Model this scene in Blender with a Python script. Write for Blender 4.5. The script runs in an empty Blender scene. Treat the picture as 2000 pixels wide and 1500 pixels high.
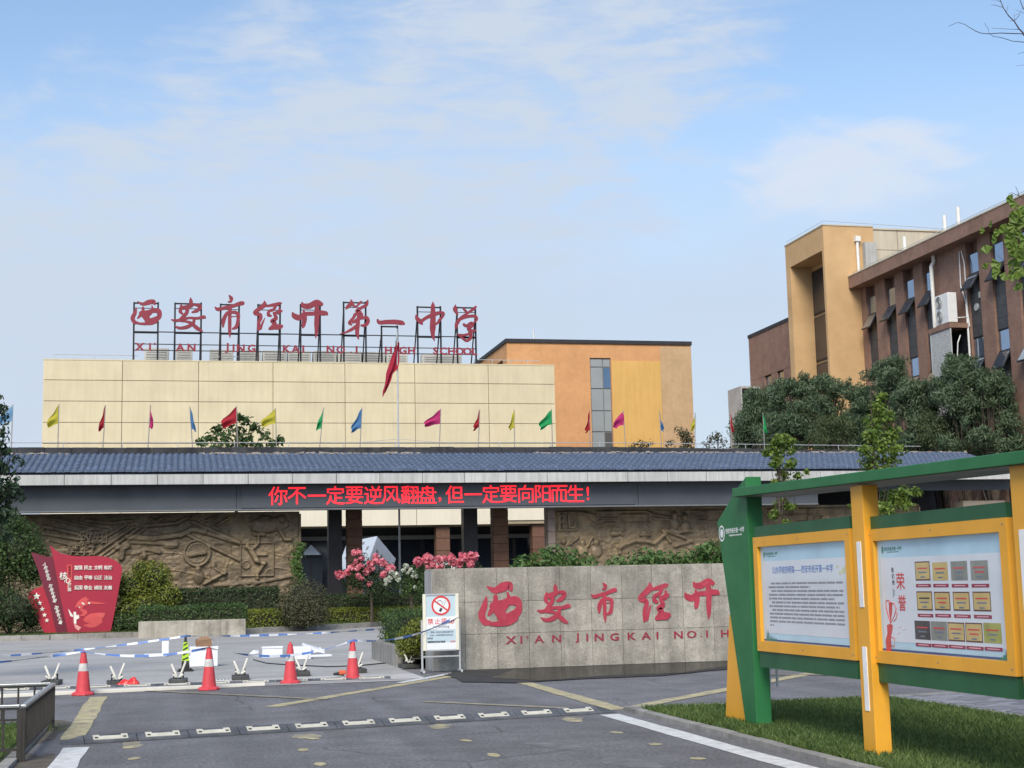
import bpy, math, random
import numpy as np
from mathutils import Vector, Matrix
random.seed(7); RNG = np.random.default_rng(7)
R = math.radians
scn = bpy.context.scene
COL = scn.collection

# ------------------------------------------------------------------ camera
CAM_F, CAM_YAW, HOR_Y, ROLL, EYE = 2850.0, 13.0, 1142.0, 0.0225, 1.6   # focal in photo pixels (2000 wide)
_sr = math.atan(ROLL); _th = math.atan((HOR_Y - 750) * math.cos(_sr) / CAM_F); _ps = R(CAM_YAW)
_fh = np.array([math.sin(_ps), math.cos(_ps), 0]); _z = np.array([0, 0, 1.0]); _r0 = np.array([math.cos(_ps), -math.sin(_ps), 0])
CF = _fh * math.cos(_th) + _z * math.sin(_th); _u0 = -_fh * math.sin(_th) + _z * math.cos(_th)
CR = _r0 * math.cos(_sr) - _u0 * math.sin(_sr); CU = _r0 * math.sin(_sr) + _u0 * math.cos(_sr)
CO = np.array([0, 0, EYE])
cd = bpy.data.cameras.new('camera'); co = bpy.data.objects.new('camera', cd); COL.objects.link(co)
cd.sensor_fit = 'HORIZONTAL'; cd.sensor_width = 36; cd.lens = CAM_F / 2000 * 36; cd.clip_start = 0.1; cd.clip_end = 6000
m3 = Matrix([[CR[i], CU[i], -CF[i]] for i in range(3)]).to_4x4(); m3.translation = Vector(CO)
co.matrix_world = m3; scn.camera = co
def ray(x, y): return CF * CAM_F + CR * (x - 1000) - CU * (y - 750)
def onZ(x, y, z=0.0): d = ray(x, y); return CO + d * (z - EYE) / d[2]
def onX(x, y, X): d = ray(x, y); return CO + d * X / d[0]
def onY(x, y, Y): d = ray(x, y); return CO + d * Y / d[1]

# ------------------------------------------------------------------ world, sun, exposure
SUN_EL, SUN_AZ = 42.0, 205.0       # azimuth measured clockwise from +Y: behind and left of the camera
w = bpy.data.worlds.new('World'); scn.world = w; w.use_nodes = True
nt = w.node_tree; N = nt.nodes; L = nt.links; N.clear()
def nd(t, **k):
    n = N.new(t)
    for a, b in k.items(): setattr(n, a, b)
    return n
def mth(op, a, b=None, c=None, clamp=False):
    n = nd('ShaderNodeMath', operation=op, use_clamp=clamp)
    for i, q in enumerate((a, b, c)):
        if q is None: continue
        if isinstance(q, (int, float)): n.inputs[i].default_value = q
        else: L.new(q, n.inputs[i])
    return n.outputs[0]
def smooth(v, lo, hi):
    n = nd('ShaderNodeMapRange', interpolation_type='SMOOTHSTEP'); n.inputs[1].default_value = lo; n.inputs[2].default_value = hi
    L.new(v, n.inputs[0]); return n.outputs[0]
out = nd('ShaderNodeOutputWorld'); bg = nd('ShaderNodeBackground'); bg.inputs[1].default_value = 0.092
sky = nd('ShaderNodeTexSky', sky_type='NISHITA'); sky.sun_disc = False
sky.sun_elevation = R(SUN_EL); sky.sun_rotation = R(SUN_AZ); sky.air_density = 1.0; sky.dust_density = 1.2; sky.ozone_density = 1.6
tc = nd('ShaderNodeTexCoord'); sp = nd('ShaderNodeSeparateXYZ'); L.new(tc.outputs['Generated'], sp.inputs[0])
sx, sy, sz = sp.outputs
az = mth('MULTIPLY', mth('ARCTAN2', sx, sy), 57.2958); el = mth('MULTIPLY', mth('ARCSINE', sz), 57.2958)
# cloud sheet: noise on a flat layer overhead, so that it flattens out towards the horizon
den = mth('ADD', mth('MAXIMUM', sz, 0.0), 0.12)
cv = nd('ShaderNodeCombineXYZ'); L.new(mth('DIVIDE', sx, den), cv.inputs[0]); L.new(mth('DIVIDE', sy, den), cv.inputs[1])
def noise(vec, scale, detail, rough=0.55, off=(0, 0, 0), sc=(1, 1, 1), dist=0.0):
    mp = nd('ShaderNodeMapping'); mp.inputs['Location'].default_value = off; mp.inputs['Scale'].default_value = sc; L.new(vec, mp.inputs[0])
    n = nd('ShaderNodeTexNoise'); n.inputs['Scale'].default_value = scale; n.inputs['Detail'].default_value = detail
    n.inputs['Roughness'].default_value = rough; n.inputs['Distortion'].default_value = dist; L.new(mp.outputs[0], n.inputs[0]); return n.outputs[0]
dv = nd('ShaderNodeCombineXYZ'); L.new(az, dv.inputs[0]); L.new(el, dv.inputs[1])
big = noise(dv.outputs[0], 0.16, 3, off=(3.1, 1.7, 0), sc=(1, 1.4, 1))
puff = noise(dv.outputs[0], 0.34, 8, 0.55, off=(5.0, 2.0, 0), sc=(0.75, 1.9, 1), dist=0.5)
wisp = noise(dv.outputs[0], 0.85, 6, 0.55, off=(1.0, 7.0, 0), sc=(0.5, 2.2, 1), dist=0.4)
warp = mth('ADD', mth('MULTIPLY', mth('SUBTRACT', big, 0.5), 7.0), mth('MULTIPLY', mth('SUBTRACT', puff, 0.5), 15.0))
warp = mth('ADD', warp, mth('MULTIPLY', mth('SUBTRACT', wisp, 0.5), 4.0))
# the cloud bank lies between two slanting edges; its far side is open blue
e1 = mth('SUBTRACT', mth('ADD', mth('MULTIPLY', mth('SUBTRACT', el, 15.3), 0.92), 19.3), az)
e2 = mth('SUBTRACT', mth('ADD', mth('MULTIPLY', mth('ADD', az, 6.3), 0.50), 18.3), el)
bank = mth('MULTIPLY', smooth(mth('ADD', e1, warp), -2.4, 6.0), smooth(mth('ADD', e2, mth('MULTIPLY', warp, 0.6)), -1.6, 5.0))
bank = mth('MULTIPLY', bank, mth('ADD', mth('MULTIPLY', smooth(mth('ADD', mth('MULTIPLY', puff, 0.6), mth('MULTIPLY', wisp, 0.4)), 0.38, 0.60), 0.52), 0.44))
# a small cumulus low on the right
cx = mth('DIVIDE', mth('SUBTRACT', az, 26.3), 5.2); cy = mth('DIVIDE', mth('SUBTRACT', el, 15.5), 2.1)
cd2 = mth('ADD', mth('MULTIPLY', cx, cx), mth('MULTIPLY', cy, cy))
cum = smooth(mth('ADD', mth('SUBTRACT', 1.0, cd2), mth('MULTIPLY', mth('SUBTRACT', puff, 0.5), 2.6)), -0.1, 1.0)
cum = mth('MULTIPLY', cum, mth('MULTIPLY', smooth(mth('SUBTRACT', el, mth('MULTIPLY', mth('SUBTRACT', puff, 0.5), 2.0)), 12.2, 14.6), 0.8))
haze = mth('MULTIPLY', smooth(mth('SUBTRACT', 20.0, mth('ADD', el, mth('MULTIPLY', mth('SUBTRACT', big, 0.5), 4.0))), 0.0, 10.0), 0.88)
def mixc(f, a, b):
    n = nd('ShaderNodeMix', data_type='RGBA'); L.new(f, n.inputs[0])
    for i, q in ((6, a), (7, b)):
        if isinstance(q, tuple): n.inputs[i].default_value = (*q, 1)
        else: L.new(q, n.inputs[i])
    return n.outputs[2]
CL = 4.6
blue = nd('ShaderNodeMix', data_type='RGBA', blend_type='MULTIPLY'); blue.inputs[0].default_value = 1
L.new(sky.outputs[0], blue.inputs[6]); blue.inputs[7].default_value = (1.10, 1.09, 1.05, 1)
c1 = mixc(haze, blue.outputs[2], (0.63 * CL, 0.73 * CL, 0.875 * CL))
c2 = mixc(bank, c1, (0.665 * CL, 0.76 * CL, 0.90 * CL))
c3 = mixc(cum, c2, (0.80 * CL, 0.86 * CL, 0.97 * CL))
L.new(c3, bg.inputs[0]); L.new(bg.outputs[0], out.inputs[0])
sl = bpy.data.lights.new('sun', 'SUN'); sl.energy = 1.5; sl.angle = R(26); sl.color = (1.0, 0.93, 0.82)
so = bpy.data.objects.new('sun', sl); COL.objects.link(so); so.location = (-20, -20, 40)
so.rotation_euler = (R(90 - SUN_EL), 0, R(180 - SUN_AZ))
scn.view_settings.view_transform = 'Standard'; scn.view_settings.look = 'None'; scn.view_settings.gamma = 1
scn.view_settings.use_curve_mapping = False; scn.view_settings.exposure = 1.12
scn.cycles.use_denoising = True; scn.cycles.max_bounces = 6; scn.cycles.caustics_reflective = False; scn.cycles.caustics_refractive = False

# ------------------------------------------------------------------ materials
MATS = {}
def M(name, col, rough=0.75, var=0.12, scale=2.0, bump=0.0, bscale=60.0, metal=0.0, spec=0.4, rand=0.0, streak=0.0, stain=0.0, stain_col=None,
      stain_scale=0.6, sc=(1, 1, 1), coat=0.0, detail=5, speck=0.0, speck_scale=30.0):
    if name in MATS: return MATS[name]
    m = bpy.data.materials.new(name); m.use_nodes = True; t = m.node_tree; n = t.nodes; l = t.links
    b = n['Principled BSDF']; b.inputs['Roughness'].default_value = rough; b.inputs['Metallic'].default_value = metal
    b.inputs['Specular IOR Level'].default_value = spec; b.inputs['Coat Weight'].default_value = coat
    geo = n.new('ShaderNodeNewGeometry')
    def mp(s):
        q = n.new('ShaderNodeMapping'); q.inputs['Scale'].default_value = s; l.new(geo.outputs['Position'], q.inputs[0]); return q.outputs[0]
    def nz(s, det, ss=(1, 1, 1), ro=0.6):
        q = n.new('ShaderNodeTexNoise'); q.inputs['Scale'].default_value = s; q.inputs['Detail'].default_value = det; q.inputs['Roughness'].default_value = ro
        l.new(mp(ss), q.inputs[0]); return q.outputs[0]
    def mr(v, lo, hi, a, c):
        q = n.new('ShaderNodeMapRange'); q.inputs[1].default_value = lo; q.inputs[2].default_value = hi; q.inputs[3].default_value = a; q.inputs[4].default_value = c
        l.new(v, q.inputs[0]); return q.outputs[0]
    def mul(c, v):
        q = n.new('ShaderNodeMix'); q.data_type = 'RGBA'; q.blend_type = 'MULTIPLY'; q.inputs[0].default_value = 1
        if isinstance(c, tuple): q.inputs[6].default_value = (*c, 1)
        else: l.new(c, q.inputs[6])
        l.new(v, q.inputs[7]); return q.outputs[2]
    c = tuple(col)
    n1 = nz(scale, detail, sc)
    c = mul(c, mr(n1, 0.3, 0.7, 1 - var, 1 + var))
    if rand:
        oi = n.new('ShaderNodeObjectInfo'); c = mul(c, mr(oi.outputs['Random'], 0, 1, 1 - rand, 1 + rand))
    if speck: c = mul(c, mr(nz(speck_scale, 3, (1, 1, 1), 0.7), 0.32, 0.68, 1 - speck, 1 + speck))
    if streak:
        c = mul(c, mr(nz(3.0, 5, (1.6, 1.6, 0.12)), 0.42, 0.68, 1.0, 1 - streak))
    if stain:
        q = n.new('ShaderNodeMix'); q.data_type = 'RGBA'; l.new(c, q.inputs[6]); q.inputs[7].default_value = (*(stain_col or [x * 0.4 for x in col]), 1)
        l.new(mr(nz(stain_scale, 8, (1, 1, 1), 0.68), 0.48, 0.72, 0, stain), q.inputs[0]); c = q.outputs[2]
    l.new(c, b.inputs['Base Color'])
    l.new(mr(n1, 0.3, 0.7, min(1, rough * 1.12), rough * 0.85), b.inputs['Roughness'])
    if bump:
        bn = n.new('ShaderNodeBump'); bn.inputs['Strength'].default_value = bump; bn.inputs['Distance'].default_value = 0.02
        l.new(nz(bscale, 6), bn.inputs['Height']); l.new(bn.outputs[0], b.inputs['Normal'])
    MATS[name] = m; return m
def leafmat(name, c1, c2, trans=0.3, rough=0.5):
    if name in MATS: return MATS[name]
    m = bpy.data.materials.new(name); m.use_nodes = True; t = m.node_tree; n = t.nodes; l = t.links
    b = n['Principled BSDF']; b.inputs['Roughness'].default_value = rough; b.inputs['Specular IOR Level'].default_value = 0.35
    geo = n.new('ShaderNodeNewGeometry'); nz = n.new('ShaderNodeTexNoise'); nz.inputs['Scale'].default_value = 1.1; nz.inputs['Detail'].default_value = 3
    l.new(geo.outputs['Position'], nz.inputs[0])
    ad = n.new('ShaderNodeMath'); ad.operation = 'MULTIPLY_ADD'; l.new(nz.outputs[0], ad.inputs[0]); ad.inputs[1].default_value = 1.1; ad.inputs[2].default_value = -0.55
    a2 = n.new('ShaderNodeMath'); a2.operation = 'ADD'; a2.use_clamp = True; l.new(ad.outputs[0], a2.inputs[0]); l.new(geo.outputs['Random Per Island'], a2.inputs[1])
    mx = n.new('ShaderNodeMix'); mx.data_type = 'RGBA'; mx.inputs[6].default_value = (*c1, 1); mx.inputs[7].default_value = (*c2, 1); l.new(a2.outputs[0], mx.inputs[0])
    l.new(mx.outputs[2], b.inputs['Base Color'])
    tr = n.new('ShaderNodeBsdfTranslucent'); l.new(mx.outputs[2], tr.inputs[0])
    ms = n.new('ShaderNodeMixShader'); ms.inputs[0].default_value = trans; l.new(b.outputs[0], ms.inputs[1]); l.new(tr.outputs[0], ms.inputs[2])
    l.new(ms.outputs[0], n['Material Output'].inputs[0]); MATS[name] = m; return m
def glass(name, col, rough=0.05, mirror=0.0):
    if name in MATS: return MATS[name]
    m = M(name, col, rough, 0.1, 0.5, spec=0.9, metal=mirror); return m
def emit(name, col, st):
    m = bpy.data.materials.new(name); m.use_nodes = True; b = m.node_tree.nodes['Principled BSDF']
    b.inputs['Base Color'].default_value = (*col, 1); b.inputs['Emission Color'].default_value = (*col, 1); b.inputs['Emission Strength'].default_value = st; return m

# ------------------------------------------------------------------ mesh helpers
ORG = {}
class MB:
    def __init__(s): s.v = []; s.f = []; s.mi = []; s.m = 0
    def add(s, vs, fs):
        b = len(s.v); s.v += [tuple(map(float, v)) for v in vs]; s.f += [tuple(i + b for i in f) for f in fs]; s.mi += [s.m] * len(fs); return s
    def box(s, x0, x1, y0, y1, z0, z1):
        return s.add([(x0, y0, z0), (x1, y0, z0), (x1, y1, z0), (x0, y1, z0), (x0, y0, z1), (x1, y0, z1), (x1, y1, z1), (x0, y1, z1)],
                     [(3, 2, 1, 0), (4, 5, 6, 7), (0, 1, 5, 4), (1, 2, 6, 5), (2, 3, 7, 6), (3, 0, 4, 7)])
    def obox(s, c, ax, ay, az):
        c, ax, ay, az = map(np.array, (c, ax, ay, az)); vs = [c + ax * i + ay * j + az * k for k in (-1, 1) for j, i in ((-1, -1), (-1, 1), (1, 1), (1, -1))]
        return s.add(vs, [(3, 2, 1, 0), (4, 5, 6, 7), (0, 1, 5, 4), (1, 2, 6, 5), (2, 3, 7, 6), (3, 0, 4, 7)])
    def bar(s, p, q, w, h=None, up=(0, 0, 1)):
        p = np.array(p, float); q = np.array(q, float); d = q - p; n = np.linalg.norm(d); d /= n; up = np.array(up, float)
        if abs(d @ up) > 0.98: up = np.array((1.0, 0, 0))
        a = np.cross(d, up); a /= np.linalg.norm(a); b = np.cross(a, d)
        return s.obox((p + q) / 2, d * n / 2, a * w / 2, b * (h or w) / 2)
    def tube(s, pts, r, n=8, cap=True):
        P = [np.array(p, float) for p in pts]; k = len(P); rr = [r] * k if isinstance(r, (int, float)) else list(r); vs = []
        ref = np.array((0.31, 0.17, 0.93))
        for i in range(k):
            d = P[min(i + 1, k - 1)] - P[max(i - 1, 0)]; d = d / (np.linalg.norm(d) + 1e-9)
            rf = ref if abs(d @ ref) < 0.95 else np.array((1.0, 0, 0)); a = np.cross(d, rf); a /= np.linalg.norm(a); b = np.cross(d, a)
            vs += [P[i] + rr[i] * (a * math.cos(t) + b * math.sin(t)) for t in [2 * math.pi * j / n for j in range(n)]]
        fs = [(i * n + j, i * n + (j + 1) % n, (i + 1) * n + (j + 1) % n, (i + 1) * n + j) for i in range(k - 1) for j in range(n)]
        if cap: fs += [tuple(range(n - 1, -1, -1)), tuple(range((k - 1) * n, k * n))]
        return s.add(vs, fs)
    def prism(s, poly, f0, f1):
        n = len(poly); vs = [f0(*p) for p in poly] + [f1(*p) for p in poly]
        return s.add(vs, [tuple(range(n)), tuple(range(2 * n - 1, n - 1, -1))] + [(i, i + n, (i + 1) % n + n, (i + 1) % n) for i in range(n)])
    def lathe(s, prof, n=24, c=(0, 0, 0), ph=0.0):
        vs = [(c[0] + r * math.cos(ph + 2 * math.pi * j / n), c[1] + r * math.sin(ph + 2 * math.pi * j / n), c[2] + z) for r, z in prof for j in range(n)]
        k = len(prof); fs = [(i * n + j, i * n + (j + 1) % n, (i + 1) * n + (j + 1) % n, (i + 1) * n + j) for i in range(k - 1) for j in range(n)]
        fs += [tuple(range(n - 1, -1, -1)), tuple(range((k - 1) * n, k * n))]; return s.add(vs, fs)
    def sphere(s, c, rx, ry=None, rz=None, n=12, k=8):
        ry = ry or rx; rz = rz or rx
        return s.add(*_sph(c, rx, ry, rz, n, k))
    def build(s, name, mats, parent=None, smooth=False, bev=0.0, auto=False):
        mats = mats if isinstance(mats, (list, tuple)) else [mats]
        V = np.array(s.v)
        if parent is None:
            o0 = np.array([(V[:, 0].min() + V[:, 0].max()) / 2, (V[:, 1].min() + V[:, 1].max()) / 2, V[:, 2].min()])
        else: o0 = ORG[parent.name]
        me = bpy.data.meshes.new(name); me.from_pydata((V - o0).tolist(), [], s.f); me.validate(clean_customdata=False)
        for m in mats: me.materials.append(m)
        if len(mats) > 1 and len(me.polygons) == len(s.mi): me.polygons.foreach_set('material_index', s.mi)
        if smooth:
            me.shade_smooth()
            if auto:
                try: me.set_sharp_from_angle(angle=R(40))
                except Exception: pass
        o = bpy.data.objects.new(name, me); COL.objects.link(o)
        if parent is None: o.location = o0
        else: o.parent = parent
        ORG[o.name] = o0
        if bev:
            md = o.modifiers.new('bevel', 'BEVEL'); md.width = bev; md.segments = 2; md.limit_method = 'ANGLE'; md.angle_limit = R(50)
        return o
def _sph(c, rx, ry, rz, n, k):
    vs = []
    for i in range(1, k):
        t = math.pi * i / k
        for j in range(n): p = 2 * math.pi * j / n; vs.append((c[0] + rx * math.sin(t) * math.cos(p), c[1] + ry * math.sin(t) * math.sin(p), c[2] + rz * math.cos(t)))
    fs = [((i) * n + j, (i + 1) * n + j, (i + 1) * n + (j + 1) % n, i * n + (j + 1) % n) for i in range(k - 2) for j in range(n)]
    vs += [(c[0], c[1], c[2] + rz), (c[0], c[1], c[2] - rz)]; T = len(vs) - 2; B = T + 1
    fs += [(T, j, (j + 1) % n) for j in range(n)] + [(B, (k - 2) * n + (j + 1) % n, (k - 2) * n + j) for j in range(n)]
    return vs, fs
def tag(o, label=None, cat=None, group=None, kind=None):
    if label: o['label'] = label
    if cat: o['category'] = cat
    if group: o['group'] = group
    if kind: o['kind'] = kind
    return o
def thing(name, label, cat, loc=(0, 0, 0), group=None, rz=0.0):
    o = bpy.data.objects.new(name, None); COL.objects.link(o); o.location = loc; o.rotation_euler.z = rz; o.empty_display_size = 0.2
    ORG[o.name] = np.array(loc, float) if rz == 0 else np.zeros(3)
    return tag(o, label, cat, group)
def local(o): ORG[o.name] = np.zeros(3); return o          # parts of this thing are modelled in its own coordinates
def inst(me, name, parent, loc=(0, 0, 0), rot=(0, 0, 0), scale=None):
    o = bpy.data.objects.new(name, me); COL.objects.link(o); o.parent = parent
    o.location = np.array(loc, float) - ORG[parent.name]; o.rotation_euler = rot
    if scale: o.scale = scale
    ORG[o.name] = ORG[parent.name]; return o
def copy_tree(o, parent=None):
    c = o.copy(); COL.objects.link(c); c.parent = parent; ORG[c.name] = ORG[o.name].copy()
    for ch in list(o.children): copy_tree(ch, c)
    return c
def place(proto, first, loc, rz=0.0, label=None, scale=None):
    o = proto if first else copy_tree(proto)
    o.location = loc; o.rotation_euler.z = rz
    if label: o['label'] = label
    if scale: o.scale = (scale,) * 3
    return o
_tc = {}
def text_mesh(s, size, depth, bold=0.0, res=2, wx=1.0):
    """text as a mesh in the x/z plane, centred, its front at y = -depth"""
    key = (s, size, depth, bold, res, wx)
    if key in _tc: return _tc[key]
    cu = bpy.data.curves.new('text', 'FONT'); cu.body = s; cu.size = size; cu.extrude = depth / 2; cu.offset = bold; cu.resolution_u = res
    cu.align_x = 'LEFT'; ob = bpy.data.objects.new('text', cu); COL.objects.link(ob)
    dg = bpy.context.evaluated_depsgraph_get(); me = bpy.data.meshes.new_from_object(ob.evaluated_get(dg))
    bpy.data.objects.remove(ob); bpy.data.curves.remove(cu)
    n = len(me.vertices); a = np.empty(n * 3, np.float32); me.vertices.foreach_get('co', a); a = a.reshape(-1, 3)
    if n:
        a[:, 0] -= (a[:, 0].min() + a[:, 0].max()) / 2; a[:, 1] -= (a[:, 1].min() + a[:, 1].max()) / 2
        b = np.stack([a[:, 0] * wx, -a[:, 2] - depth / 2, a[:, 1]], 1).astype(np.float32); me.vertices.foreach_set('co', b.ravel()); me.update()
    _tc[key] = me; return me
def text(s, name, mat, parent, loc, size, depth=0.01, bold=0.0, rot=(0, 0, 0), wx=1.0, res=2):
    me = text_mesh(s, size, depth, bold, res, wx)
    if not me.materials: me.materials.append(mat)
    elif me.materials[0] != mat: me = me.copy(); me.materials.clear(); me.materials.append(mat)
    return inst(me, name, parent, loc, rot)

# brush strokes of the school's name, (x, y, width) traced as brush paths
GLYPH = {
'西': [[(175,165,10),(230,190,35),(290,170,55),(340,160,45),(352,188,22)], [(165,235,14),(150,290,40),(128,345,45),(150,388,40),(185,395,25)], [(235,230,28),(230,275,35),(200,320,30),(180,345,15)],
      [(325,208,14),(337,250,28)], [(215,290,50),(280,290,70),(330,262,45),(390,262,55),(410,300,40),(385,340,50),(300,370,45)], [(190,402,22),(260,403,30),(330,392,40),(375,365,48)], [(235,300,60),(270,335,70),(280,380,50)]],
'安': [[(730,120,8),(735,160,40),(738,208,45)], [(635,210,25),(625,270,38),(650,300,20)], [(635,235,40),(700,225,50),(760,200,20),(820,205,40),(835,225,35),(800,260,40),(750,280,20)],
      [(700,240,40),(690,290,40),(650,335,35),(625,370,30),(690,382,24),(740,400,35),(800,450,42),(850,482,25)], [(535,365,14),(580,375,30),(640,362,35),(720,342,25),(800,345,28),(868,330,38),(885,336,24)],
      [(770,350,30),(760,400,35),(700,440,40),(620,455,30),(575,435,15)]],
'市': [[(1150,100,18),(1170,130,42),(1165,165,25),(1138,166,14)], [(1000,230,14),(1030,252,40),(1100,236,38),(1190,212,38),(1260,186,46),(1292,180,44)], [(1160,220,40),(1155,300,38),(1155,400,38),(1155,480,36),(1157,520,26),(1158,562,5)],
      [(1145,270,20),(1115,310,38),(1090,370,46),(1084,440,22)], [(1150,288,25),(1210,282,35),(1245,310,40),(1240,380,35),(1225,440,40),(1188,462,22)], [(1175,330,9),(1235,326,9)]],
'经': [[(1540,158,10),(1540,200,52),(1490,245,46),(1440,282,38),(1448,306,30),(1495,310,40),(1500,350,40),(1480,400,36),(1482,460,40),(1470,482,18)], [(1545,350,10),(1522,400,22),(1498,462,36)],
      [(1565,215,22),(1640,200,36),(1700,185,36),(1722,180,18)], [(1660,210,36),(1640,250,30),(1590,272,30),(1585,310,38),(1612,322,22)], [(1700,232,18),(1700,270,32),(1640,290,24)], [(1727,264,22),(1690,290,32)],
      [(1650,300,32),(1665,350,42),(1620,377,36),(1650,402,46),(1640,440,62),(1600,462,34)], [(1640,442,60),(1700,442,58),(1726,435,36)]],
'开': [[(50,175,20),(70,205,55),(130,205,60),(200,165,55),(250,185,42)], [(-47,280,16),(-28,312,55),(20,330,60),(80,292,42),(160,285,42),(220,276,55),(290,280,50),(308,290,26)], [(65,250,14),(75,300,46),(75,350,50),(65,410,40),(58,432,18)],
      [(200,190,42),(205,280,50),(200,380,50),(198,470,38),(190,547,6)]],
'第': [[(540,130,8),(545,170,46),(510,205,40),(488,232,12)], [(550,175,30),(590,205,20),(640,158,26),(655,150,8)], [(715,138,18),(700,185,36),(650,215,32),(600,250,36),(642,257,18)], [(590,280,30),(560,330,32),(525,375,36),(545,397,18)],
      [(575,290,25),(640,276,32),(650,310,26),(600,350,42),(560,372,24)], [(640,330,25),(700,320,36),(718,360,36),(690,400,36),(648,402,22)], [(620,290,30),(610,400,42),(602,480,40),(617,548,10)], [(600,410,40),(540,450,32),(470,485,16),(422,496,4)]],
'一': [[(830,343,22),(850,370,40),(920,365,46),(1010,362,50),(1080,370,50),(1107,380,26)]],
'中': [[(1395,148,6),(1395,200,42),(1395,300,56),(1390,420,62),(1390,500,40),(1406,568,5)], [(1215,298,18),(1225,330,40),(1260,365,50),(1276,388,22)], [(1270,360,36),(1320,322,36),(1400,285,46),(1470,265,36),(1502,272,36),(1500,300,26),(1465,340,32),(1440,376,26),(1390,392,24)]],
'学': [[(1635,178,10),(1630,225,46),(1656,282,18)], [(1722,218,22),(1750,247,24)], [(1852,195,24),(1820,225,32),(1770,260,26),(1690,320,36),(1650,370,42),(1634,428,22)], [(1690,330,25),(1760,302,32),(1840,296,32),(1862,330,26),(1828,367,18)],
      [(1720,385,25),(1750,402,32),(1800,372,36),(1815,400,26),(1770,430,36),(1800,452,32),(1842,450,22)], [(1770,430,26),(1790,480,36),(1790,530,36),(1750,560,30),(1700,532,20),(1652,498,16)], [(1660,500,24),(1720,502,26),(1802,480,28)]]}
GSCALE = {k: (5.556 if k in '西安市经' else 5.263) for k in GLYPH}
def glyph_mesh(ch, px, depth, step=0.004, wscale=1.0):
    """one written character, px = metres per photo pixel of the roof sign; x/z plane, centred, front at y = -depth"""
    S = GLYPH[ch]; k = px / GSCALE[ch]; xs = [p[0] for s in S for p in s]; ys = [p[1] for s in S for p in s]
    cx, cy = (min(xs) + max(xs)) / 2, (min(ys) + max(ys)) / 2; mb = MB()
    for si, s in enumerate(S):
        P = np.array([(p[0], p[1]) for p in s], float); W = np.array([p[2] for p in s], float) * wscale
        n = len(P); T = np.linspace(0, n - 1, (n - 1) * 5 + 1); Q = []; ww = []
        for t in T:                                            # Catmull-Rom through the brush path
            i = min(int(t), n - 2); u = t - i; p0, p1, p2, p3 = P[max(i - 1, 0)], P[i], P[i + 1], P[min(i + 2, n - 1)]
            Q.append(0.5 * ((2 * p1) + (p2 - p0) * u + (2 * p0 - 5 * p1 + 4 * p2 - p3) * u * u + (3 * p1 - p0 - 3 * p2 + p3) * u ** 3))
            us = u * u * (3 - 2 * u); ww.append(W[i] * (1 - us) + W[i + 1] * us)
        Q = np.array(Q); d = np.gradient(Q, axis=0); d /= np.linalg.norm(d, axis=1)[:, None] + 1e-9; nn = np.stack([-d[:, 1], d[:, 0]], 1)
        ww = np.array(ww); Lf = Q + nn * ww[:, None] / 2; Rt = Q - nn * ww[:, None] / 2
        a = math.atan2(d[-1][1], d[-1][0]); cap1 = [Q[-1] + ww[-1] / 2 * np.array([math.cos(a + t), math.sin(a + t)]) for t in (0.8, 0, -0.8)]
        a = math.atan2(-d[0][1], -d[0][0]); cap0 = [Q[0] + ww[0] / 2 * np.array([math.cos(a + t), math.sin(a + t)]) for t in (0.8, 0, -0.8)]
        yb = 0.0; yf = -depth - si * step; m = len(Q)
        def pt(p, y): return ((p[0] - cx) * k, y, -(p[1] - cy) * k)
        vs = [pt(p, yf) for p in Lf] + [pt(p, yf) for p in Rt] + [pt(p, yb) for p in Lf] + [pt(p, yb) for p in Rt]; fs = []
        for i in range(m - 1):
            fs += [(i, i + 1, m + i + 1, m + i), (2 * m + i, i + 2 * m + 1, i + 1, i), (m + i, m + i + 1, 3 * m + i + 1, 3 * m + i)]
        mb.add(vs, fs)
        for cap, e0, e1 in ((cap1, Lf[-1], Rt[-1]), (cap0, Rt[0], Lf[0])):
            pl = [e0] + cap + [e1]; q = len(pl)
            mb.add([pt(p, yf) for p in pl] + [pt(p, yb) for p in pl], [tuple(range(q))] + [(i, i + 1, q + i + 1, q + i) for i in range(q - 1)])
    return mb

# ------------------------------------------------------------------ foliage helpers
def mesh_np(name, V, F, mat, parent=None, smooth=False):
    """V (n,3), F (m,k) -> object, quickly"""
    V = np.asarray(V, np.float32); F = np.asarray(F, np.int32)
    if parent is None: o0 = np.array([V[:, 0].mean(), V[:, 1].mean(), V[:, 2].min()])
    else: o0 = ORG[parent.name]
    V = (V - o0).astype(np.float32)
    me = bpy.data.meshes.new(name); m, k = F.shape
    me.vertices.add(len(V)); me.vertices.foreach_set('co', V.ravel()); me.loops.add(m * k); me.loops.foreach_set('vertex_index', F.ravel())
    me.polygons.add(m); me.polygons.foreach_set('loop_start', np.arange(0, m * k, k, dtype=np.int32)); me.polygons.foreach_set('loop_total', np.full(m, k, np.int32))
    me.update(); me.validate(); me.materials.append(mat)
    if smooth: me.shade_smooth()
    o = bpy.data.objects.new(name, me); COL.objects.link(o)
    if parent is None: o.location = o0
    else: o.parent = parent
    ORG[o.name] = o0; return o
def unit(a): return a / (np.linalg.norm(a, axis=1)[:, None] + 1e-9)
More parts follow.
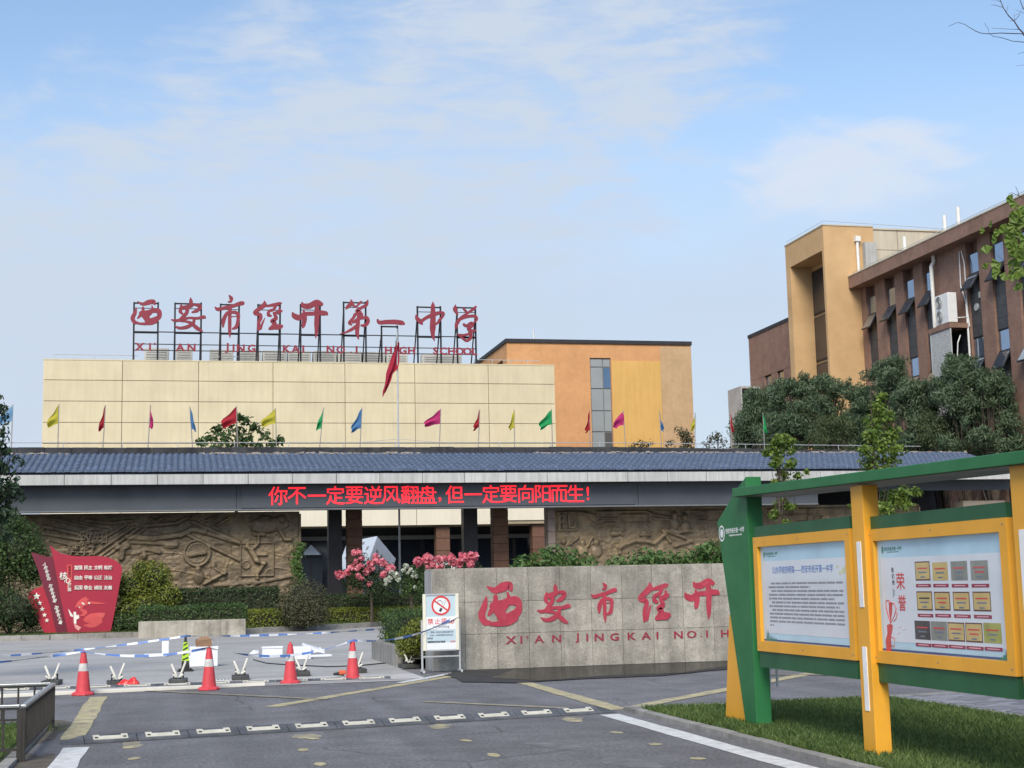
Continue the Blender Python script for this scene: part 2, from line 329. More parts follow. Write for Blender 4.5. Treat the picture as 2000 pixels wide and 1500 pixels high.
def leaves(P, Nrm, size, aspect=0.5, fold=0.25, droop=0.0, jitter=0.7, fan=False):
    """bent leaf at each point of P, facing roughly Nrm -> V, F (two quads' worth of triangles per leaf)"""
    n = len(P); nr = unit(np.asarray(Nrm, float) + RNG.normal(0, jitter, (n, 3)))
    t = unit(np.cross(nr, RNG.normal(0, 1, (n, 3)))); t[:, 2] -= droop; t = unit(t); b = unit(np.cross(nr, t)); nr = np.cross(t, b)
    s = (size * RNG.uniform(0.6, 1.3, n))[:, None]; A = P - t * s * 0.5; C = P + t * s * 0.5 - nr * s * 0.08
    if fan: A, C = P - t * s * 0.45, P + t * s * 0.35; m0 = P + t * s * 0.30
    else: m0 = P + t * s * 0.02
    B = m0 + b * s * aspect / 2 + nr * s * fold * aspect; D = m0 - b * s * aspect / 2 + nr * s * fold * aspect
    V = np.stack([A, B, C, D], 1).reshape(-1, 3); i = np.arange(n)[:, None] * 4
    F = np.concatenate([i + [0, 1, 2], i + [0, 2, 3]], 1).reshape(-1, 3); return V, F
def in_ellipsoids(clumps, n, shell=0.55):
    """n points spread through ellipsoid clumps (cx,cy,cz,rx,ry,rz), denser towards their skin; also outward normals"""
    C = np.array(clumps, float); wgt = C[:, 3] * C[:, 4] + C[:, 4] * C[:, 5] + C[:, 3] * C[:, 5]; k = RNG.choice(len(C), n, p=wgt / wgt.sum())
    d = unit(RNG.normal(0, 1, (n, 3))); r = shell + (1 - shell) * RNG.uniform(0, 1, n) ** 0.7
    return C[k, :3] + d * r[:, None] * C[k, 3:6], d + np.array([0, 0, 0.35])
def box_shell(x0, x1, y0, y1, z0, z1, n, depth=0.12):
    ar = np.array([(x1 - x0) * (z1 - z0), (y1 - y0) * (z1 - z0), (y1 - y0) * (z1 - z0), (x1 - x0) * (y1 - y0)]); k = RNG.choice(4, n, p=ar / ar.sum())
    u, v = RNG.uniform(0, 1, n), RNG.uniform(0, 1, n); e = RNG.uniform(-depth, depth * 0.45, n); P = np.zeros((n, 3)); Q = np.zeros((n, 3))
    X = x0 + (x1 - x0) * u; Yv = y0 + (y1 - y0) * u; Z = z0 + (z1 - z0) * v; Yt = y0 + (y1 - y0) * v
    for i, (px, py, pz, q) in enumerate([(X, y0 - e, Z, (0, -1, 0.3)), (x0 - e, Yv, Z, (-1, 0, 0.3)), (x1 + e, Yv, Z, (1, 0, 0.3)), (X, Yt, z1 + e, (0, 0, 1))]):
        s = k == i
        for a, val in enumerate((px, py, pz)): P[s, a] = (val if np.ndim(val) == 0 else val[s])
        Q[s] = q
    return P, Q
def vnoise(x, y, seed, f):
    r = np.random.default_rng(seed).uniform(-1, 1, (64, 64)); x = x * f; y = y * f; i = np.floor(x).astype(int); j = np.floor(y).astype(int); u = x - i; v = y - j
    u = u * u * (3 - 2 * u); v = v * v * (3 - 2 * v); i %= 64; j %= 64; i1 = (i + 1) % 64; j1 = (j + 1) % 64
    return (r[i, j] * (1 - u) + r[i1, j] * u) * (1 - v) + (r[i, j1] * (1 - u) + r[i1, j1] * u) * v
# ================================================================== setting: ground, road, kerbs, paint
mAsph = M('asphalt', (0.165, 0.164, 0.170), 0.86, 0.16, 1.3, 0.9, 55, speck=0.42, speck_scale=24, stain=0.4, stain_col=(0.115, 0.115, 0.12), stain_scale=0.6)
_t = mAsph.node_tree; _n = _t.nodes; _l = _t.links; _b = _n['Principled BSDF']; _src = _b.inputs['Base Color'].links[0].from_socket; _g = _n.new('ShaderNodeNewGeometry')
def _an(scale, sc, det):                     # tyre tracks run along the drive; cracks wander
    mp = _n.new('ShaderNodeMapping'); mp.inputs['Scale'].default_value = sc; _l.new(_g.outputs['Position'], mp.inputs[0]); q = _n.new('ShaderNodeTexNoise'); q.inputs['Scale'].default_value = scale; q.inputs['Detail'].default_value = det; _l.new(mp.outputs[0], q.inputs[0]); return q
def _mrn(v, a, b, c, d):
    q = _n.new('ShaderNodeMapRange'); q.inputs[1].default_value = a; q.inputs[2].default_value = b; q.inputs[3].default_value = c; q.inputs[4].default_value = d; _l.new(v, q.inputs[0]); return q.outputs[0]
def _mulc(c, v):
    q = _n.new('ShaderNodeMix'); q.data_type = 'RGBA'; q.blend_type = 'MULTIPLY'; q.inputs[0].default_value = 1; _l.new(c, q.inputs[6]); _l.new(v, q.inputs[7]); return q.outputs[2]
_trk = _mrn(_an(1.6, (1.0, 0.05, 1.0), 3).outputs[0], 0.38, 0.62, 0.86, 1.08)
_wob = _an(0.9, (1, 1, 1), 4); _va = _n.new('ShaderNodeMix'); _va.data_type = 'VECTOR'; _va.inputs[0].default_value = 0.22; _l.new(_g.outputs['Position'], _va.inputs[4]); _l.new(_wob.outputs['Color'], _va.inputs[5])
_vo = _n.new('ShaderNodeTexVoronoi'); _vo.feature = 'DISTANCE_TO_EDGE'; _vo.inputs['Scale'].default_value = 0.42; _l.new(_va.outputs[1], _vo.inputs[0])
_ck = _n.new('ShaderNodeMath'); _ck.operation = 'MAXIMUM'; _l.new(_mrn(_vo.outputs['Distance'], 0.002, 0.007, 0.62, 1.0), _ck.inputs[0]); _l.new(_mrn(_an(0.5, (1, 1, 1), 2).outputs[0], 0.46, 0.54, 0.6, 1.0), _ck.inputs[1])
_l.new(_mulc(_mulc(_src, _trk), _ck.outputs[0]), _b.inputs['Base Color'])
mConc = M('forecourt_concrete', (0.36, 0.355, 0.345), 0.85, 0.12, 0.5, 0.25, 40, stain=0.7, stain_col=(0.22, 0.215, 0.20), stain_scale=0.3, sc=(0.4, 1.6, 1), speck=0.12, speck_scale=9)
mKerb = M('kerb_stone', (0.27, 0.26, 0.24), 0.85, 0.25, 3, 0.4, 40, rand=0.12, stain=0.5, stain_scale=2.0)
mSoil = M('lawn_soil', (0.040, 0.050, 0.020), 0.95, 0.4, 2.5, 0.8, 30, stain=0.5, stain_col=(0.085, 0.07, 0.04), stain_scale=1.4)
mBed = M('bed_soil', (0.055, 0.065, 0.030), 0.95, 0.4, 1.0, 0.8, 20, stain=0.6, stain_col=(0.12, 0.10, 0.06), stain_scale=0.7)
mFar = M('far_ground', (0.16, 0.16, 0.15), 0.9, 0.2, 0.05)
mYel = M('road_paint_yellow', (0.44, 0.385, 0.225), 0.8, 0.25, 6, 0.4, 60, stain=1.0, stain_col=(0.18, 0.175, 0.16), stain_scale=4.0, speck=0.25, speck_scale=26)
mYel2 = M('road_paint_faded', (0.29, 0.26, 0.185), 0.85, 0.3, 5, 0.4, 60, stain=1.0, stain_col=(0.16, 0.16, 0.165), stain_scale=3.0)
mWht = M('road_paint_white', (0.62, 0.63, 0.62), 0.8, 0.15, 8, 0.4, 60, stain=0.6, stain_col=(0.25, 0.25, 0.25), stain_scale=7.0)

def sheet(name, poly, z, mat, parent=None):
    mb = MB(); mb.add([(x, y, z) for x, y in poly], [tuple(range(len(poly)))]); o = mb.build(name, mat, parent); return o
def ccw(p):
    a = sum(p[i][0] * p[(i + 1) % len(p)][1] - p[(i + 1) % len(p)][0] * p[i][1] for i in range(len(p))); return p if a > 0 else p[::-1]
tag(sheet('ground', [(-1500, -600), (1500, -600), (1500, 2400), (-1500, 2400)], -0.06, mFar), kind='structure')
road = tag(sheet('road', [(-60, -12), (60, -12), (60, 30), (-60, 30)], 0.0, mAsph), kind='structure')
court = tag(sheet('forecourt', [(-60, 25.35), (4.3, 25.35), (4.3, 29.0), (60, 29.0), (60, 86), (-60, 86)], 0.008, mConc), kind='structure')
sl_ = MB(); sl_.v = []
# the newly cast pale strip in which the barrier feet stand
mNew = M('new_concrete', (0.47, 0.46, 0.44), 0.85, 0.15, 1.2, 0.25, 40, stain=0.5, stain_col=(0.25, 0.24, 0.22), stain_scale=0.9)
sheet('repair_strip', [(-60, 25.75), (4.28, 25.75), (4.28, 27.35), (-60, 27.35)], 0.013, mNew, court)
def stripe(p, q, w, mat, z=0.005, name='road_marking', w2=None, nseg=14, rag=0.12):
    p = np.array(p[:2], float); q = np.array(q[:2], float); d = (q - p) / np.linalg.norm(q - p); n = np.array([-d[1], d[0]]); w2 = w2 or w
    a, b = [], []
    for i in range(nseg + 1):
        t = i / nseg; c = p + (q - p) * t; ww = w + (w2 - w) * t
        a.append(c + n * ww / 2 * random.uniform(1 - rag, 1 + rag)); b.append(c - n * ww / 2 * random.uniform(1 - rag, 1 + rag))
    mb = MB(); vs = [(x, y, z) for x, y in a] + [(x, y, z) for x, y in b]
    mb.add(vs, [(i + nseg + 1, i + nseg + 2, i + 1, i) for i in range(nseg)]); return mb.build(name, mat, road)
g = lambda x, y: onZ(x, y, 0.0)
stripe((-1.12, 17.3), (-1.18, 24.2), 0.27, mYel, w2=0.27)
stripe((-1.02, 16.4), (-1.06, 8.0), 0.27, mWht)
stripe((5.16, 17.5), (5.22, 6.0), 0.24, mWht)
stripe(g(528, 1381), g(893, 1319), 0.24, mYel, z=0.005)
stripe(g(1015, 1331), g(1212, 1387), 0.26, mYel, z=0.006)
stripe(g(1215, 1386), g(1640, 1305), 0.26, mYel, z=0.007)
stripe((5.5, 18.22), (13.5, 18.62), 0.20, mYel, z=0.009)
stripe(g(830, 1371), g(1175, 1387), 0.16, mYel2, z=0.008)
stripe(g(250, 1348), g(640, 1367), 0.14, mYel2, z=0.010)
stripe(g(1430, 1317), g(1860, 1322), 0.18, mYel2, z=0.011)
stripe(g(780, 1335), g(905, 1312), 0.16, mWht, z=0.012)
def blob(name, c, rx, ry, z, mat, n=18, rag=0.1, parent=None):
    ph = random.uniform(0, 6); k = [1 + rag * (math.sin(2 * t + ph) + 0.6 * math.sin(5 * t + 2 * ph)) for t in [2 * math.pi * i / n for i in range(n)]]
    mb = MB(); mb.add([(c[0] + rx * k[i] * math.cos(2 * math.pi * i / n), c[1] + ry * k[i] * math.sin(2 * math.pi * i / n), z) for i in range(n)], [tuple(range(n))])
    return mb.build(name, mat, parent or road)
for x, y in [(262, 1482), (252, 1460), (625, 1493), (592, 1465), (592, 1441), (612, 1443), (910, 1447), (964, 1475), (858, 1421), (862, 1417), (1204, 1431), (1280, 1454), (1363, 1482), (1126, 1409), (1112, 1404)]:
    c = g(x, y); blob('yellow_paint_spot', c, 0.062, random.uniform(0.10, 0.16), 0.004 + random.uniform(0, 0.0008), mYel, rag=0.12)
for x, y in [(860, 1419), (598, 1438), (1118, 1405), (258, 1455)]:
    c = g(x, y); blob('smeared_paint', c, 0.13, 0.3, 0.0028, mYel2, rag=0.25)
for x, y, s in [(1090, 1455, .25), (470, 1380, .12), (1230, 1490, .2), (520, 1418, .1)]:
    c = g(x, y); blob('tar_patch', c, s, s * 2.2, 0.002, M('worn_patch', (0.15, 0.15, 0.155), 0.9, 0.3, 5), rag=0.25)
# puddle along the foot of the stone wall
mPud = bpy.data.materials.new('puddle_water'); mPud.use_nodes = True; _pn = mPud.node_tree.nodes; _pl = mPud.node_tree.links; _pn.remove(_pn['Principled BSDF'])
_pd = _pn.new('ShaderNodeBsdfDiffuse'); _pd.inputs[0].default_value = (0.022, 0.020, 0.018, 1); _pg = _pn.new('ShaderNodeBsdfGlossy'); _pg.inputs['Roughness'].default_value = 0.07; _pm = _pn.new('ShaderNodeMixShader'); _pm.inputs[0].default_value = 0.36
_pl.new(_pd.outputs[0], _pm.inputs[1]); _pl.new(_pg.outputs[0], _pm.inputs[2]); _pl.new(_pm.outputs[0], _pn['Material Output'].inputs[0])
mWet = M('wet_asphalt', (0.034, 0.033, 0.031), 0.8, 0.3, 3, 0.5, 60, spec=0.5)
def shore(pts, z, name, mat, amp):
    P = []
    for i in range(len(pts)):
        a = np.array(pts[i]); b = np.array(pts[(i + 1) % len(pts)]); k = 8
        for j in range(k): q = a + (b - a) * j / k; P.append((q[0] + random.uniform(-amp, amp), q[1] + random.uniform(-amp, amp)))
    return sheet(name, P, z, mat)
w_ = [g(x, y)[:2] for x, y in [(870, 1319), (905, 1333), (1010, 1335), (1120, 1328), (1290, 1321), (1440, 1306)]]
tag(shore(ccw([tuple(q) for q in w_] + [(11.2, 27.76), (8, 27.76), (5.2, 27.76)]), 0.014, 'wet_patch', mWet, 0.035), kind='structure')
w_ = [g(x, y)[:2] for x, y in [(960, 1326), (1060, 1331), (1180, 1322), (1330, 1316), (1420, 1303)]]
tag(shore(ccw([tuple(q) for q in w_] + [(10.9, 27.45), (8.4, 27.38), (6.2, 27.3)]), 0.018, 'puddle', mPud, 0.03), kind='structure')

# lawns, kerbs
lawn_r = tag(sheet('lawn', [(5.64, -8), (9.0, -8), (9.0, 17.55), (5.64, 17.85)], 0.03, mSoil), kind='structure')
lawn_l = tag(sheet('lawn', [(-25, -8), (-1.62, -8), (-1.62, 19.1), (-25, 19.1)], 0.03, mSoil), kind='structure')
def kerb_run(pts, w, h, step, mat, name='kerb', z0=-0.05):
    root = None
    for a, b in zip(pts[:-1], pts[1:]):
        a = np.array(a, float); b = np.array(b, float); n = max(1, int(round(np.linalg.norm(b - a) / step)))
        for i in range(n):
            p = a + (b - a) * (i + 0.006) / n; q = a + (b - a) * (i + 0.994) / n; zt = h + random.uniform(-0.004, 0.004)
            mb = MB(); mb.bar((*p, (z0 + zt) / 2), (*q, (z0 + zt) / 2), w, zt - z0)
            if root is None: root = tag(mb.build(name, mat, bev=0.006), kind='structure'); rm = root
            else: mb.build('kerb_stone', mat, root, bev=0.006)
    return root
kerb_run([(5.57, 8.5), (5.55, 17.93)], 0.12, 0.055, 0.6, mKerb)
kerb_run([(5.50, 17.98), (9.0, 17.72)], 0.11, 0.05, 0.6, mKerb)
kerb_run([(9.05, 17.6), (9.02, 10.0)], 0.10, 0.06, 0.6, mKerb)
kerb_run([(9.05, 18.03), (13.0, 18.2)], 0.10, 0.05, 0.6, mKerb)
kerb_run([(-1.55, 10.0), (-1.55, 19.2)], 0.12, 0.045, 0.8, mKerb)
# worn bare earth at the fence corner
blob('bare_earth', (-1.50, 18.3, 0), 0.28, 1.5, 0.0035, M('bare_earth', (0.11, 0.095, 0.075), 0.95, 0.3, 6, 0.8, 40), rag=0.3)
blob('bare_earth', (-1.36, 15.2, 0), 0.2, 0.9, 0.0036, MATS['bare_earth'], rag=0.3)

# brick path on the right: every brick a piece
mPaver = M('paver_brick', (0.20, 0.205, 0.225), 0.88, 0.22, 9, 0.5, 60, rand=0.25)
path = tag(sheet('brick_path', [(9.1, 8), (13.2, 8), (13.2, 18.1), (9.1, 17.95)], 0.012, mSoil), kind='structure')
mb = MB(); mb.box(-0.146, 0.146, -0.071, 0.071, -0.03, 0.0); pv = mb.build('paver', mPaver, path, bev=0.006); pvm = pv.data
first = True
for r in range(26):
    for c in range(12):
        x = 9.26 + 0.30 * (c + 0.5 * (r % 2)); y = 17.86 - 0.15 * r
        if x > 12.6 or x > 9.2 + (r + 3) * 0.42 and r < 0: continue
        if len(path.children) > 296: break
        loc = np.array((x, y, 0.045 + random.uniform(-0.004, 0.004)))
        if first: pv.location = loc - ORG[path.name]; first = False; pv.data.transform(Matrix.Translation(Vector(ORG[path.name]))); continue
        o = inst(pvm, 'paver', path, loc, (random.uniform(-.012, .012), random.uniform(-.012, .012), random.uniform(-.02, .02)))
        md = o.modifiers.new('bevel', 'BEVEL'); md.width = 0.006; md.segments = 1

# planted bed in front of the gate, low retaining wall, bed behind the stone wall
kl = [(-22, 56.0), (-4.4, 55.4), (2.2, 56.0), (7.6, 60.3), (9.2, 62.6)]
bed = tag(sheet('planting_bed', ccw([(x, y + 0.2) for x, y in kl] + [(9.2, 63.2), (-22, 63.2)]), 0.16, mBed), kind='structure')
kerb_run(kl, 0.28, 0.20, 1.0, mKerb)
bed2 = tag(sheet('planting_bed', [(4.53, 28.75), (40, 28.75), (40, 50), (9.0, 50), (9.0, 33.55), (4.53, 33.55)], 0.20, mBed), kind='structure')
mRet = M('retaining_wall_concrete', (0.30, 0.29, 0.27), 0.85, 0.2, 2, 0.3, 30, streak=0.4)
mb = MB(); mb.box(4.33, 4.53, 29.7, 33.55, -0.05, 0.42); mb.box(4.53, 9.0, 33.55, 33.75, -0.05, 0.42); tag(mb.build('retaining_wall', mRet, bev=0.01), 'low grey concrete retaining wall below the clipped hedge beside the stone wall', 'wall')

# ---- grass blades
mGr = leafmat('grass_blade', (0.040, 0.094, 0.022), (0.165, 0.225, 0.062), 0.3, 0.6)
def grass(name, n, fx, hmin, hmax, z, label):
    P = fx(n); n = len(P); h = RNG.uniform(hmin, hmax, n); a = RNG.uniform(0, 6.28, n); w = RNG.uniform(0.004, 0.008, n)
    ln = RNG.normal(0, 0.45, (n, 2)) * h[:, None]; ax = np.stack([np.cos(a), np.sin(a)], 1) * w[:, None]
    B = np.concatenate([P, np.full((n, 1), z)], 1); V = np.zeros((n, 5, 3)); V[:, 0] = B; V[:, 1] = B; V[:, 0, :2] -= ax; V[:, 1, :2] += ax
    mid = B.copy(); mid[:, :2] += ln * 0.35; mid[:, 2] += h * 0.6; V[:, 2] = mid; V[:, 3] = mid; V[:, 2, :2] += ax * 0.8; V[:, 3, :2] -= ax * 0.8
    V[:, 4] = B; V[:, 4, :2] += ln; V[:, 4, 2] += h; i = np.arange(n)[:, None] * 5
    F = np.concatenate([i + [0, 1, 2], i + [0, 2, 3], i + [3, 2, 4]], 1).reshape(-1, 3)
    return tag(mesh_np(name, V.reshape(-1, 3), F, mGr), label, 'grass', kind='stuff')
def fx1(n):
    x = RNG.uniform(5.66, 8.98, n); y = 10.2 + (17.75 - 10.2) * RNG.uniform(0, 1, n); k = vnoise(x, y, 5, 0.9) + RNG.uniform(-0.9, 0.9, n) > -0.75; return np.stack([x, y], 1)[k]
grass('lawn_grass', 95000, fx1, 0.03, 0.08, 0.026, 'short green lawn grass under the green and yellow notice board')
def fx2(n): x = -1.66 - 1.5 * RNG.uniform(0, 1, n) ** 1.0; y = RNG.uniform(13.5, 19.0, n); k = vnoise(x, y, 9, 1.2) > -0.45; return np.stack([x, y], 1)[k]
grass('lawn_grass', 16000, fx2, 0.03, 0.09, 0.028, 'short patchy grass inside the low steel fence')
def fx3(n):
    t = RNG.uniform(0, 1, n); x = -9 + 18 * t; y0 = np.interp(x, [q[0] for q in kl], [q[1] for q in kl]); y = y0 + 0.2 + RNG.uniform(0, 2.2, n) ; return np.stack([x, y], 1)
grass('bed_grass', 14000, fx3, 0.04, 0.13, 0.15, 'dry thin grass on the planted bed by the gate')
# ================================================================== buildings
# ---- cream hall behind the gate
mCream = M('cream_render', (0.64, 0.56, 0.375), 0.85, 0.06, 0.6, 0.15, 30, rand=0.02, streak=0.07)
mJoint = M('wall_joint', (0.33, 0.28, 0.19), 0.9, 0.1); mCream2 = M('cream_lower', (0.70, 0.65, 0.52), 0.85, 0.05, 0.6, streak=0.05)
mDark = M('dark_recess', (0.012, 0.014, 0.018), 0.5, 0.3)
mBlackSteel = M('black_steel', (0.018, 0.018, 0.022), 0.5, 0.2, 8, metal=0.3)
mGlassD = glass('dark_glass', (0.012, 0.018, 0.028), 0.08)
mBrownCol = M('brown_tile', (0.135, 0.070, 0.045), 0.75, 0.12, 3, 0.2, 30, rand=0.12)
mConcGrey = M('roof_concrete', (0.42, 0.42, 0.40), 0.85, 0.1, 1, streak=0.2)
HY = 88.0
hall = thing('school_hall', 'long cream panelled hall block standing behind the gate roof', 'building', (7.7, HY + 10, 0))
hx = [-7.66, -3.22, 1.17, 5.55, 9.88, 14.18, 18.80, 23.05]; hz = [5.30, 6.55, 7.80, 9.05, 10.30, 11.53, 12.78, 14.02, 15.22]
mb = MB(); mb.box(hx[0] + 0.02, hx[-1] - 0.02, HY + 0.05, HY + 19.9, 5.32, 15.15); mb.build('wall_core', mJoint, hall)
for i in range(7):
    for j in range(8):
        mb = MB(); zt = hz[j + 1]; zb = hz[j]
        if j == 0 and i >= 6: zb = 5.52
        mb.box(hx[i] + (0.018 if i else 0), hx[i + 1] - (0.018 if i < 6 else 0), HY - 0.03, HY + 0.06, zb + 0.018, zt - 0.018); mb.build('wall_panel', mCream if j > 2 else mCream2, hall)
mb = MB(); mb.box(hx[0] - 0.01, hx[0] + 0.03, HY - 0.02, HY + 20, 5.3, 15.2); mb.build('side_wall', mCream, hall); mb = MB(); mb.box(hx[-1] - 0.03, hx[-1] + 0.01, HY - 0.02, HY + 20, 5.3, 15.2); mb.build('side_wall', mCream, hall)
mb = MB(); mb.box(hx[0] - 0.03, hx[-1] + 0.03, HY - 0.05, HY + 20, 15.195, 15.26); mb.build('parapet_coping', mCream, hall)
# ground floor: recessed dark glazing, columns, pale beam
mb = MB(); mb.box(hx[0], hx[-1] + 4, HY + 3.2, HY + 3.4, 0, 5.3); mb.build('ground_floor_wall', M('dark_ground_floor', (0.014, 0.017, 0.022), 0.35, 0.3, 1), hall)
mb = MB(); mb.box(hx[0], hx[-1] + 4, HY + 2.9, HY + 3.1, 4.55, 4.80); mb.build('lintel_beam', M('pale_beam', (0.16, 0.17, 0.17), 0.8), hall)
for k in range(13):
    x = -6 + k * 2.35; mb = MB(); mb.box(x, x + 2.2, HY + 3.1, HY + 3.16, 0.1, 4.5); p = mb.build('glazing', mGlassD, hall)
    mb = MB(); mb.box(x - 0.06, x + 0.0, HY + 3.02, HY + 3.14, 0.1, 4.5); mb.build('mullion', mBlackSteel, p)
for x in (-6.5, -0.6, 5.0, 15.85, 21.9):
    for q in range(7):
        mb = MB(); mb.box(x - 0.42, x + 0.42, HY + 0.3, HY + 1.1, q * 0.75 + 0.012, q * 0.75 + 0.738 if q < 6 else 5.29); mb.build('column_block', mBrownCol, hall, bev=0.01)
# entrance gable seen between the posts
p = onY(607, 1084, HY + 2.4); mb = MB(); mb.prism([(p[0] - 0.62, p[2]), (p[0] + 0.62, p[2]), (p[0], p[2] + 0.62)], lambda a, b: (a, HY + 2.2, b), lambda a, b: (a, HY + 2.6, b))
gb = mb.build('entrance_gable', M('pale_blue_panel', (0.32, 0.38, 0.45), 0.5), hall)
mb = MB(); mb.box(p[0] - 0.7, p[0] + 0.7, HY + 2.55, HY + 2.85, 0, p[2]); mb.build('entrance_door', M('entrance_glass', (0.022, 0.028, 0.038), 0.2), hall)
for dx in (-0.68, 0.0, 0.68): mb = MB(); mb.box(p[0] + dx - 0.04, p[0] + dx + 0.04, HY + 2.5, HY + 2.55, 0, p[2] - 0.01); mb.build('door_frame', mBlackSteel, hall)
# roof railing
mRail = M('galvanised_rail', (0.50, 0.52, 0.54), 0.45, 0.1, 5, metal=0.4)
for a, b in ((-7.2, -2.4), (2.0, 4.2), (18.2, 22.5)):
    mb = MB(); mb.tube([(a, HY + 1.2, 15.72), (b, HY + 1.2, 15.70)], 0.022, 6)
    x = a
    while x <= b: mb.tube([(x, HY + 1.2, 15.26), (x, HY + 1.2, 15.72)], 0.02, 6); x += 1.15
    mb.build('roof_railing', mRail, hall)
# rooftop units behind the sign
mUnit = M('rooftop_unit', (0.50, 0.50, 0.47), 0.6, 0.06, 3, rand=0.05); mGr2 = M('unit_grille', (0.25, 0.26, 0.26), 0.6)
uY = HY + 3.2
for n_, (a, b, t) in enumerate([(282, 330, 679), (344, 376, 680), (410, 456, 682), (463, 509, 683), (513, 559, 684), (562, 607, 685), (612, 657, 685), (660, 706, 686), (708, 752, 687), (755, 796, 688), (825, 902, 690)]):
    A = onY(a, t, uY); B = onY(b, t, uY); cx = (A[0] + B[0]) / 2; wd = B[0] - A[0]; ht = A[2] - 15.26
    u = thing('rooftop_air_conditioner', 'row of light grey boxy cooling units on the cream hall roof' , 'cooling unit', (cx, uY, 15.26), 'cooling units on the hall roof')
    mb = MB(); mb.box(A[0], B[0], uY, uY + 1.0, 15.30, A[2]); mb.build('casing', mUnit, u, bev=0.03)
    mb = MB(); mb.box(A[0] + 0.05, B[0] - 0.05, uY + 0.05, uY + 0.95, 15.262, 15.31); mb.build('base_frame', mBlackSteel, u)
    mb = MB()
    for q in range(6): zz = 15.42 + q * (ht - 0.3) / 6; mb.box(A[0] + 0.12, B[0] - 0.12, uY - 0.012, uY + 0.01, zz, zz + 0.05)
    mb.build('grille', mGr2, u)
    u['label'] = 'light grey cooling unit on the hall roof ' + ['behind the letters XI', 'behind the letters AN', 'just before the letter J', 'behind the letters NG of the roof sign', 'between the roof letters JING and KAI', 'behind the letters KAI', 'behind the letters NO', 'behind the roof sign numeral 1', 'between the roof sign numeral 1 and HIGH', 'behind the letters HIGH', 'behind the letters SCHOOL'][n_]
# ---- roof sign
mSignRed = M('sign_red', (0.235, 0.028, 0.045), 0.55, 0.12, 4, rand=0.05)
SY = HY + 0.55
sign = thing('rooftop_name_sign', 'tall red calligraphy name sign on black steel frames on the hall roof', 'sign', (*onY(595, 712, SY)[:2], 15.26))
pxm = onY(600, 640, SY); pxm = np.linalg.norm(onY(601, 640, SY) - pxm)
for ch, x, y in [('西', 286, 611), ('安', 368, 614), ('市', 447, 619), ('经', 524, 617), ('开', 605, 626), ('第', 691, 624), ('一', 763, 629), ('中', 839, 628), ('学', 910, 631)]:
    p = onY(x, y, SY - 0.12); mbg = glyph_mesh(ch, pxm, 0.10, 0.006); mbg.v = [(v[0] + p[0], v[1] + p[1], v[2] + p[2]) for v in mbg.v]; mbg.build('character', mSignRed, sign)
posts = [(262, 309, 590), (342, 393, 591), (431, 467, 593), (504, 547, 594), (587, 625, 594), (671, 714, 589), (745, 776, 636), (815, 860, 598), (892, 928, 599)]
for a, b, t in posts:
    A = onY(a, t, SY); B = onY(b, t, SY); mid = (A[2] + 15.9) / 2 + 0.3
    for q in (A, B):
        mb = MB(); mb.bar((q[0], SY, 15.26), (q[0], SY, q[2]), 0.10); mb.build('frame_post', mBlackSteel, sign)
        mb = MB(); mb.bar((q[0] - 0.05, SY + 1.5, 15.26), (q[0], SY + 0.05, A[2] - 0.5), 0.07); mb.build('back_brace', mBlackSteel, sign)
        mb = MB(); mb.bar((q[0], SY + 0.05, mid - 0.3), (q[0], SY + 0.75, mid - 0.3), 0.05); mb.build('brace_tie', mBlackSteel, sign)
    for zz, h in ((A[2] - 0.05, 0.09), (A[2] - 0.35, 0.04), (17.02, 0.12)):
        if a == 745 and h != 0.09: continue
        mb = MB(); mb.bar((A[0] - 0.05, SY + 0.052, zz), (B[0] + 0.05, SY + 0.052, zz), 0.05, h); mb.build('frame_bar', mBlackSteel, sign)
XA = onY(262, 650, SY)[0]; XB = onY(930, 650, SY)[0]
for y, h in ((648, 0.06), (672, 0.05), (684, 0.05)):
    zz = onY(262, y, SY)[2]; mb = MB(); mb.bar((XA, SY - 0.075, zz), (XB, SY - 0.075, zz), 0.05, h); mb.build('frame_rail', mBlackSteel, sign)
lz = onY(262, 678, SY)[2]
for s, xs in (("XI'", (273, 293, 302)), ('AN', (352, 374)), ('JING', (443, 456, 470, 491)), ('KAI', (560, 577, 592)), ('NO', (645, 665)), ('.1', (685, 696)), ('HIGH', (758, 771, 786, 803)), ('SCHOOL', (850, 865, 881, 897, 912, 926))):
    for c, x in zip(s, xs):
        text(c, 'letter', mSignRed, sign, (onY(x, 684, SY)[0], SY - 0.11, lz + (0.18 if c == "'" else -0.16 if c == '.' else 0.0)), 0.62 if c not in "'." else 0.4, 0.05, 0.024, wx=1.1)

# ---- orange block further back
mOr = M('orange_render', (0.60, 0.312, 0.138), 0.85, 0.09, 0.5, 0.3, 12, streak=0.04, speck=0.06, speck_scale=2.5)
mTan = M('tan_render', (0.50, 0.34, 0.19), 0.85, 0.09, 0.5, 0.3, 12, streak=0.04, speck=0.06, speck_scale=2.5); mYlw = M('ochre_render', (0.66, 0.40, 0.125), 0.85, 0.06, 0.4, 0.2, 12, streak=0.08)
OY = 112.0; ox0, ox1, oz = 25.5, 41.0, 21.05; oxp = 34.1
orange = thing('orange_block', 'orange rendered block with a tall glazed strip behind the cream hall', 'building', (33, OY + 12, 0))
wx0, wx1, wz1 = 32.35, 34.1, 19.6
mb = MB(); mb.box(ox0, wx0, OY, OY + 0.3, 0, oz - 0.3); mb.box(wx0, wx1, OY, OY + 0.3, wz1, oz - 0.3); mb.box(wx1, ox1, OY + 0.0, OY + 0.3, 0, oz - 0.3); mb.build('front_wall', mOr, orange)
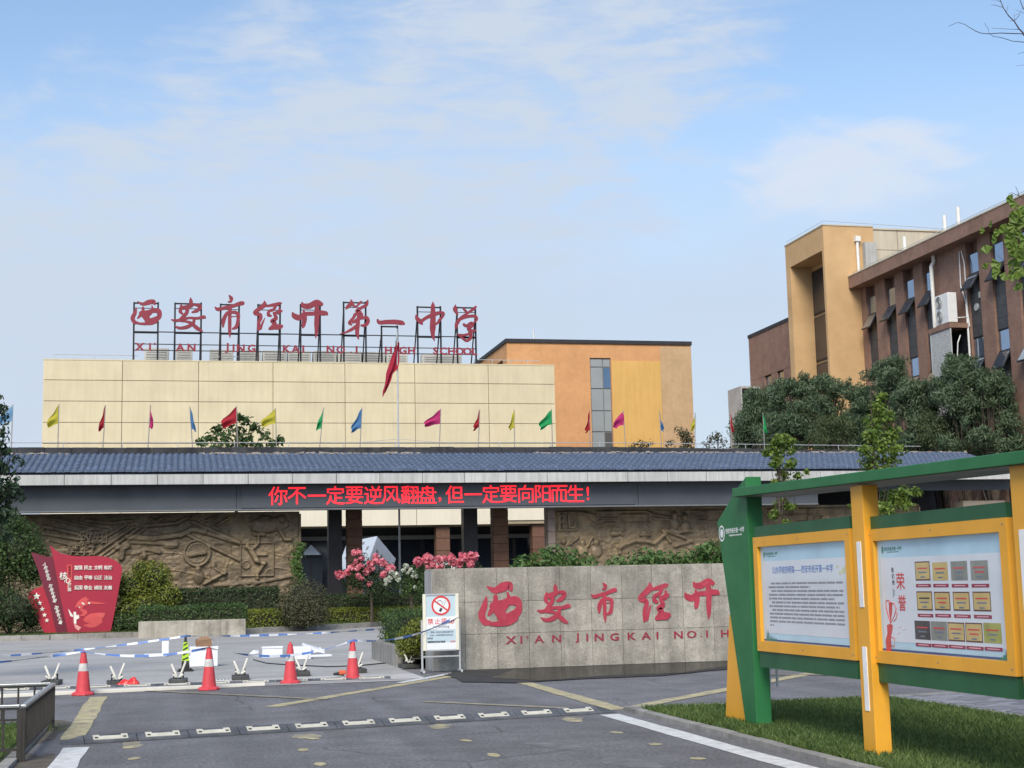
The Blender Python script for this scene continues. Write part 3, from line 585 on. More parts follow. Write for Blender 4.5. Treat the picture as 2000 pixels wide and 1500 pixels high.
mb = MB(); mb.box(ox0, ox0 + 0.3, OY + 0.3, OY + 26, 0, 16.8); mb.box(ox0, ox0 + 0.3, OY + 0.3, OY + 1.6, 16.8, 19.6); mb.box(ox0, ox0 + 0.3, OY + 10, OY + 26, 16.8, 19.6); mb.box(ox0, ox0 + 0.3, OY + 0.3, OY + 26, 19.6, oz - 0.3)
mb.build('side_wall', mOr, orange); mb = MB(); mb.box(ox1 - 0.3, ox1, OY + 0.3, OY + 26, 0, oz - 0.3); mb.build('side_wall', mOr, orange)
mb = MB(); mb.box(ox0 + 0.3, ox1 - 0.3, OY + 3, OY + 25.9, 0, oz - 0.6); mb.build('inner_block', mDark, orange)
mb = MB(); mb.box(wx1 + 0.05, 38.3, OY - 0.06, OY + 0.02, 0, 19.36); mb.build('ochre_panel', mYlw, orange)
mb = MB(); mb.box(38.302, ox1 - 0.01, OY - 0.02, OY + 0.02, 0, 20.6); mb.build('tan_panel', mTan, orange)
mb = MB(); mb.box(ox0 - 0.12, ox1 + 0.05, OY - 0.12, OY + 26.1, oz - 0.3, oz); mb.build('roof_edge', M('dark_roof_edge', (0.03, 0.03, 0.035), 0.7), orange)
mFrame = M('window_frame_grey', (0.20, 0.20, 0.20), 0.6); mPane = glass('pale_glass', (0.30, 0.33, 0.34), 0.15); mPaneB = glass('blue_glass', (0.10, 0.18, 0.30), 0.06); mPaneD = glass('dim_glass', (0.10, 0.105, 0.105), 0.1)
rows = [0.2, 2.1, 4.0, 5.9, 7.8, 9.9, 11.8, 13.6, 15.3, 17.1, 18.85, 19.55]
mb = MB(); mb.box(wx0, wx1, OY + 0.16, OY + 0.24, 0, wz1); wf = mb.build('window_strip', mFrame, orange)
for j in range(len(rows) - 1):
    for a, b, r_ in ((wx0 + 0.06, wx0 + 1.05, 0), (wx0 + 1.13, wx1 - 0.06, 1)):
        mb = MB(); mb.box(a, b, OY + 0.11, OY + 0.15, rows[j] + 0.05, rows[j + 1] - 0.05); mb.build('pane', mPaneB if (j == 9 and r_) else (mPaneD if (r_ and j in (6, 3, 2)) else mPane), wf)
mb = MB(); mb.tube([(28.1, OY + 1.5, oz), (28.1, OY + 1.5, oz + 1.0)], 0.06, 8); mb.build('vent_pipe', M('white_pipe', (0.72, 0.72, 0.68), 0.5, 0.06), orange)

# ---- brick building on the right, its long side running towards the camera
mBrick = M('brown_brick', (0.265, 0.160, 0.118), 0.85, 0.14, 1.2, 0.5, 30, streak=0.12)
_t = mBrick.node_tree; _n = _t.nodes; _br = _n.new('ShaderNodeTexBrick'); _b = _n['Principled BSDF']; _src = _b.inputs['Base Color'].links[0].from_socket
_cx = _n.new('ShaderNodeSeparateXYZ'); _g = _n.new('ShaderNodeNewGeometry'); _t.links.new(_g.outputs['Position'], _cx.inputs[0]); _cc = _n.new('ShaderNodeCombineXYZ'); _ad = _n.new('ShaderNodeMath')
_t.links.new(_cx.outputs[0], _ad.inputs[0]); _t.links.new(_cx.outputs[1], _ad.inputs[1]); _t.links.new(_ad.outputs[0], _cc.inputs[0]); _t.links.new(_cx.outputs[2], _cc.inputs[1]); _t.links.new(_cc.outputs[0], _br.inputs[0])
_br.inputs['Color1'].default_value = (1.08, 1.05, 1.05, 1); _br.inputs['Color2'].default_value = (0.85, 0.82, 0.80, 1); _br.inputs['Mortar'].default_value = (0.95, 1.05, 1.1, 1)
_br.inputs['Scale'].default_value = 1.0; _br.inputs['Brick Width'].default_value = 0.24; _br.inputs['Row Height'].default_value = 0.075; _br.inputs['Mortar Size'].default_value = 0.008
_mx = _n.new('ShaderNodeMix'); _mx.data_type = 'RGBA'; _mx.blend_type = 'MULTIPLY'; _mx.inputs[0].default_value = 0.8; _t.links.new(_src, _mx.inputs[6]); _t.links.new(_br.outputs[0], _mx.inputs[7]); _t.links.new(_mx.outputs[2], _b.inputs['Base Color'])
mPanel = M('dark_spandrel', (0.055, 0.058, 0.062), 0.6, 0.12, 2, rand=0.06); mFrD = M('dark_window_frame', (0.022, 0.024, 0.028), 0.45)
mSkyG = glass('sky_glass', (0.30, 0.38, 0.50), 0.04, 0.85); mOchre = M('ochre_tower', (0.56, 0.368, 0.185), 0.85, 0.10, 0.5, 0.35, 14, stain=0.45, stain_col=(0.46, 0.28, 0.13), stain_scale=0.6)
mCreamW = M('cream_penthouse', (0.52, 0.47, 0.36), 0.85, 0.06, 0.6, streak=0.12); mWpipe = MATS['white_pipe']
BX = 39.0
brick = thing('brick_building', 'brown brick teaching block with awning windows and an ochre stair tower', 'building', (BX + 6, 76, 0)); ORG['brick_building'] = np.array((BX + 6, 76.0, 0.0)); brick.scale = (1.1, 1.1, 1.1); brick.location = (49.5, 83.6, -0.16)
y_near, y_far, z_roof = 54.0, 94.8, 18.35
ty0, ty1 = 77.4, 82.9
bays = [76.2, 73.85, 71.7, 69.55, 65.1, 62.8, 60.5, 58.2, 55.9]; hw = 0.57
rows_b = [17.72, 13.40, 9.08, 4.76]
mb = MB(); mb.box(BX + 0.45, BX + 14, y_near, y_far, 0, z_roof); mb.build('main_block', mBrick, brick)
edges = [ty0] + [v for c in bays for v in (c + hw, c - hw)] + [y_near]
for i in range(0, len(edges), 2):
    mb = MB(); mb.box(BX, BX + 0.5, edges[i + 1], edges[i], 0, z_roof + 0.02); mb.build('brick_pier', mBrick, brick)
mb = MB(); mb.box(BX, BX + 0.5, ty1, y_far, 15.32, z_roof); mb.build('brick_pier', mBrick, brick)
fb = [84.6, 87.1, 89.6, 91.7]
fe = [ty1] + [v for c in fb for v in (c - hw, c + hw)] + [y_far]
for i in range(0, len(fe), 2):
    mb = MB(); mb.box(BX, BX + 0.5, fe[i], fe[i + 1], 0, 15.30); mb.build('brick_pier', mBrick, brick)
mb = MB(); mb.box(BX - 0.05, BX + 0.5, ty1, y_far + 0.05, z_roof, z_roof + 0.22); mb.build('far_parapet', MATS['dark_roof_edge'], brick)
def window(y, zt, opening=38.0, top=True):
    wn = MB(); wn.box(BX + 0.16, BX + 0.22, y - hw, y + hw, zt - 2.05, zt); w_o = wn.build('window', mFrD, brick)
    mb = MB(); mb.box(BX + 0.13, BX + 0.155, y - hw + 0.07, y + hw - 0.07, zt - 1.02, zt - 0.07); mb.build('pane', mSkyG, w_o)
    mb = MB(); mb.box(BX + 0.10, BX + 0.20, y - hw, y + hw, zt - 1.10, zt - 1.03); mb.build('transom', mFrD, w_o)
    a = R(opening); Ls = 1.0; d = np.array([-math.sin(a), 0, -math.cos(a)]); n = np.array([-math.cos(a), 0, math.sin(a)])
    h0 = np.array([BX + 0.09, y, zt - 1.10]); c = h0 + d * Ls / 2
    mb = MB(); mb.obox(c, (0, hw - 0.05, 0), d * Ls / 2, n * 0.03); s_o = mb.build('open_sash', mFrD, w_o)
    mb = MB(); mb.obox(c + n * 0.034, (0, hw - 0.11, 0), d * (Ls / 2 - 0.06), n * 0.006); mb.build('sash_pane', mSkyG, s_o)
    mb = MB(); mb.bar(h0 + np.array([0, hw - 0.12, -0.55]), c + np.array([0, hw - 0.12, 0]) + d * 0.1, 0.03); mb.build('stay_arm', mFrD, w_o)
    zb = zt - 4.3
    for q in range(4):
        z1 = zt - 2.06 - q * 0.563; mb = MB(); mb.box(BX + 0.12, BX + 0.44, y - hw, y + hw, z1 - 0.553, z1); mb.build('spandrel_panel', mPanel, brick)
for i, y in enumerate(bays):
    for zt in rows_b[:3] if i else rows_b[:3]: window(y, zt, random.uniform(30, 36))
for y in fb:
    for zt in (15.28, 10.96): window(y, zt, 33)
# cornice
mb = MB(); mb.box(BX - 0.75, BX + 0.6, y_near, ty0 + 0.35, z_roof - 0.02, z_roof + 0.68); mb.build('cornice', mBrick, brick)
mb = MB(); mb.box(BX - 0.78, BX + 0.3, y_near, ty0 + 0.37, z_roof + 0.68, z_roof + 0.75); mb.build('coping', mCreamW, brick)
mb = MB(); mb.tube([(BX - 0.4, y_near, z_roof + 1.0), (BX - 0.4, ty0, z_roof + 1.0)], 0.015, 6)
for k in range(12): mb.tube([(BX - 0.4, y_near + 2 * k, z_roof + 0.74), (BX - 0.4, y_near + 2 * k, z_roof + 1.0)], 0.012, 6)
mb.build('lightning_rail', mRail, brick)
# ochre stair tower with its deep recess
TX = 36.8; tz = 22.1
mb = MB(); mb.box(TX, BX + 1, ty0, ty0 + 0.25, 0, tz); mb.box(TX, BX + 1, ty1 - 0.65, ty1, 0, tz); mb.box(TX, BX + 1, ty0 + 0.25, ty1 - 0.65, 20.65, tz); mb.build('stair_tower', mOchre, brick)
mb = MB(); mb.box(TX + 1.45, BX + 1, ty0 + 0.25, ty1 - 0.65, 0, 20.65); mb.build('recess_wall', mOchre, brick)
for q in range(7):
    mb = MB(); mb.box(TX + 1.38, TX + 1.445, ty0 + 0.3, ty1 - 0.72, q * 2.9 + 0.2, q * 2.9 + 2.95); s_o = mb.build('stair_window', mFrD, brick)
    mb = MB(); mb.box(TX + 1.35, TX + 1.378, ty0 + 0.4, ty1 - 0.85, q * 2.9 + 0.3, q * 2.9 + 2.85); mb.build('stair_pane', mGlassD, s_o)
mb = MB(); mb.box(TX - 0.04, BX + 1.0, ty0 - 0.04, ty1 + 0.04, tz, tz + 0.07); mb.build('tower_coping', mCreamW, brick)
mb = MB(); mb.tube([(TX + 0.1, ty1, tz + 0.3), (TX + 0.1, ty0 + 0.1, tz + 0.3), (BX + 9, ty0 + 0.1, tz - 0.02)], 0.014, 6); mb.build('lightning_rail', mRail, brick)
# cream penthouse on the roof
for a, b in ((BX + 0.3, 41.6), (41.64, 45.6), (45.64, 49.2)):
    mb = MB(); mb.box(a, b, ty0 + 0.12, ty0 + 5, z_roof, 20.75); mb.box(a, b, ty0 + 0.12, ty0 + 5, 20.78, 21.98); mb.build('penthouse_panel', mCreamW, brick)
mb = MB(); mb.box(BX + 1.0, 49.25, ty0 + 0.05, ty0 + 5.1, 21.98, 22.07); mb.build('penthouse_coping', mCreamW, brick)
mb = MB(); mb.box(39.25, 40.0, ty0 - 0.35, ty0 + 0.10, 19.3, 21.1); mb.build('roof_shaft', mConcGrey, brick)
p0 = onY(1674, 470, ty0 - 0.12); p1 = onY(1679, 542, ty0 - 0.12)
mb = MB(); mb.tube([(p0[0], ty0 - 0.12, p0[2]), (p0[0], ty0 - 0.12, z_roof + 0.7)], 0.09, 10); mb.box(p0[0] - 0.16, p0[0] + 0.16, ty0 - 0.28, ty0 - 0.0, p0[2] - 0.05, p0[2] + 0.25); mb.build('downpipe', mWpipe, brick)
for x, y, t in ((1768, 498, 481), (1847, 468, 440), (1874, 458, 424)):
    b = onX(x, y, BX + 0.1); t_ = onX(x, t, BX + 0.1); mb = MB(); mb.tube([(BX + 0.1, b[1], z_roof + 0.7), (BX + 0.1, b[1], t_[2] + 0.55)], 0.10, 10); mb.build('vent_pipe', mWpipe, brick)
# downpipe, cooling unit, shelf and perforated screen on the wide pier
yp = onX(1826, 540, BX - 0.12)[1]
mb = MB(); mb.tube([(BX - 0.14, yp, z_roof), (BX - 0.14, yp, z_roof - 0.35), (BX - 0.3, yp, z_roof - 0.6), (BX - 0.3, yp, 12.0)], 0.10, 10); mb.build('downpipe', mWpipe, brick)
sy0, sy1, sx_ = 65.75, 67.7, 37.9
mb = MB(); mb.box(sx_ - 0.06, BX, sy0 - 0.08, sy1 + 0.08, 13.95, 14.20); mb.build('screen_shelf', mBrick, brick)
mb = MB(); mb.box(sx_ + 0.08, BX, sy1 - 0.04, sy1, 8.0, 13.95); mb.box(BX - 0.06, BX - 0.003, sy0, sy1 - 0.04, 8.0, 13.95); mb.build('screen_box', mDark, brick)
mPerf = M('perforated_metal', (0.52, 0.53, 0.52), 0.55, 0.08, 3, metal=0.2)
mb = MB()
for q in range(51): z = 8.0 + q * 0.1155; mb.box(sx_, sx_ + 0.02, sy0, sy1, z, z + 0.066)
for q in range(16): y = sy0 + q * (sy1 - sy0 - 0.07) / 15; mb.box(sx_ + 0.002, sx_ + 0.024, y, y + 0.07, 8.0, 13.94)
mb.box(sx_ - 0.01, sx_ + 0.05, sy0 - 0.04, sy0, 8, 13.95); mb.box(sx_ - 0.01, sx_ + 0.05, sy1, sy1 + 0.04, 8, 13.95)
mb.build('perforated_screen', mPerf, brick)
ac = thing('wall_air_conditioner', 'white twin fan outdoor air conditioner on a brick shelf high up', 'air conditioner', (38.3, 67.0, 15.40)); ac.scale = (1.1, 1.1, 1.1); ac.location = (42.13, 73.05, 15.46)
mWac = M('white_appliance', (0.70, 0.71, 0.70), 0.45, 0.05, 4)
mb = MB(); mb.box(37.95, 38.45, 66.45, 67.75, 15.46, 17.0); mb.build('casing', mWac, ac, bev=0.03)
mb = MB(); mb.box(38.0, 38.4, 66.6, 66.75, 15.402, 15.465); mb.box(38.0, 38.4, 67.45, 67.6, 15.402, 15.465); mb.build('feet', mBlackSteel, ac)
for zc in (15.85, 16.6):
    mb = MB(); mb.prism([(67.35 + 0.33 * math.cos(t), zc + 0.33 * math.sin(t)) for t in np.linspace(0, 6.283, 21)[:-1]], lambda a, b: (37.935, a, b), lambda a, b: (37.96, a, b)); f_o = mb.build('fan', M('fan_dark', (0.10, 0.11, 0.115), 0.6), ac)
    mb = MB()
    for rr in (0.1, 0.18, 0.26, 0.33): mb.tube([(37.925, 67.35 + rr * math.cos(t), zc + rr * math.sin(t)) for t in np.linspace(0, 6.283, 17)], 0.01, 4)
    mb.build('fan_grille', mWac, f_o)
mb = MB(); mb.tube([(BX - 0.06, 66.55, 19.2), (BX - 0.08, 66.3, 18.5), (BX - 0.08, 66.3, 16.6), (38.9, 66.25, 15.7), (38.47, 66.5, 15.7)], 0.03, 6); mb.build('pipe', mWac, ac)
mb = MB(); mb.tube([(BX - 0.06, 66.75, 19.2), (BX - 0.07, 66.8, 17.4), (BX - 0.07, 66.35, 16.4), (BX - 0.07, 66.2, 15.2)], 0.03, 6); mb.build('pipe', mWac, ac)
mb = MB(); mb.tube([(BX - 0.1, 65.72, 15.2), (BX - 0.1, 65.72, 6.0)], 0.055, 8); mb.build('downpipe', mWpipe, brick)
mb = MB(); mb.tube([(38.55, 65.9, 13.6), (38.35, 65.85, 13.2), (38.3, 65.9, 12.4), (38.45, 65.9, 11.4), (38.6, 65.85, 10.0)], 0.03, 6); mb.build('loose_cable', mWac, brick)
mb = MB(); mb.tube([(BX + 0.12, 65.1, 14.9), (BX + 0.05, 65.1, 14.9)], 0.19, 14); mb.build('wall_fan', M('grey_plastic', (0.35, 0.36, 0.37), 0.6), brick); mb = MB(); mb.box(BX + 0.02, BX + 0.16, 64.55, 64.75, 15.3, 15.6); mb.build('vent_box', MATS['grey_plastic'], brick)
# projecting service screen at the far end
mb = MB(); mb.box(37.6, 37.7, 93.2, 95.6, 4, 14.6); mb.box(37.7, BX, 95.5, 95.6, 4, 14.6); mb.box(37.6, BX, 93.2, 95.6, 14.6, 14.75); mb.build('service_screen', M('grey_screen', (0.42, 0.42, 0.41), 0.6, 0.15, 1, streak=0.2), brick)
mb = MB(); mb.box(37.7, BX - 0.01, 95.2, 95.48, 4, 14.6); mb.build('screen_back', mDark, brick)
for z in (8.2, 11.0): mb = MB(); mb.box(37.75, BX, 93.25, 95.3, z, z + 0.1); mb.build('screen_floor', mConcGrey, brick)
mb = MB(); mb.box(37.9, 38.7, 93.4, 94.2, 8.3, 10.3); mb.build('cooling_box', mWac, brick, bev=0.03)
# ================================================================== school gate
GX0, GX1 = -13.6, 38.6; GY = 62.0
gate = thing('school_gate', 'long school gate with blue grey tiled roof, grey fascia and dark beam', 'gate', (13.5, 65, 0))
mTile = M('roof_tile', (0.070, 0.100, 0.162), 0.5, 0.18, 2.5, 0.2, 30, rand=0.16, spec=0.45)
mFas = M('fascia_panel', (0.47, 0.475, 0.46), 0.7, 0.08, 1, rand=0.06, streak=0.25)
mBeam = M('dark_beam', (0.072, 0.082, 0.098), 0.55, 0.10, 0.8)
mRidge = M('ridge_wall', (0.035, 0.037, 0.042), 0.9, 0.4, 1.5, 0.5, 20, stain=0.5, stain_col=(0.09, 0.085, 0.08), stain_scale=1.2)
mMortar = M('old_mortar', (0.30, 0.27, 0.24), 0.95, 0.35, 3, 0.6, 30)
ey, ez, ry, rz_ = 61.55, 6.50, 66.30, 7.66; sl = math.atan2(rz_ - ez, ry - ey); slen = math.hypot(ry - ey, rz_ - ez)
roof_b = MB(); roof_b.add([(GX0, ey + 0.05, ez - 0.03), (GX1, ey + 0.05, ez - 0.03), (GX1, ry, rz_ - 0.03), (GX0, ry, rz_ - 0.03), (GX0, ey + 0.05, ez - 0.12), (GX1, ey + 0.05, ez - 0.12), (GX1, ry, rz_ - 0.5), (GX0, ry, rz_ - 0.5)],
                          [(0, 1, 2, 3), (7, 6, 5, 4), (0, 4, 5, 1), (1, 5, 6, 2), (3, 2, 6, 7), (0, 3, 7, 4)])
roof_b.add([(GX0, ry + 0.4, rz_ - 0.03), (GX1, ry + 0.4, rz_ - 0.03), (GX1, 70.9, ez), (GX0, 70.9, ez)], [(0, 1, 2, 3)])
roof = roof_b.build('roof', M('roof_underlay', (0.05, 0.06, 0.075), 0.9), gate)
TW, NR = 0.268, 8; TL = slen / NR
def tile_geo():
    vs, fs = [], []; prof = [(-0.134, 0.012), (-0.098, 0.006), (-0.092, 0.03)] + [(-0.09 * math.cos(t), 0.028 + 0.042 * math.sin(t)) for t in np.linspace(0.35, math.pi - 0.35, 6)] + [(0.092, 0.03), (0.098, 0.006), (0.134, 0.012)]
    n = len(prof)
    for (y, dz) in ((-0.045, 0.030), (TL + 0.02, 0.0)):
        vs += [(x, y, z + dz) for x, z in prof]
    fs += [(i, i + 1, n + i + 1, n + i) for i in range(n - 1)]
    vs += [(x, -0.045, z + 0.030 - 0.022 if z < 0.02 else 0.012) for x, z in prof]; fs += [(2 * n + i, 2 * n + i + 1, i + 1, i) for i in range(n - 1)]
    return vs, fs
tv, tf = tile_geo()
cr, sr_ = math.cos(sl), math.sin(sl)
def tile_at(x, r, j=(0, 0)): return [(x + v[0], ey + (v[1] + r * TL + j[0]) * cr - v[2] * sr_, ez + (v[1] + r * TL + j[0]) * sr_ + v[2] * cr + j[1]) for v in tv]
ncol = int((GX1 - GX0) / TW); me_t = bpy.data.meshes.new('tile'); me_t.from_pydata([(v[0], v[1] * cr - v[2] * sr_, v[1] * sr_ + v[2] * cr) for v in tv], [], tf); me_t.materials.append(mTile); me_t.shade_smooth()
eave_disc = MB(); eave_disc.prism([(0.092 * math.cos(t), 0.068 + 0.062 * math.sin(t)) for t in np.linspace(0, 6.283, 15)[:-1]], lambda a, b: (a, -0.075, b), lambda a, b: (a, -0.046, b))
rest = MB(); cnt = 0
order = sorted(range(ncol), key=lambda c: abs(GX0 + (c + .5) * TW - 12))
for r in range(NR):
    for c in order:
        x = GX0 + (c + 0.5) * TW; j = (random.uniform(-0.03, 0.03), random.uniform(-0.006, 0.008))
        vis = -8.2 < x < 35
        if cnt < 298 and vis and r < 2:
            inst(me_t, 'tile', roof, (x, ey + (r * TL + j[0]) * cr, ez + (r * TL + j[0]) * sr_ + j[1]), (0, 0, random.uniform(-0.012, 0.012))); cnt += 1
        else: rest.add(tile_at(x, r, j), tf)
o = rest.build('upper_tiles', mTile, roof, smooth=True); o['kind'] = 'stuff'
dm = MB()
for c in range(ncol):
    x = GX0 + (c + 0.5) * TW; dm.add([(x + v[0], ey + v[1] - 0.01, ez + v[2]) for v in eave_disc.v], eave_disc.f)
o = dm.build('eave_end_tiles', mTile, roof); o['kind'] = 'stuff'
# ridge wall with crumbling mortar and litter
mb = MB(); n = 46
for i in range(n):
    x0 = GX0 + (GX1 - GX0) * i / n; x1 = GX0 + (GX1 - GX0) * (i + 1) / n; mb.box(x0, x1 - 0.01, ry + random.uniform(0, .03), ry + 0.42, rz_ - 0.3, 7.985 + random.uniform(-0.012, 0.012) - (0.22 * max(0, (x0 - 20) / 15)))
mb.build('ridge_wall', mRidge, gate, bev=0.02)
mb = MB()
for i in range(420):
    x = GX0 + (GX1 - GX0) * (i + random.random()) / 420
    if vnoise(np.array([x]), np.array([0.5]), 3, 0.35)[0] < -0.45: continue
    mb.obox((x, ry - random.uniform(0.02, 0.30), rz_ + random.uniform(-0.03, 0.05)), (random.uniform(.05, .14), random.uniform(-.04, .04), random.uniform(-.02, .02)), (random.uniform(-.02, .02), random.uniform(.03, .10), 0), (0, 0, random.uniform(.02, .05)))
o = mb.build('mortar_crumbs', mMortar, gate); o['kind'] = 'stuff'
# fascia panels, beam, soffit
x = GX0; L_ = 1.83
while x < GX1 - 0.1:
    mb = MB(); mb.box(x, min(x + L_ - 0.02, GX1), GY - 0.55, GY - 0.43, 5.985, 6.40); mb.build('fascia_panel', mFas, gate, bev=0.006); x += L_
mb = MB(); mb.box(GX0, GX1, GY - 0.42, 70.6, 6.02, 6.12); mb.box(GX0, GX1, GY - 0.35, GY + 0.5, 6.13, 6.40); mb.build('soffit', mBeam, gate)
for a, b in ((GX0, 2.4), (2.42, 19.98), (20.0, 28.6)):
    mb = MB(); mb.box(a, b, GY + 0.14, GY + 0.62, 4.98, 6.018); mb.build('beam', mBeam, gate)
mb = MB(); mb.box(GX0, 28.6, GY + 0.10, GY + 0.66, 4.925, 4.978); mb.build('beam_edge', M('beam_edge_strip', (0.15, 0.16, 0.17), 0.6), gate)
mb = MB(); mb.box(28.62, GX1, GY + 0.5, GY + 0.62, 5.55, 6.018); mb.build('beam', mBeam, gate)
mPostD = M('dark_post', (0.020, 0.018, 0.022), 0.5, 0.2)
for a, b, y in ((6.55, 7.15, 65.2), (12.66, 13.3, 65.2), (20.6, 21.2, 66.6), (29.0, 29.6, 66.6)):
    mb = MB(); mb.box(a, b, y, y + 0.6, 0, 6.018); mb.build('post', mPostD, gate)
for a, b, y in ((7.34, 8.0, 64.8), (13.95, 14.64, 64.8)):
    for q in range(16):
        mb = MB(); z0 = q * 0.385; mb.box(a, b, y, y + 0.66, z0 + 0.006, min(z0 + 0.379, 6.017)); mb.build('column_block', mBrownCol, gate, bev=0.008)
mb = MB(); mb.box(36.2, 38.4, 62.6, 63.4, 0, 5.05); mb.build('end_pier', M('pale_pier', (0.33, 0.27, 0.21), 0.8, 0.1), gate)
mb = MB(); mb.box(27.8, 39.5, 69.6, 70.0, 0, 6.0); mb.build('shade_dark_wall', M('shade_dark_wall', (0.030, 0.036, 0.048), 0.6), gate)  # back wall coloured near black to stand for the shade under the roof
mb = MB(); mb.box(16.13, 16.42, 63.3, 63.95, 0.0, 5.02)
gate_p = mb.build('wall_end_pier', mPostD, gate)
for q in range(9):
    mb = MB(); mb.box(16.11, 16.43, 63.27, 63.98, q * 0.56 + 0.006, q * 0.56 + 0.552); mb.build('pier_block', M('grey_brown_block', (0.20, 0.16, 0.14), 0.85, 0.12, 3, rand=0.1), gate, bev=0.008)
# ---- LED display on the beam
led = thing('led_display', 'black scrolling display showing a line of glowing red Chinese characters on the gate beam', 'display', (11, GY, 4.98))
mb = MB(); mb.box(2.6, 19.8, GY + 0.10, GY + 0.137, 5.02, 5.975); mb.build('screen', M('led_screen', (0.070, 0.080, 0.096), 0.5, 0.06), led)
mLed = emit('led_red', (1.0, 0.020, 0.035), 0.58)
for c, x in zip('你不一定要逆风翻盘,但一定要向阳而生!', (543, 580, 619, 655, 692, 729, 764, 800, 835, 859, 888, 924, 959, 993, 1027, 1060, 1092, 1124, 1148)):
    p = onY(x, 964, GY + 0.1); zz = 5.52 - (0.22 if c == ',' else 0)
    text(c, 'led_character', mLed, led, (p[0], GY + 0.098, zz), 0.84, 0.015, 0.0035, wx=1.0)

# ---- bronze relief walls
mBronze = M('bronze_relief', (0.170, 0.130, 0.084), 0.55, 0.35, 1.4, 0.6, 22, metal=0.25, stain=0.75, stain_col=(0.31, 0.23, 0.125), stain_scale=1.3, streak=0.25)
def relief(name, label, x0, x1, zt, shapes, seed, plaques):
    Yw = 63.5; nx = int((x1 - x0) / 0.027); nz = int(zt / 0.027); X, Z = np.meshgrid(np.linspace(x0, x1, nx), np.linspace(0, zt, nz)); H = np.zeros_like(X)
    for f, a in ((0.55, 0.02), (1.3, 0.016), (3.1, 0.016), (6.5, 0.014), (12.0, 0.008)): H += a * vnoise(X + 0.3 * vnoise(X, Z, seed + 9, 0.8), Z * 1.6 + 7, seed + int(f * 10), f)
    rid = np.abs(vnoise(X, Z * 2 + X * 0.35, seed + 40, 0.7)); H += 0.03 * (rid < 0.05)
    def cap(pts, r, h):
        nonlocal H
        D = np.full_like(X, 9.0)
        for (ax, az_), (bx, bz) in zip(pts[:-1], pts[1:]):
            dx, dz = bx - ax, bz - az_; t = np.clip(((X - ax) * dx + (Z - az_) * dz) / (dx * dx + dz * dz + 1e-9), 0, 1); D = np.minimum(D, np.hypot(X - ax - t * dx, Z - az_ - t * dz))
        H = np.maximum(H, np.where(D < r, H * 0.35 + h * np.clip((1 - D / r) * 2.4, 0, 1) ** 0.6, H))
    for s in shapes:
        k = s[0]
        if k == 'l': cap([tuple(onY(px, py, Yw)[[0, 2]]) for px, py in s[1]], s[2] * 0.0228, s[3])
        elif k == 'e':
            c = onY(*s[1], Yw); d = np.sqrt(((X - c[0]) / (s[2] * 0.0228)) ** 2 + ((Z - c[2]) / (s[3] * 0.0228)) ** 2); H = np.where(d < 1, np.maximum(H, H * 0.4 + s[4] * np.sqrt(np.clip(1 - d * d, 0, 1))), H)
        elif k == 'r':
            a = onY(*s[1], Yw); b = onY(*s[2], Yw); ins = np.minimum(np.minimum(X - a[0], b[0] - X), np.minimum(a[2] - Z, Z - b[2])); fr = s[3]
            H = np.where((ins > 0) & (ins < fr), 0.085, H); H = np.where(ins >= fr, H * 0.5 + s[4], H)
        elif k == 'd':
            c = onY(*s[1], Yw); rr = s[2] * 0.0228; d = np.hypot(X - c[0], Z - c[2]); H = np.where(d < rr, H * 0.4 + 0.05, H); H = np.where((d < rr) & (d > rr * 0.86), 0.11, H); H = np.where((d < rr * 0.72) & (d > rr * 0.66), 0.09, H)
    e = np.minimum(np.minimum(X - x0, x1 - X), zt - Z); H = np.where(e < 0.10, 0.0, H)
    root = thing(name, label, 'relief wall', ((x0 + x1) / 2, Yw + 0.2, 0))
    V = np.stack([X, Yw - 0.02 - np.clip(H * 1.15, -0.04, 0.4), Z], 2).reshape(-1, 3); i = np.arange(nz - 1)[:, None] * nx + np.arange(nx - 1)[None, :]; F = np.stack([i, i + 1, i + nx + 1, i + nx], 2).reshape(-1, 4)
    mesh_np('relief_panel', V, F, mBronze, root, smooth=True)
    mb = MB(); mb.box(x0 + 0.01, x1 - 0.01, Yw + 0.045, Yw + 0.40, 0, zt - 0.01); mb.build('backing_wall', mBronze, root)
    for q in ((x0, x1, zt - 0.02, zt + 0.07), (x1 - 0.02, x1 + 0.07, 0, zt - 0.03), (x0 - 0.07, x0 + 0.02, 0, zt - 0.03)):
        mb = MB(); mb.box(q[0], q[1], Yw - 0.16, Yw + 0.44, q[2], q[3]); mb.build('frame', mBronze, root, bev=0.02)
    for s, px, py, sz in plaques:
        p = onY(px, py, Yw - 0.1); text(s, 'plaque_character', mBronze, root, (p[0], Yw - 0.07, p[2]), sz, 0.09, 0.006)
    return root
def z1(pts): return [(x / 3.3333, 980 + y / 3.3333) for x, y in pts]
def zp(x, y): return (x / 3.3333, 980 + y / 3.3333)
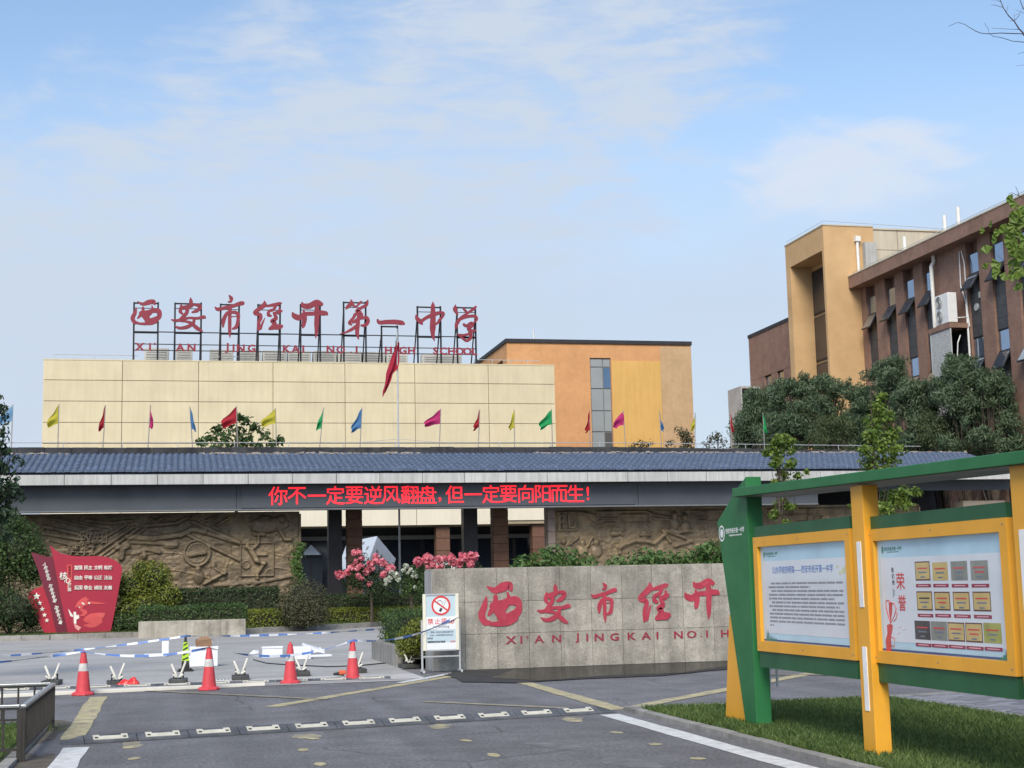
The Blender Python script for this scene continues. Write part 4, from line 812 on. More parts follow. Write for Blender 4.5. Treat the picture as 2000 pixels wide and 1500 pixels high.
LS = [('l', z1([(820,150),(560,310)]), 3, .09), ('l', z1([(870,165),(610,345)]), 3, .10), ('l', z1([(905,172),(640,362)]), 3, .09), ('l', z1([(940,180),(700,352)]), 3, .07),
      ('l', z1([(260,192),(292,162),(520,215)]), 4, .10), ('l', z1([(262,202),(520,246)]), 4, .08), ('l', z1([(530,195),(620,175),(700,190)]), 4, .08),
      ('l', z1([(300,100),(500,150),(700,190)]), 3, .06), ('l', z1([(950,158),(1150,140),(1240,92)]), 4, .09), ('l', z1([(1310,135),(1410,98)]), 3, .08), ('l', z1([(1410,155),(1520,88)]), 3, .08),
      ('l', z1([(830,230),(1000,240),(1180,215),(1250,180),(1330,195)]), 6, .12), ('l', z1([(1250,130),(1560,265)]), 4, .09), ('l', z1([(1330,200),(1560,272)]), 4, .09), ('l', z1([(1220,215),(1560,380)]), 4, .10),
      ('l', z1([(560,120),(720,140),(860,125)]), 4, .07), ('l', z1([(980,110),(1010,135),(1060,105)]), 4, .09), ('l', z1([(330,250),(500,290)]), 3, .06), ('l', z1([(840,260),(1150,275)]), 5, .07),
      ('r', zp(522,198), zp(684,266), 0.07, .03), ('r', zp(448,272), zp(608,334), 0.07, .03), ('d', zp(1283,335), 25), ('l', z1([(1240,348),(1285,338),(1332,332)]), 5, .13),
      ('r', zp(1562,268), zp(1786,486), 0.06, .02), ('e', zp(1610,295), 6, 6, .16), ('l', z1([(1630,312),(1650,345),(1672,385)]), 6, .17), ('l', z1([(1640,310),(1682,272),(1682,222)]), 3.5, .13), ('l', z1([(1660,215),(1722,215)]), 3, .12),
      ('l', z1([(1672,385),(1722,400)]), 5, .15), ('l', z1([(1722,400),(1672,470),(1676,500)]), 4, .13), ('l', z1([(1670,345),(1735,345)]), 3, .10), ('d', zp(1602,410), 8),
      ('e', zp(1750,148), 38, 15, .12), ('e', zp(1722,100), 8, 8, .15), ('e', zp(1835,112), 9, 9, .15), ('l', z1([(1650,180),(1700,195),(1760,190)]), 4, .1), ('l', z1([(1822,190),(1855,246),(1892,246)]), 4, .12),
      ('e', zp(1290,440), 6, 7, .15), ('e', zp(1295,490), 10, 14, .13), ('e', zp(1390,420), 6, 7, .15), ('e', zp(1398,470), 11, 14, .13), ('l', z1([(1330,535),(1470,462)]), 3, .12), ('l', z1([(1410,440),(1460,470)]), 4, .12),
      ('e', zp(940,352), 6, 7, .14), ('e', zp(985,385), 7, 8, .12), ('l', z1([(930,425),(1085,440)]), 5, .10), ('l', z1([(760,295),(800,300),(790,365),(800,300),(830,290)]), 6, .11), ('e', zp(1110,290), 14, 5, .08),
      ('l', z1([(1400,545),(1700,522),(1900,482)]), 4, .08), ('l', z1([(1500,560),(1560,530),(1620,560),(1680,530)]), 3, .07), ('l', z1([(900,330),(960,310),(1040,330)]), 4, .08)]
relief('relief_wall', 'bronze relief wall with an athlete and a round medallion behind the red board', GX0, 5.12, 4.86, LS, 11, [('致知', 181, 1050, 0.62), ('敦行', 158.5, 1071, 0.58)])
def z3(pts): return [(1000 + x / 4, 970 + y / 4) for x, y in pts]
def zq(x, y): return (1000 + x / 4, 970 + y / 4)
RS = [('r', zq(352,104), zq(508,268), 0.09, .02), ('r', zq(368,122), zq(492,250), 0.04, .02), ('l', z3([(670,118),(1040,110),(1085,135),(1100,170),(1230,180)]), 3, .09), ('r', zq(850,140), zq(1085,205), 0.05, .03), ('r', zq(676,180), zq(842,240), 0.05, .02), ('r', zq(688,126), zq(838,172), 0.04, .02),
      ('e', zq(760,212), 14, 5, .12), ('e', zq(800,290), 12, 6, .12), ('l', z3([(840,280),(862,300)]), 3, .1), ('e', zq(1265,145), 6, 8, .17), ('e', zq(1345,160), 6, 8, .17), ('e', zq(1265,212), 11, 13, .15), ('e', zq(1352,236), 11, 13, .15), ('l', z3([(1235,262),(1290,278),(1395,268)]), 4, .15),
      ('e', zq(545,362), 7, 8, .17), ('e', zq(655,362), 7, 8, .17), ('e', zq(400,350), 6, 7, .15), ('e', zq(548,425), 12, 14, .14), ('e', zq(660,425), 12, 14, .14), ('l', z3([(450,372),(512,320)]), 3, .12), ('l', z3([(588,388),(605,345),(627,314)]), 3, .12),
      ('l', z3([(838,395),(880,370),(960,342),(1060,348),(1105,362),(1130,345),(1190,288)]), 5, .14), ('l', z3([(1170,262),(1232,352)]), 4, .12), ('l', z3([(1190,260),(1400,345)]), 4, .11), ('l', z3([(1270,385),(1400,350)]), 4, .11), ('l', z3([(830,400),(840,440)]), 4, .09),
      ('r', zq(1440,92), zq(1512,162), 0.05, .02), ('r', zq(1450,180), zq(1522,252), 0.05, .02), ('l', z3([(520,125),(640,150)]), 4, .08), ('l', z3([(1100,140),(1230,165)]), 3, .07), ('e', zq(1035,300), 8, 10, .1), ('l', z3([(1000,300),(1075,300)]), 3, .1),
      ('e', (1580, 997), 5, 6, .17), ('e', (1582, 1012), 9, 11, .15), ('l', [(1560, 1020), (1590, 1026), (1608, 1010)], 4, .14), ('l', [(1500, 996), (1700, 992)], 2.5, .07), ('l', [(1500, 1008), (1640, 1004)], 2, .06), ('l', [(1500, 1030), (1560, 1036), (1640, 1030)], 3, .08), ('l', [(1610, 1040), (1700, 1030), (1780, 1040)], 4, .09), ('e', (1720, 1010), 12, 8, .1)]
relief('relief_wall', 'bronze relief wall with paired busts and soldiers behind the stone name wall', 16.46, 34.3, 4.90, RS, 23, [('礼', 1107.5, 1016.5, 0.78)])

# ---- railing and flags on the ridge
rail = thing('ridge_railing', 'thin steel handrail running along the gate roof ridge', 'railing', (13, 66.5, 7.97))
for i in range(10):
    a = GX0 + 1 + i * 4.9; mb = MB(); mb.tube([(a, 66.62, 8.22 - max(0, a - 20) * 0.012), (a + 4.86, 66.62, 8.22 - max(0, a - 15) * 0.012)], 0.018, 6); mb.build('handrail', mRail, rail)
    for k in range(2): mb = MB(); xx = a + 0.4 + k * 2.4; mb.tube([(xx, 66.62, 7.70), (xx, 66.62, 8.22 - max(0, xx - 20) * 0.012)], 0.016, 6); mb.build('baluster', mRail, rail)
mPole = M('flag_pole', (0.30, 0.28, 0.26), 0.5, 0.1)
def clothmat(n, c):
    return leafmat('flag_' + n, tuple(x * 0.85 for x in c), c, 0.45, 0.75)
FC = {'pale blue': (0.22, 0.42, 0.62), 'blue': (0.10, 0.26, 0.50), 'yellow': (0.62, 0.56, 0.06), 'red': (0.50, 0.030, 0.045), 'magenta': (0.62, 0.045, 0.20), 'green': (0.03, 0.42, 0.13)}
def flag(col, bx, tx, ty, spread, drop, hoist, label, fold=1.0, by=872):
    b = onY(bx, by, 66.52); t = onY(tx, ty, 66.52); zb = 7.97 - max(0, (b[0] - 20) / 15) * 0.22 - 0.03; b = np.array([b[0], 66.52, zb]); t = np.array([t[0], 66.52, t[2]])
    f = thing('flag', label, 'flag', tuple(b), 'coloured flags along the gate roof ridge')
    mb = MB(); mb.tube([b, t], 0.022, 6); mb.build('pole', mPole, f)
    nu, nv = 10, 14; V = []
    ax = (b - t) / np.linalg.norm(b - t); sg = spread * 0.0235 * 1.2; ph = random.uniform(0, 6)
    for i in range(nu + 1):
        u = i / nu
        for j in range(nv + 1):
            v = j / nv; p = t + ax * (0.05 + u * hoist * 0.0235) ; fall = v ** 1.1 * 0.0235 * (hoist * 0.92 * (1 - u) + drop * 0.7 * u)
            out = sg * v * (1.0 - 0.12 * u * v)
            V.append((p[0] + out + 0.02 * math.sin(7 * v + ph), p[1] - 0.02 + 0.13 * fold * v * math.sin((6.0 + ph * 0.6) * u + 3 * v + ph), p[2] - fall + 0.015 * math.sin(9 * v + 4 * u)))
    F = [(i * (nv + 1) + j, i * (nv + 1) + j + 1, (i + 1) * (nv + 1) + j + 1, (i + 1) * (nv + 1) + j) for i in range(nu) for j in range(nv)]
    mb = MB(); mb.add(V, F); mb.build('cloth', clothmat(col, FC[col]), f, smooth=True); return f
for a in [('pale blue', 22, 25, 790, -22, 16, 28, 'pale blue flag at the leafy tree end of the gate roof ridge'),
          ('yellow', 113, 115, 790, -17, 14, 33, 'yellow flag standing between the pale blue and a red flag'),
          ('red', 201, 206, 791, -9, 13, 40, 'narrow red flag between a yellow and a magenta flag'),
          ('magenta', 289, 294, 791, 5, 9, 40, 'magenta flag between a red and a blue flag, its cloth gathered'),
          ('blue', 376, 371, 794, 9, 12, 40, 'slim blue flag beside the treetop rising behind the gate'),
          ('red', 464, 462, 793, -24, 18, 30, 'spread red flag flying in front of the treetop behind the gate'),
          ('yellow', 540, 538, 797, -24, 14, 27, 'spread yellow flag just right of the treetop behind the gate'),
          ('green', 624, 632, 796, -11, 10, 38, 'green flag between a yellow and a blue flag before the cream wall'),
          ('blue', 703, 707, 796, -17, 14, 38, 'blue flag beside the tall pole of the large red flag'),
          ('magenta', 858, 861, 798, -28, 10, 28, 'spread magenta flag just right of the large red flag'),
          ('red', 934, 937, 799, -10, 12, 34, 'red flag between a magenta and a yellow flag before the cream wall'),
          ('yellow', 1005, 1004, 800, -10, 8, 34, 'yellow flag between a red and a green flag before the cream wall'),
          ('green', 1079, 1077, 799, -22, 18, 28, 'spread green flag at the corner of the cream hall'),
          ('red', 1153, 1151, 801, -8, 10, 38, 'red flag in front of the glazed strip of the orange block'),
          ('magenta', 1222, 1217, 802, -20, 14, 26, 'spread magenta flag in front of the ochre panel of the orange block'),
          ('blue', 1292, 1288, 802, 5, 8, 38, 'thin blue flag in front of the orange block'),
          ('yellow', 1357, 1358, 806, -8, 12, 30, 'yellow flag at the right corner of the orange block'),
          ('red', 1429, 1426, 806, 5, 8, 36, 'thin red flag standing against open sky'),
          ('green', 1493, 1490, 806, 6, 8, 38, 'bright green flag in front of the dark trees')]: flag(*a)
# large flag on the tall pole
bp = onY(780, 872, 66.9); tp = onY(780, 640, 66.9)
fl = thing('large_flag', 'large limp red flag on the tall steel pole behind the gate ridge', 'flag', (bp[0], 67.2, 0))
mb = MB(); mb.tube([(bp[0], 67.2, 0), (bp[0], 67.2, tp[2])], [0.06, 0.03], 10); mb.build('pole', mRail, fl)
out_ = [(776, 668, 780, 668), (771, 682, 780, 678), (765, 697, 780, 692), (760, 712, 780, 706), (755, 728, 777, 720), (754, 740, 767, 730), (752, 752, 764, 742), (748, 764, 760, 752), (747, 776, 754, 764)]
V = []; nj = 9
for i, (xl, yl, xr, yr) in enumerate(out_):
    A = onY(xl, yl, 67.15); B = onY(xr, yr, 67.15)
    for j in range(nj + 1): t = j / nj; p = A + (B - A) * t; V.append((p[0], 67.15 + 0.16 * math.sin(t * 9 + i * 0.35) * (0.35 + 0.65 * (1 - t)), p[2]))
mb = MB(); mb.add(V, [(i * (nj + 1) + j, i * (nj + 1) + j + 1, (i + 1) * (nj + 1) + j + 1, (i + 1) * (nj + 1) + j) for i in range(len(out_) - 1) for j in range(nj)])
mb.build('cloth', leafmat('flag_large', (0.34, 0.018, 0.045), (0.42, 0.022, 0.05), 0.25, 0.75), fl, smooth=True)
for sx_2 in (-1, 1): mb = MB(); mb.tube([(bp[0], 67.2, 8.45), (bp[0] + sx_2 * 1.7, 66.66, 8.24)], 0.010, 5); mb.build('guy_wire', mRail, fl)
# ================================================================== stone name wall
mSlab = M('granite_slab', (0.375, 0.350, 0.298), 0.8, 0.22, 3, 0.35, 70, rand=0.13, stain=0.72, stain_col=(0.185, 0.175, 0.152), stain_scale=1.2, streak=0.30, speck=0.22, speck_scale=26)
mSlabCore = M('slab_joint', (0.10, 0.095, 0.085), 0.9)
mRedPaint = M('engraved_red', (0.38, 0.034, 0.062), 0.6, 0.14, 7, stain=0.5, stain_col=(0.50, 0.10, 0.13), stain_scale=5)
mRedLet = M('engraved_dark_red', (0.27, 0.028, 0.050), 0.6, 0.15, 7)
WY = 27.8; WX0 = 4.76; NC = 17; SW = 0.63
wall = thing('stone_name_wall', 'grey stone slab wall with red calligraphy and English name letters', 'wall', (WX0 + 5, WY + 0.4, 0))
mb = MB(); mb.box(WX0 + 0.02, WX0 + NC * SW - 0.02, WY + 0.035, WY + 0.765, 0, 1.90); mb.build('wall_core', mSlabCore, wall)
rowz = [0.0, 0.675, 1.285, 1.93]
for i in range(NC):
    for j in range(3):
        mb = MB(); mb.box(WX0 + i * SW + 0.003, WX0 + (i + 1) * SW - 0.003, WY + random.uniform(-0.003, 0.003), WY + 0.034, rowz[j] + 0.003, rowz[j + 1] - 0.003); mb.build('stone_slab', mSlab, wall, bev=0.003)
    mb = MB(); mb.box(WX0 + i * SW + 0.003, WX0 + (i + 1) * SW - 0.003, WY + 0.001, WY + 0.80, 1.902, 1.932)
    mb.build('coping_slab', mSlab, wall, bev=0.004)
for j in range(3):
    mb = MB(); mb.box(WX0 - 0.012, WX0 + 0.019, WY + 0.037, WY + 0.80, rowz[j] + 0.003, min(rowz[j + 1] - 0.003, 1.90)); mb.build('end_slab', M('end_slab_grey', (0.36, 0.365, 0.36), 0.75, 0.10, 3, 0.2, 60, streak=0.25), wall, bev=0.004)
cpx = [(977, 1182), (1081, 1179), (1179, 1176), (1278, 1174), (1371, 1170)]; cX = [onY(x, y, WY)[0] for x, y in cpx]; cX += [cX[-1] + 1.0 * (k + 1) for k in range(4)]
for k, ch in enumerate('西安市经开第一中学'):
    S = GLYPH[ch]; hh = (max(p[1] for s in S for p in s) - min(p[1] for s in S for p in s) + 24) / GSCALE[ch]; kk = 0.80 / hh if ch != '一' else 0.0112
    mbg = glyph_mesh(ch, kk, 0.009, 0.0012, 1.12); z = 1.225 - (0.02 if k > 1 else 0); mbg.v = [(v[0] * (0.88 if ch in '西安经' else 1.0) + cX[k], v[1] + WY - 0.003, v[2] + z) for v in mbg.v]; mbg.build('character', mRedPaint, wall)
lx = [('X', 998), ('I', 1018), ("'", 1030), ('A', 1053), ('N', 1087), ('J', 1127), ('I', 1147), ('N', 1170), ('G', 1200), ('K', 1234), ('A', 1262), ('I', 1284), ('N', 1325), ('O', 1351), ('.', 1370), ('1', 1381), ('H', 1416)]
LX = [(c, onY(x, 1246, WY)[0]) for c, x in lx]; x = LX[-1][1]
for c in 'IGH SCHOOL':
    x += 0.20 if c == 'I' else 0.28
    if c != ' ': LX.append((c, x))
for c, x in LX: text(c, 'letter', mRedLet, wall, (x, WY - 0.003, 0.545 + (0.045 if c == "'" else -0.05 if c == '.' else 0)), 0.20 if c not in "'." else 0.13, 0.007, 0.0035, wx=1.35)

# ================================================================== no smoking stand
mAlu = M('aluminium', (0.55, 0.56, 0.56), 0.4, 0.06, 6, metal=0.5); mCreamPl = M('cream_edge', (0.72, 0.70, 0.58), 0.5, 0.05)
mPrintBlue = M('print_pale_blue', (0.48, 0.60, 0.66), 0.45, 0.04); mPrintWhite = M('print_white', (0.74, 0.77, 0.79), 0.45, 0.04); mPrintRed = M('print_red', (0.62, 0.060, 0.055), 0.5, 0.06); mPrintBlack = M('print_black', (0.03, 0.03, 0.035), 0.5)
mPrintGrey = M('print_grey_text', (0.16, 0.19, 0.24), 0.6, 0.3, 60)
NY = 27.18
ns = thing('no_smoking_stand', 'metal no smoking notice stand with a red prohibition circle beside the stone wall', 'sign', (4.83, NY, 0))
for x in (4.455, 5.165):
    mb = MB(); mb.bar((x, NY + 0.03, 0.05), (x, NY + 0.03, 0.98), 0.035); mb.build('leg', mAlu, ns, bev=0.004)
    mb = MB(); mb.bar((x, NY - 0.16, 0.05), (x, NY + 0.22, 0.05), 0.04, 0.03); mb.build('foot_bar', mAlu, ns)
    for dy in (-0.14, 0.2):
        mb = MB(); mb.tube([(x - 0.015, NY + dy, 0.03), (x + 0.015, NY + dy, 0.03)], 0.03, 12); mb.build('castor', mAlu, ns)
mb = MB(); mb.bar((4.455, NY + 0.03, 0.31), (5.165, NY + 0.03, 0.31), 0.025); mb.build('cross_bar', mAlu, ns)
for x in (4.50, 5.12): mb = MB(); mb.box(x - 0.03, x + 0.03, NY - 0.025, NY + 0.012, 0.42, 1.46); mb.build('side_frame', mCreamPl, ns, bev=0.005)
for z in (0.42, 1.44): mb = MB(); mb.box(4.53, 5.09, NY - 0.02, NY + 0.012, z - 0.01, z + 0.022); mb.build('frame_bar', mAlu, ns, bev=0.004)
mb = MB(); mb.box(4.53, 5.09, NY - 0.008, NY + 0.01, 0.432, 1.43); pnl = mb.build('panel', mPrintBlue, ns)
mb = MB(); mb.box(4.532, 5.088, NY - 0.0105, NY - 0.0082, 0.80, 1.04); mb.build('white_band', mPrintWhite, pnl)
mb = MB(); mb.box(4.532, 5.088, NY - 0.0105, NY - 0.0082, 0.434, 0.56); mb.build('white_band', mPrintWhite, pnl)
def disc(name, c, r0, r1, y, mat, par, n=36):
    mb = MB()
    if r0 == 0: mb.add([(c[0] + r1 * math.cos(2 * math.pi * i / n), y, c[1] + r1 * math.sin(2 * math.pi * i / n)) for i in range(n)], [tuple(range(n))])
    else: mb.add([(c[0] + r * math.cos(2 * math.pi * i / n), y, c[1] + r * math.sin(2 * math.pi * i / n)) for r in (r0, r1) for i in range(n)], [(i, (i + 1) % n, n + (i + 1) % n, n + i) for i in range(n)])
    return mb.build(name, mat, par)
cc = (4.815, 1.245); disc('circle_ground', cc, 0, 0.185, NY - 0.0095, mPrintWhite, pnl); disc('prohibition_ring', cc, 0.145, 0.182, NY - 0.0125, mPrintRed, pnl)
mb = MB(); mb.bar((cc[0] - 0.115, NY - 0.0125, cc[1] + 0.085), (cc[0] + 0.115, NY - 0.0125, cc[1] - 0.085), 0.001, 0.028); mb.build('prohibition_bar', mPrintRed, pnl)
mb = MB(); mb.bar((cc[0] + 0.085, NY - 0.011, cc[1] + 0.085), (cc[0] + 0.02, NY - 0.011, cc[1] - 0.035), 0.001, 0.032); mb.build('cigarette', M('print_outline', (0.35, 0.36, 0.37), 0.5), pnl)
mb = MB(); mb.bar((cc[0] + 0.08, NY - 0.0118, cc[1] + 0.078), (cc[0] + 0.022, NY - 0.0118, cc[1] - 0.03), 0.001, 0.020); mb.build('cigarette', mPrintWhite, pnl)
mb = MB(); mb.bar((cc[0] + 0.012, NY - 0.0118, cc[1] - 0.05), (cc[0] - 0.022, NY - 0.0118, cc[1] - 0.11), 0.001, 0.045); mb.build('cigarette_end', mPrintBlack, pnl)
mb = MB(); mb.tube([(cc[0] - 0.02 + 0.045 * math.cos(t), NY - 0.011, cc[1] + 0.05 + 0.045 * math.sin(t)) for t in np.linspace(-0.4, 4.0, 12)], 0.004, 4); mb.build('smoke_curl', mPrintBlack, pnl)
for i, c in enumerate('禁止吸烟'): text(c, 'print_character', mPrintRed, pnl, (4.612 + i * 0.133, NY - 0.011, 0.955), 0.115, 0.001, 0.0015)
text('No smoking', 'print_text', mPrintGrey, pnl, (4.815, NY - 0.011, 0.85), 0.062, 0.001, 0.0008)
text('根据《西安市控制吸烟管理', 'print_text', mPrintGrey, pnl, (4.83, NY - 0.010, 0.755), 0.036, 0.001, 0.0006)
text('办法》,本场所室内外区域全', 'print_text', mPrintGrey, pnl, (4.815, NY - 0.010, 0.70), 0.036, 0.001, 0.0006)
text('面禁烟', 'print_text', mPrintGrey, pnl, (4.60, NY - 0.010, 0.645), 0.036, 0.001, 0.0006)
text('控烟举报投诉电话', 'print_text', mPrintBlack, pnl, (4.72, NY - 0.011, 0.577), 0.042, 0.001, 0.0012); text('12345', 'print_text', mPrintRed, pnl, (5.03, NY - 0.011, 0.577), 0.042, 0.001, 0.0008)

# ================================================================== notice board
mGreenB = M('board_green', (0.020, 0.150, 0.044), 0.5, 0.10, 2, rand=0.0, stain=0.25, stain_col=(0.06, 0.17, 0.08), stain_scale=3.0); mYelB = M('board_yellow', (0.78, 0.375, 0.032), 0.45, 0.07, 2, stain=0.30, stain_col=(0.62, 0.30, 0.05), stain_scale=3.0); mSoff = M('canopy_underside', (0.20, 0.22, 0.22), 0.5)
nb = thing('notice_board', 'green and yellow school notice board with two framed posters on the lawn', 'notice board', (6.2, 12.2, 0.02))
def yz_prism(poly, x0, x1): mb = MB(); mb.prism(poly, lambda a, b: (x0, a, b), lambda a, b: (x1, a, b)); return mb
def yzp(l, X): return [(q[1], max(q[2], 0.0)) for q in (onX(x, y, X) for x, y in l)]
ny_ = onX(1468, 1200, 6.04)[1]
yz_prism([(ny_, 0.0)] + [(onX(1457, 1412, 6.04)[1], 0.0)] + yzp([(1400, 1020), (1437, 958)], 6.04) + [(ny_, onX(1459, 930, 6.04)[2])], 6.04, 6.22).build('end_pillar', mGreenB, nb, bev=0.008)
fy = yzp([(1424, 1404), (1433, 1262)], 6.12); yz_prism([(fy[0][0] + 0.02, 0.0), (ny_ + 0.12, 0.0), (ny_ + 0.12, 1.3), (fy[1][0], fy[1][1] + 0.35)], 6.08, 6.18).build('yellow_fin', mYelB, nb, bev=0.008)
def post(y0, y1):
    mb = MB(); mb.box(6.0, 6.155, y0, y1, 0.0, 2.42); p = mb.build('post', mYelB, nb, bev=0.006)
    for z0, z1 in ((1.33, 1.915), (0.42, 0.98)):
        mb = MB(); mb.box(5.993, 6.005, (y0 + y1) / 2 - 0.042, (y0 + y1) / 2 + 0.038, z0, z1); mb.build('light_strip', M('white_strip', (0.80, 0.80, 0.78), 0.4), p)
post(12.10, 12.335); yq = onX(1973, 950, 6.0)[1]; post(yq - 0.235, yq)
# canopy, sloping slightly
e0 = onX(1430, 971, 5.92); e1 = onX(2000, 905, 5.92); kz = (e0[2] - e1[2]) / (e0[1] - e1[1])
mb = MB(); y0, y1 = 8.2, e0[1]; zb = lambda y: e1[2] + (y - e1[1]) * kz
mb.add([(x, y, zb(y) + t) for t in (0.0, 0.095) for y, x in ((y0, 5.92), (y0, 6.60), (y1, 6.60), (y1, 5.92))], [(3, 2, 1, 0), (4, 5, 6, 7), (0, 1, 5, 4), (1, 2, 6, 5), (2, 3, 7, 6), (3, 0, 4, 7)]); cn = mb.build('canopy', mGreenB, nb, bev=0.006)
mb = MB(); mb.add([(x, y, zb(y) - 0.004) for y, x in ((y0 + .01, 5.94), (y0 + .01, 6.58), (y1 - .01, 6.58), (y1 - .01, 5.94))], [(3, 2, 1, 0)]); mb.build('canopy_underside', mSoff, cn)
def frame(ya, yb, z0, z1, xf, t=0.105):
    """frame between ya (far) and yb (near), front at xf"""
    mb = MB(); D = 0.10; mb.box(xf, xf + D, yb, ya, z1 - t, z1); mb.box(xf, xf + D, yb, ya, z0, z0 + t); mb.box(xf, xf + D, yb, yb + t, z0 + t, z1 - t); mb.box(xf, xf + D, ya - t, ya, z0 + t, z1 - t)
    f = mb.build('poster_frame', mYelB, nb)
    for zz in ((z1 + 0.002, z1 + 0.115), (z0 - 0.17, z0 - 0.002)):
        mb = MB(); mb.box(xf + 0.02, xf + 0.10, yb + 0.02, ya - 0.01, *zz); mb.build('green_rail', M('board_dark_green', (0.018, 0.100, 0.036), 0.45), nb)
    return f
XF = 6.045
frame(14.83, 12.50, 0.845, 2.045, XF); frame(12.14, 9.865, 0.845, 2.018, XF)
mPaper = M('poster_white', (0.70, 0.73, 0.77), 0.35, 0.05, 2, 0.15, 6, coat=0.3); mSky = M('poster_sky', (0.45, 0.66, 0.78), 0.35, 0.12, 1.5, coat=0.3); mNavy = M('print_navy', (0.03, 0.07, 0.22), 0.4); mTeal = M('print_teal', (0.05, 0.22, 0.17), 0.5); mBlueT = M('print_blue', (0.06, 0.17, 0.48), 0.5, 0.1); mGr = MATS['print_grey_text']
RZ = (0, 0, -math.pi / 2)
def yz_rect(y0, y1, z0, z1, x, mat, name, par): mb = MB(); mb.add([(x, y0, z0), (x, y0, z1), (x, y1, z1), (x, y1, z0)], [(0, 1, 2, 3)] if y1 > y0 else [(3, 2, 1, 0)]); return mb.build(name, mat, par)
def poster(ya, yb, z0, z1, xf):
    mb = MB(); mb.box(xf + 0.04, xf + 0.07, yb, ya, z0, z1); p = mb.build('poster', mSky, nb)
    yz_rect(yb + 0.06, ya - 0.05, z0 + 0.085, z1 - 0.155, xf + 0.0385, mPaper, 'poster_sheet', p); yz_rect(yb, ya, z0 + 0.004, z0 + 0.022, xf + 0.038, mNavy, 'poster_footer', p)
    mb = MB(); mb.prism([(ya - 0.10 + 0.018 * math.cos(t), z1 - 0.085 + 0.032 * math.sin(t)) for t in np.linspace(0, 6.283, 13)[:-1]], lambda a, b: (xf + 0.037, a, b), lambda a, b: (xf + 0.039, a, b)); mb.build('poster_emblem', mTeal, p)
    text('西安市经开第一中学', 'poster_text', mTeal, p, (xf + 0.039, ya - 0.29, z1 - 0.078), 0.036, 0.001, 0.0006, RZ); text('XIAN JINGKAI NO.1 HIGH SCHOOL', 'poster_text', mTeal, p, (xf + 0.039, ya - 0.29, z1 - 0.107), 0.014, 0.001, 0, RZ)
    return p
P1 = poster(14.725, 12.605, 0.95, 1.94, XF); xs1 = XF + 0.0375
text('公办学校的明珠——西安市经开第一中学', 'poster_title', mBlueT, P1, (xs1, 13.69, 1.69), 0.082, 0.001, 0.0, RZ)
def lines(p, x, rows, seed):
    rr = random.Random(seed); mb = MB()
    for (ya, yb, z) in rows:
        y = ya
        while y > yb:
            w = rr.uniform(0.05, 0.26); w = min(w, y - yb)
            if w < 0.01: break
            k = max(1, int(w / 0.017))
            for q in range(k):
                a = y - q * w / k; h = 0.0095
                mb.add([(x, a - w / k * 0.86, z - h), (x, a - w / k * 0.86, z + h), (x, a, z + h), (x, a, z - h)], [(0, 1, 2, 3)])
            y -= w + rr.uniform(0.012, 0.02)
    o = mb.build('body_text', M('print_body_text', (0.27, 0.28, 0.31), 0.6, 0.35, 80), p); o['kind'] = 'stuff'
lines(P1, xs1, [(14.47 if i in (0, 2, 5, 7) else 14.54, [12.76, 13.5, 12.76, 12.76, 12.95, 12.76, 12.85, 12.76, 12.76, 12.76, 12.76, 14.44][i], 1.552 - i * 0.039) for i in range(12)], 3)
mb = MB()
for i in range(7):
    y = 14.64 - i * 0.04; h = 0.03 + 0.12 * math.exp(-i * 0.5) * random.uniform(.7, 1.2); mb.add([(6.0818 - i * 0.0002, y + 0.02, 0.955), (6.0818 - i * 0.0002, y - 0.02, 0.955), (6.0818 - i * 0.0002, y - 0.01, 0.955 + h * 0.7), (6.0818 - i * 0.0002, y, 0.955 + h)], [(0, 1, 2, 3)])
mb.build('printed_plants', mTeal, P1)
mb = MB()
for y, z, s in ((12.74, 1.66, 0.04), (12.81, 1.64, 0.03), (12.86, 1.70, 0.025), (12.69, 1.69, 0.03)): mb.prism([(y + s * math.cos(t), z + s * 0.7 * math.sin(t)) for t in (0, 1, 2, 3.3, 4.4, 5.3)], lambda a, b: (6.0816 - 0.0001 * s, a, b), lambda a, b: (6.0824, a, b))
mb.build('printed_butterfly', M('print_pale_yellow', (0.62, 0.62, 0.36), 0.5), P1)
P2 = poster(12.035, 9.97, 0.95, 1.915, XF); xs2 = XF + 0.0375
def q2(zx, zy): p = onX(1710 + zx / 5.768, 1050 + zy / 5.768, xs2); return p[1], p[2]
mGold = M('plaque_gold', (0.58, 0.43, 0.16), 0.45, 0.12, 6); mSilv = M('plaque_silver', (0.24, 0.25, 0.21), 0.45, 0.25, 5); mDk = M('plaque_dark', (0.06, 0.05, 0.045), 0.45, 0.3, 6); mLime = M('plaque_green', (0.36, 0.36, 0.08), 0.45, 0.2, 6); mBrd = M('plaque_border', (0.11, 0.035, 0.03), 0.5); mTagR = M('print_tag_red', (0.30, 0.022, 0.055), 0.5); mPinkT = M('print_pink', (0.75, 0.42, 0.46), 0.5)
aw = [(440, 268, 608, 484, 'g1'), (635, 278, 808, 482, 'g0'), (842, 265, 1028, 482, 's'), (1065, 257, 1262, 480, 's'), (460, 605, 634, 820, 'g1'), (658, 610, 834, 820, 'g1'), (868, 610, 1055, 825, 'g1'), (1092, 608, 1292, 830, 'g1'),
      (438, 937, 612, 1148, 'd'), (620, 945, 802, 1158, 's'), (810, 955, 998, 1168, 'g1'), (1008, 960, 1200, 1180, 'g1'), (1212, 962, 1412, 1190, 'l')]
